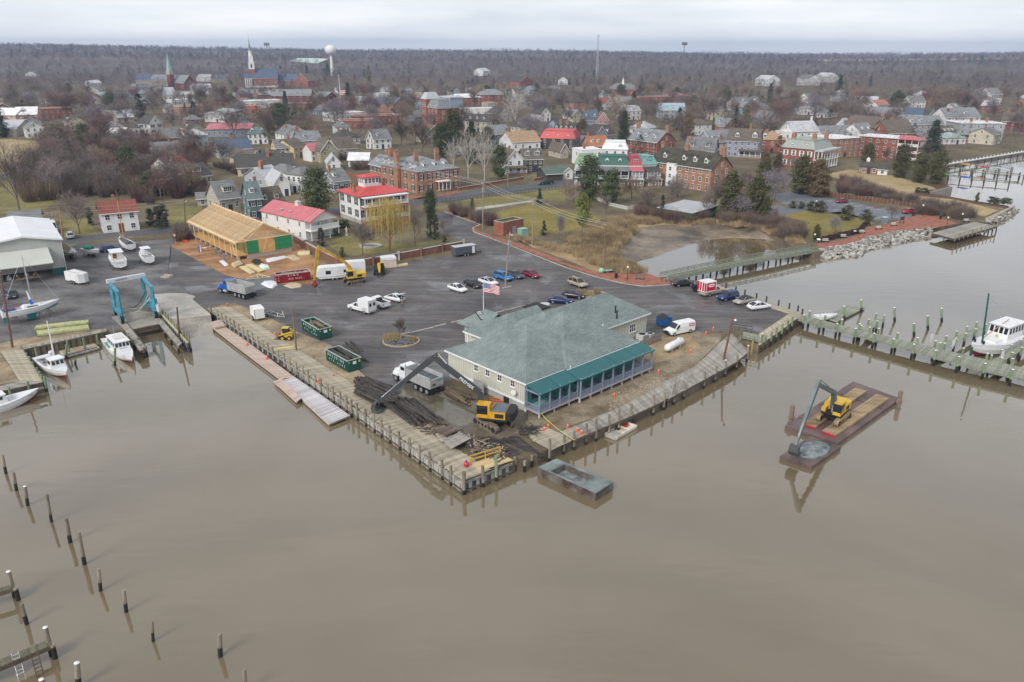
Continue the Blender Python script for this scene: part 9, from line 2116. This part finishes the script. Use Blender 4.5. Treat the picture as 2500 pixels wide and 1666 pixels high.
for k in range(420):
 a=rw.uniform(0,6.28);q=rw.random()*.7;p=V3((q*cos(a),q*sin(a),0));d=V3((cos(a)*rw.uniform(.1,.7),sin(a)*rw.uniform(.1,.7),1)).normalized();e=p+d*rw.uniform(.8,2.3);s=V3((rw.uniform(-1,1),rw.uniform(-1,1),0)).normalized()*.018;br_.add([p-s,p+s,e+s*.4,e-s*.4],[(0,1,2,3)])
fP=[br_.mesh('stems',m)for m in(TWG,TWR,TWT,TWD)]
ee=B()
for k in range(260):
 a=rw.uniform(0,6.28);q=sqrt(rw.random())*1.5;p=V3((q*cos(a),q*sin(a),0));e=p+V3((rw.uniform(-.35,.35),rw.uniform(-.35,.35),rw.uniform(.6,1.5)));s=V3((rw.uniform(-1,1),rw.uniform(-1,1),0)).normalized()*.04;ee.add([p-s,p+s,e],[(0,1,2)])
b8=[]
def cf(a4,loc,pr,h,rz=None,wf=1.,name='tree',group=None,cat='tree'):
 o=T(name,a4,cat,loc,ru(0,6.28)if rz is None else rz,group);s=h/pr[2];o.scale=(s*wf,s*wf,s)
 a2('trunk',pr[0],o);a2('crown',pr[1],o);b8.append((loc.x,loc.y,pr[3]*s*wf));return o
def tree(a4,fr,ac,fZ,pr,wf=1.,name='tree',cat='tree',group=None,h=None):
 b=P(fr,*ac);b.z=0;h=h or max(1,cz(fr,ac[0],fZ,b).z);return cf(a4,b,pr,h,None,wf,name,group,cat)
E_=EP
tree('big round magnolia behind the faded red roof','y6',(1690,900),375,E_['magnolia'],1.05,'magnolia_tree')
tree('magnolia right of the red roofed mansion','y7',(1040,800),520,E_['magnolia'],.75,'magnolia_tree')
tree('left one of two dark columnar evergreens by the mansion corner','y7',(1030,960),740,E_['column'],.9,'arborvitae');tree('right one of two dark columnar evergreens by the mansion corner','y7',(1085,970),745,E_['column'],1.,'arborvitae')
w=tree('yellow weeping willow in front of the white mansion','y7',(655,1085),555,E_['willow'],1.15,'willow_tree');a2('branches',WBR,w)
tree('slim bare tree at the left of the mansion lawn','y7',(405,1115),740,BP[2],.9);tree('tall slim bare tree right of the willow','y7',(895,1045),640,BP[1],.6);tree('bare bush like tree by the street corner','y7',(1170,920),760,BP[5],.9)
for x,y,t,l in((1428,725,590,'small blue green spruce by the park path'),(2055,640,500,'small spruce by the iron fence'),(2095,935,800,'small spruce on the park lawn')):tree(l,'y7',(x,y),t,E_['spruce'],1.,'spruce_tree')
tree('broad holly in front of the white townhouse','y8',(460,700),360,E_['holly'],1,'holly_tree');tree('second holly right of the broad one, below the townhouses','y8',(640,740),465,E_['holly'],1,'holly_tree')
tree('yellow green pine with twin dark trunks on the park edge','y8',(402,1115),660,E_['pine'],.7,'pine_tree');tree('crooked bare snag left of the yellow green pine','y8',(218,1030),770,BP[7],.5)
tree('bare crape myrtle behind the iron fence','y8',(280,740),525,BP[5],1);tree('bare crape myrtle in front of the townhouse porch','y8',(430,700),560,BP[4],1);tree('grey bare tree behind the picket fence','y8',(605,830),640,BP[0],.8)
tree('bare tree leaning before the townhouse porches','y8',(950,830),560,BP[0],1);tree('bare tree in front of the white annex','y8',(1130,700),470,BP[2],1.1);tree('ivy clad trunk left of the green shed','y8',(1060,850),660,E_['column'],.7,'ivy_tree');tree('bare tree at the corner of the green shed','y8',(1420,860),580,BP[1],.8);tree('bare grey tree before the brick hotel gable','y8',(1490,830),520,BP[0],.9)
tree('dark cedar right of the green shed','y8',(1610,855),480,E_['cedar'],1,'cedar_tree');tree('tall dark cedar behind the spreading bare tree','y8',(1830,865),520,E_['cedar'],1.1,'cedar_tree');tree('spreading bare tree between the two cedars','y8',(1700,870),610,BP[7],1.2);tree('short dark cedar at the edge of the lawn','y8',(1900,880),690,E_['cedar'],.8,'cedar_tree');tree('viny bare tree right of the short cedar','y8',(1985,900),740,BP[4],.7)
tree('lilac grey bare tree above the promenade car park','y8',(1985,700),410,BP[7],1.1);tree('left one of a pair of rusty cedars by the car park','y5',(520,1290),985,E_['cedar'],1.1,'cedar_tree');tree('right one of a pair of rusty cedars by the car park','y5',(655,1310),1005,E_['rust'],1,'cedar_tree');tree('rusty cedar left of the grand brick mansion','y5',(230,1080),950,E_['rust'],1.1,'cedar_tree');tree('second rusty cedar beside the grand brick mansion','y5',(330,1075),950,E_['rust'],1,'cedar_tree')
tree('evergreen behind the little brick garden house','y5',(1065,1050),880,E_['wide'],.9,'evergreen_tree');tree('big evergreen below the balcony stack','y5',(1335,1155),890,E_['wide'],.85,'evergreen_tree');tree('evergreen left of the waterside pair','y5',(1480,1195),960,E_['wide'],.9,'evergreen_tree');tree('olive evergreen at the water corner','y5',(1630,1205),935,E_['wide'],.9,'evergreen_tree');tree('tall dark evergreen right of the balcony stack','y5',(1590,960),680,E_['dark'],1.2,'evergreen_tree');tree('bare tree in front of the brick apartment house','y5',(1220,1030),890,BP[4],.9)
tree('broad magnolia grove tree behind the slate roofed house','y3',(800,1330),960,E_['magnolia'],.9,'magnolia_tree');tree('second magnolia behind the slate roofed house','y3',(930,1300),830,E_['holly'],.8,'magnolia_tree');tree('dark conifer between the sycamores','y3',(1130,1380),925,E_['dark'],.9,'conifer_tree');tree('ivy green tree left of the white gable front house','y3',(1440,1560),1200,E_['holly'],.8,'evergreen_tree');tree('bright green conifer behind the sycamores','y3',(1510,1220),1000,E_['yellow'],.8,'conifer_tree')
for x,y,t,l,wf in((1090,1545,1000,'white limbed sycamore left of the tall pair',.8),(1265,1575,960,'tall white sycamore leaning right',.8),(930,1500,1060,'pale sycamore against the slate roof',.8),(1605,1010,520,'great white sycamore in the middle of town',1.1)):tree(l,'y3',(x,y),t,SP_[rnd.randrange(3)],wf,'sycamore_tree')
tree('dense dark brown bare tree behind the slate roofed house','y3',(360,1190),880,BP[6],1.3);tree('second dense dark brown bare tree behind the slate roof','y3',(590,1270),900,BP[6],1.3)
tree('tall brown bare tree above the brick ranch roofs','y2',(985,1235),800,BP[6],.9);tree('grey bare tree left of the brown ranch','y2',(440,1430),1080,BP[0],1.1);tree('grey bare tree by the pale blue house','y2',(155,1330),960,BP[1],1);tree('slender dark conifer in the shop rows','y2',(1115,830),590,E_['dark'],.8,'conifer_tree');tree('broad evergreen behind the red metal roof','y2',(1270,1060),790,E_['holly'],1.3,'evergreen_tree');tree('left dark spruce by the town flagpole','y2',(1800,780),500,E_['dark'],.8,'conifer_tree');tree('bare round tree in front of the dark red store','y2',(425,740),500,BP[6],1.2);tree('yellow green pine above the far roofs','y2',(2020,480),310,E_['yellow'],1,'conifer_tree');tree('dark fir near the mint roof, right one','y2',(1570,420),285,E_['dark'],1,'conifer_tree');tree('dark fir near the mint roof, left one','y2',(1345,430),310,E_['dark'],1,'conifer_tree')
tree('dark cedar left of the big red brick house','y4',(770,1180),810,E_['dark'],.8,'cedar_tree');tree('rusty cedar in front of the lavender gable','y4',(310,1170),895,E_['rust'],.9,'cedar_tree');tree('young green spruce behind the big brick chimney','y4',(1375,1020),780,E_['spruce'],1.1,'spruce_tree');tree('rust brown cedar right of the big brick house','y4',(1465,1130),890,E_['rust'],1.1,'cedar_tree');tree('bright green cypress behind the blue bungalow','y4',(1745,1060),880,E_['yellow'],.9,'cypress_tree');tree('yellow green cypress right of the bright one','y4',(2105,1010),755,E_['yellow'],1.1,'cypress_tree');tree('dark green cypress left of the yellow one','y4',(1990,1010),780,E_['dark'],.9,'cypress_tree');tree('huge grey bare tree in the middle right','y4',(1620,980),500,BP[2],1.2);tree('pale bare tree behind the pink gable','y4',(700,900),600,SP_[1],1.2,'sycamore_tree')
tree('tall dark fir in the right middle ground','y5',(835,460),315,E_['dark'],.9,'fir_tree');tree('dark fir right of the tall one','y5',(1085,410),320,E_['dark'],1,'fir_tree');tree('dark fir at the left of the right middle ground','y5',(268,500),380,E_['dark'],1,'fir_tree');tree('broad green pine before the slate roofs','y5',(1320,590),465,E_['holly'],1.3,'pine_tree');tree('pale broad bare tree on the right','y5',(1700,640),375,BP[5],1.4);tree('reddish bare tree in the right middle ground','y5',(980,640),430,BP[3],1.3)
tree('big dark evergreen at the left edge','y1',(40,1100),810,E_['dark'],1.1,'evergreen_tree');tree('dark evergreen by the yellow house','y1',(755,620),510,E_['magnolia'],1.1,'evergreen_tree');tree('ivy clad tree left of the white farmhouse','y1',(1545,905),620,E_['column'],1.2,'ivy_tree');tree('slim conifer in the left woods','y1',(890,1270),1150,E_['column'],.9,'conifer_tree');tree('dark hedge evergreen on the left hillside','y1',(330,550),470,E_['magnolia'],1.6,'evergreen_tree');tree('conifer below the verdigris spire','y1',(1865,600),495,E_['dark'],.7,'conifer_tree')
tree('tall bare tree standing alone in the left field','z1',(120,245),-215,BP[1],.9);tree('bare trunk by the silver car lawn','z1',(478,370),80,BP[0],.9)
for i,(x,y,t)in en(((950,330,205),(985,335,195),(905,320,220))):tree(('middle','right','left')[i]+' rounded evergreen by the side lawn','z1',(x,y),t,E_['column'],1.7,'evergreen_shrub')
tree('dark evergreen behind the red brown roofed house','z1',(545,320),215,E_['column'],1.3,'evergreen_shrub');tree('bare sapling on the planter island','z3',(1877,482),250,BP[6],.9);tree('left dark cypress in front of the white stacked porches','z2',(1250,510),435,E_['column'],1,'cypress_tree');tree('tall dark cypress in front of the white stacked porches','z2',(1375,580),415,E_['column'],1.3,'cypress_tree');tree('dark cypress by the corner of the stacked porches','z2',(1485,500),415,E_['column'],.9,'cypress_tree');tree('dark cone evergreen by the cream cottage','z2',(900,335),230,E_['column'],.9,'cypress_tree')
tree('small evergreen by the far end of the footbridge','x1',(1720,860),645,E_['cedar'],.9,'evergreen_tree');tree('bare forked tree on the promenade lawn','x1',(1985,775),470,BP[7],.9);tree('bare tree by the promenade car park exit','x2',(655,1110),850,BP[0],.9);tree('bare tree beyond the promenade fence','x2',(1450,1000),790,BP[2],.8);tree('round rusty bush on the far shore lawn','x2',(1750,845),745,E_['shrub'],.7,'shrub','shrub')
for i,(fr,x,y,t,pr,wf,l)in en((('x2',1000,735,672,'hedge',1.6,'clipped box hedge on the straw lawn, left block'),('x2',1100,740,675,'hedge',1.6,'clipped box hedge on the straw lawn, right block'),('x2',1960,870,790,'hedge',2,'clipped hedge by the far bulkhead, left block'),('x2',2090,890,800,'hedge',2,'clipped hedge by the far bulkhead, right block'),('x2',90,1090,915,'shrub',1,'round olive shrub by the promenade car park, left one'),('x2',330,1085,965,'shrub',1.3,'round olive shrub by the promenade car park, right one'),('x1',1390,400,310,'shrub',1.2,'rusty shrub at the left of the car park bed'),('x1',1500,410,320,'shrub',1.2,'second shrub of the car park bed'),('x1',1640,430,315,'shrub',1.4,'third and bushiest shrub of the car park bed'),('x1',1780,465,320,'shrub',1.4,'shrub at the right of the car park bed'),('y7',215,1140,1060,'shrub',.8,'small green shrub by the garden wall'),('y7',200,860,790,'hedge',2.6,'dark hedge at the foot of the mansion'),('z2',1520,490,445,'hedge',1.5,'dark rounded bush between the porches and the mansion'),('y7',1890,870,830,'shrub',1,'round dark shrub behind the pump house'),('y7',1165,1000,945,'shrub',.9,'round shrub at the street corner bed'))):tree(l,fr,(x,y),t,E_[pr],wf,'shrub','shrub')
hd=T('maroon_hedge','dark maroon hedge behind the promenade benches','hedge',P('x1',1820,860));q=PL('x1 1800,885 2000,840 2353,755 x2 300,1170 380,1150')
n=int(c9(q)/1)
for i in range(n):p=aD(q,i/n);o=a2('hedge_clump',E_['maroon'][1],hd,p-hd.location,ru(0,6));o.scale=(1.1,1.1,1.1)
# brush, reeds
def bF(fr,bN,n,fn,seed=1,z=0.):
 r=RN(seed);q=PL(bN)if isinstance(bN,str)else bN;x0,x1=min(p.x for p in q),max(p.x for p in q);y0,y1=min(p.y for p in q),max(p.y for p in q);k=0;aE=0
 while k<n and aE<n*40:
  aE+=1;p=V3((r.uniform(x0,x1),r.uniform(y0,y1),z))
  if bj(p,q):fn(p,r);k+=1
def bj(p,q):
 c=False;j=len(q)-1
 for i in range(len(q)):
  if(q[i].y>p.y)!=(q[j].y>p.y)and p.x<(q[j].x-q[i].x)*(p.y-q[i].y)/(q[j].y-q[i].y)+q[i].x:c=not c
  j=i
 return c
def dG(name,a4,cat,fW,aV,kind='stuff'):
 vs,fs,ms=[],[],[];o0=0
 for(b,p,s,rz)in fW:
  c_,s_=cos(rz)*s,sin(rz)*s
  vs+=[(p.x+x*c_-y*s_,p.y+x*s_+y*c_,p.z+z*s)for x,y,z in b[0].v];fs+=[tuple(i+o0 for i in f)for f in b[0].f];ms+=[b[1]]*len(b[0].f);o0=len(vs)
 B_=B();B_.v,B_.f,B_.m=vs,fs,ms;aC(B_.o(name,aV),a4,cat,None,kind)
et=[M('tan_reeds',(.38,.29,.165),.9,.25,.3,world=True),M('brown_reeds',(.22,.155,.095),.9,.25,.3,world=True)]
dY=[]
for bN,n in(('y7 1800,960 1990,1030 2295,1090 y8 300,1010 560,880 860,830 1080,880 860,925 800,1000 700,1080 690,1190 850,1265 960,1330 800,1320 560,1250 300,1130 0,1040',380),('y8 1080,860 1480,880 1760,870 1960,900 2220,980 2200,1070 2000,1005 1850,940 1500,897 1100,900',120)):bF('',bN,n,lambda p,r:dY.append(((ee,r.random()<.3),p,r.uniform(.7,1.3),r.uniform(0,6))),5)
dG('reed_bed','tan dead reeds filling the marsh around the cove','reeds',dY,et)
dY=[]
for bN,n in(('y8 1080,850 1480,870 1760,860 1960,890 2230,980 2200,1060 1850,930 1500,890 1100,895',90),('y7 1180,680 1480,770 1640,820 1600,860 1500,830 1250,740',30),('x2 0,560 300,620 700,790 1000,870 1640,990 1500,1010 1000,920 400,800 0,760',90),('y8 850,760 1100,820 1120,880 860,860',40),('x2 950,1000 1500,1080 1740,1080 1600,1010 1100,960',30),('w5 100,130 300,120 330,280 140,330',14),('y6 60,330 520,520 440,700 230,640',60),('y6 540,340 1000,500 1060,480 900,400',40),('y7 210,230 460,240 480,330 330,330',30)):bF('',bN,n,lambda p,r:dY.append(((br_,r.randrange(3)),p,r.uniform(.8,1.8),r.uniform(0,6))),9)
bF('','F 60,470 215,455 330,475 445,450 470,400 440,350 300,335 130,345 40,380',260,lambda p,r:dY.append(((br_,r.randrange(3)),p,r.uniform(1.6,3.4),r.uniform(0,6))),19)
dG('brushwood','bare brown brushwood around the marsh, car park and gardens','brush',dY,[TWG,TWR,TWT])
# town trees filling the blocks
fC=[[V3((v.co.x,v.co.y,0))for v in o.data.vertices]for o in d3.objects if o.type=='MESH' and o.get('kind')=='structure' and o.name.split('.')[0]in('parking_lot','boatyard','street','cross_street','park_lawn','garden_lawn','promenade','promenade_parking','promenade_lawn','waterfront_lawn','construction_site','side_lawn','field','lane','brick_sidewalk','marsh','verge_lawn','restaurant_yard')]
def dk():
 global ek,dO,cH,e9
 ek=[];dO=[]
 for a3,w,d,h,rz,lab in HO:
  M3=MR(rz,3,'Z');c=[a3.location+M3@V3((x,y,0))for x in(0,w)for y in(0,d)];s=[scr(p+Z_(z))for p in c for z in(h*.25,h)];s=[q for q in s if q]
  ek.append((min(q[0]for q in s),min(q[1]for q in s),max(q[0]for q in s),max(q[1]for q in s),min(p.length for p in c)))
  dO.append((a3.location+M3@V3((w/2,d/2,0)),max(w,d)/2))
 cH=np.array(ek);e9=np.array([(c.x,c.y,r)for c,r in dO])
def hzf(x,y):
 D=hypot(x,y);t=min(1,max(0,(D-1400)/1900));t=t*t*(3-2*t);a=x/max(1,y)
 return t*(25+17*max(0,min(1,(-a-.05)/.5))+8*sin(a*7+2.2)*sin(a*3+.5)+3*sin(D/420+a*5))
def ck(x,y,h,w,z=0.,e5=.25):
 a=scr((x,y,z+h));b=scr((x,y,z))
 if a is None or b is None:return 9
 s=1900/hypot(x,y)*w;D=hypot(x,y);u0,u1,v0,v1=a[0]-s,a[0]+s,a[1],b[1]
 m=cH[:,4]>D-2;ox=np.minimum(cH[:,2],u1)-np.maximum(cH[:,0],u0);oy=np.minimum(cH[:,3],v1)-np.maximum(cH[:,1],v0)
 ar=np.clip(ox,0,None)*np.clip(oy,0,None)/((cH[:,2]-cH[:,0])*(cH[:,3]-cH[:,1])+1)
 return float((ar*m).max())
def ej(x,y,w):
 d=np.hypot(e9[:,0]-x,e9[:,1]-y)-e9[:,2]
 if d.min()<w:return False
 p=V3((x,y,0))
 return bj(p,eA)and not any(bj(p,q)for q in fC)
dk();ai=[]
def cK(lab,n=6):
 ws=lab.split()[:n]
 while ws[-1]in('with','and','of','the','a','in','by','to','on','its','at','behind','beside','under','left','right','near','facing','between','white','grey','red','one','two','dark','pale','bright'):ws.pop()
 return ' '.join(ws)
ai=[cK(h[5])for h in HO]
while len(set(ai))<len(ai):
 d2=[i for i,s in en(ai)if ai.count(s)>1];k0=[ai[i]for i in d2]
 for i in d2:ai[i]=cK(HO[i][5],len(ai[i].split())+2)if len(ai[i].split())<9 else HO[i][5]
 if k0==[ai[i]for i in d2]:break
ORD=['first','second','third','fourth','fifth','sixth','seventh','eighth','ninth','tenth','eleventh','twelfth']
def dB(items,fd):
 g={};n0=len(ai)
 for it in items:
  x,y=it[0],it[1];i=int(np.argmin(np.hypot(e9[:n0,0]-x,e9[:n0,1]-y)-e9[:n0,2]));c=dO[i][0];a,b=scr((x,y,0)),scr(c)
  g.setdefault((fd(it),'left of' if a[0]<b[0]-25 else 'right of' if a[0]>b[0]+25 else 'behind' if y>c.y else 'in front of',i),[]).append(it)
 for(nm,rl_,i),ts in g.items():
  ts.sort(key=lambda t:t[0]/t[1])
  for k,t in en(ts):yield t,(nm if len(ts)==1 else ORD[min(k,11)]+' '+nm)+' '+rl_+' the '+ai[i]
r7=RN(77);ei=[]
FW_=(('white',WH),('cream',bQ),('white',WH),('grey',bR),('brick',BR),('tan',aG),('brown brick',ba),('blue grey',cG));FR_=(('grey',GY),('slate',aM),('dark',b4),('brown',BF),('pale',LG),('red',aK),('grey',GY));cQ=[]
k=0
while len(cQ)<85 and k<9000:
 k+=1;u,v=r7.uniform(-20,2353),150+190*r7.random()**1;p=P('F',u,v);w,d,h=r7.uniform(8,13),r7.uniform(7,11),r7.choice((3.4,5.4,5.8));D=p.length
 if D>950 or not ej(p.x,p.y,9)or ck(p.x,p.y,h+3,6)>.2 or any((p.x-q[0])**2+(p.y-q[1])**2<300 for q in cQ)or any((p.x-a)**2+(p.y-b)**2<90 for a,b,_ in b8):continue
 cQ.append((p.x,p.y,w,d,h,r7.randrange(8),r7.randrange(7),r7.choice(('gx','gx','gy','hip')),R(r7.choice((36,-54,36))+r7.uniform(-6,6)),r7.random()))
g3=len(HO)
for(x,y,w,d,h,a,b,rf,rz,q),lb in dB(cQ,lambda t:('small ' if t[4]<4 else 'two storey ')+FW_[t[5]][0]+' house, '+FR_[t[6]][0]+(' hipped' if t[7]=='hip' else '')+' roof,'):
 c0=V3((x,y,0))-MR(rz,3,'Z')@V3((w/2,d/2,0));house(lb,c0,c0+MR(rz,3,'Z')@V3((w,0,0)),h,d,rf,r7.uniform(2.4,3.6),FW_[a][1],FR_[b][1],1 if h<4 else 2,3,2,((.3,.5,1.3),)if q<.6 else(),((.5,1.3),)if q>.7 and rf=='gx' else())
dk()
fv=PL('F 60,470 215,455 330,475 445,450 470,400 440,350 300,335 130,345 40,380')
eH=[(fv,70,10,14,.9),(PL('F 0,350 430,345 620,360 860,330 1060,350 1330,330 1700,360 2000,330 2353,310 2353,235 1900,225 1300,225 700,225 0,225'),225,12,20,.5),(PL('F 1300,470 1560,500 1800,470 1900,400 1640,390 1400,440'),16,6,10,.35)]
for zn,n,h0,h1,e5 in eH:
 x0,x1=min(p.x for p in zn),max(p.x for p in zn);y0_,y1_=min(p.y for p in zn),max(p.y for p in zn);k=aE=0
 while k<n and aE<n*60:
  aE+=1;x,y=r7.uniform(x0,x1),y0_+(y1_-y0_)*r7.random()
  if not bj(V3((x,y,0)),zn):continue
  s=scr((x,y,0))
  if s is None or not(-60<s[0]<2560):continue
  h=r7.uniform(h0,h1);
  if any((x-a)**2+(y-b)**2<(4.5 if e5>.5 else 7)**2 for a,b,_ in b8):continue
  if not ej(x,y,.5)or ck(x,y,h,3.5,0,e5)>e5:continue
  ev=r7.random()<(.04 if e5>.5 else .09)
  kd=r7.choice(('magnolia','dark','wide','magnolia','holly'))if ev else r7.choice((0,0,1,1,2,2,3,4,5,6,7))
  if e5>.5 and not ev:kd=r7.choice((0,1,2,3,4,5,6,0,1))
  ei.append((x,y,h*(.75 if ev else 1),ev,kd));b8.append((x,y,3));k+=1
CN={0:'grey bare tree',1:'tall grey bare tree',2:'broad grey bare tree',3:'russet bare tree',4:'broad russet bare tree',5:'tan bare tree',6:'dark brown bare tree',7:'lilac grey bare tree','magnolia':'rounded evergreen','holly':'holly like evergreen','dark':'dark conifer','wide':'olive evergreen'}
for(x,y,h,ev,kd),lb in dB(ei,lambda t:CN[t[4]]):
 cf(lb,V3((x,y,0)),EP[kd]if ev else BP[kd],h,None,r7.uniform(1,1.4),'evergreen_tree' if ev else 'bare_tree','trees between the town houses')
# far woods: one mass
def eo(name,a4,n,f5,gc,nb,bl,cn,evf,e5,hh=(9,15),seed=1,pw=1.):
 r=np.random.default_rng(seed);V_,Fm,hz_=[],[],[]
 k=aE=0;cv=[]
 while k<n and aE<n*6:
  aE+=1;D=f5+(gc-f5)*r.random()**pw;a=r.uniform(-.78,.78);x,y=D*sin(a),D*cos(a)
  if not(abs(x)<y*.72+60):continue
  h=r.uniform(*hh)*(.85+.3*sin(x/170+1.3)*sin(y/230));z=hzf(x,y)
  if 900<x<1750 and 2380<y<2680:continue
  if D<1300 and(not ej(x,y,1.5)or ck(x,y,h,4,z)>e5):continue
  if D<700 and any((x-a_)**2+(y-b_)**2<20 for a_,b_,_ in b8):continue
  cv.append((x,y,z-.3,h,r.integers(3)if r.random()>evf else 3));k+=1
 cv=np.array(cv);n=len(cv)
 ev=cv[:,4]==3
 t=r.random((n,nb));an=r.uniform(0,6.283,(n,nb));W=cv[:,3]*.5
 evc=ev[:,None]
 rad=np.where(evc,W[:,None]*.8*(1-t)**.6,W[:,None]*np.sqrt(np.clip(1-(2*(t*.78+.2)-1.05)**2,0,1)))
 q=rad*r.random((n,nb))**.4
 c=np.stack([cv[:,0,None]+q*np.cos(an),cv[:,1,None]+q*np.sin(an),cv[:,2,None]+cv[:,3,None]*np.where(evc,.05+.95*t,.18+.8*t)],-1)
 d=np.stack([np.cos(an)*.6+r.normal(0,.5,(n,nb)),np.sin(an)*.6+r.normal(0,.5,(n,nb)),np.where(evc,r.normal(0,.4,(n,nb)),.38+r.normal(0,.4,(n,nb)))],-1);d/=np.linalg.norm(d,axis=-1,keepdims=True)
 s=r.normal(0,1,(n,nb,3));s-=(s*d).sum(-1,keepdims=True)*d;s/=np.linalg.norm(s,axis=-1,keepdims=True)
 L_=bl*r.uniform(.6,1.3,(n,nb,1));w=np.where(ev[:,None,None],cn*2.2,cn)
 tri=np.stack([c-d*L_*.5-s*w,c-d*L_*.5+s*w,c+d*L_*.5],2).reshape(-1,3)
 me=bpy.data.meshes.new(name);nt=n*nb;me.vertices.add(nt*3);me.vertices.foreach_set('co',tri.astype(np.float32).ravel());me.loops.add(nt*3);me.loops.foreach_set('vertex_index',np.arange(nt*3,dtype=np.int32));me.polygons.add(nt);me.polygons.foreach_set('loop_start',np.arange(0,nt*3,3,dtype=np.int32));me.polygons.foreach_set('loop_total',np.full(nt,3,dtype=np.int32))
 for m in(M('wood_grey',(.135,.105,.105),.95,.2,.02,world=True),M('wood_russet',(.14,.095,.095),.95,.2,.02,world=True),M('wood_tan',(.165,.13,.118),.95,.2,.02,world=True),M('wood_evergreen',(.022,.036,.024),.9,.3,.02,world=True)):me.materials.append(m)
 me.polygons.foreach_set('material_index',np.repeat(cv[:,4].astype(np.int32),nb));me.update();me.validate()
 o=a2(name,me);aC(o,a4,'woods',None,'stuff')
eo('town_woods','bare winter trees filling the far half of the town',2600,330,1250,220,2.1,.045,.06,.5,(8,18),1,.8)
eo('far_woods','bare woods stretching from the town to the distant rise',6500,1100,2500,110,2.8,.09,.07,.3,(8,18),2,.9)
eo('horizon_woods','distant blue grey woods along the horizon',9000,2300,5600,36,4.6,.4,.1,.3,(9,20),3,1.2)
hb=B();NX,NY=60,26
eX=[[V3((D*sin(a),D*cos(a),hzf(D*sin(a),D*cos(a))+.05))for a in[(-.85+1.7*i/NX)for i in range(NX+1)]]for D in[1380+(6600-1380)*(j/NY)**1.6 for j in range(NY+1)]]
hb.loft(eX,close=False,caps=False);hl=hb.o('hills',M('far_wood_floor',(.12,.095,.075),.95,.25,.004,world=True),smooth=True);hl['kind']='structure'
ff_=B();ff_.loft([[V3((x,y,hzf(x,y)+1.2))for x in np.linspace(920,1730,14)]for y in np.linspace(2390,2670,6)],close=False,caps=False);[o for o in d3.objects if o.name=='far_field'][0].data=ff_.mesh('far_field',av)
# damp winter air
hzm=bpy.data.materials.new('damp_air');hzm.use_nodes=True;N,L=hzm.node_tree.nodes,hzm.node_tree.links;N.clear()
pv=N.new('ShaderNodeVolumePrincipled');pv.inputs['Color'].default_value=(.58,.72,1,1);pv.inputs['Density'].default_value=fH;pv.inputs['Anisotropy'].default_value=.2
ov_=N.new('ShaderNodeOutputMaterial');L.new(pv.outputs['Volume'],ov_.inputs['Volume'])
hz_=B().box(-7000,-700,-7,7000,7000,110).o('haze',hzm);hz_['kind']='stuff';hz_['label']='thin bluish winter haze over the town'
# lettering becomes plain mesh
dg=bpy.context.evaluated_depsgraph_get()
for o in[o for o in d3.objects if o.type=='FONT']:
 me=bpy.data.meshes.new_from_object(o.evaluated_get(dg));n=a2(o.name,me,o.parent,o.location,rot=o.rotation_euler.copy(),scale=o.scale.copy());nm=o.name;bpy.data.objects.remove(o);n.name=nm
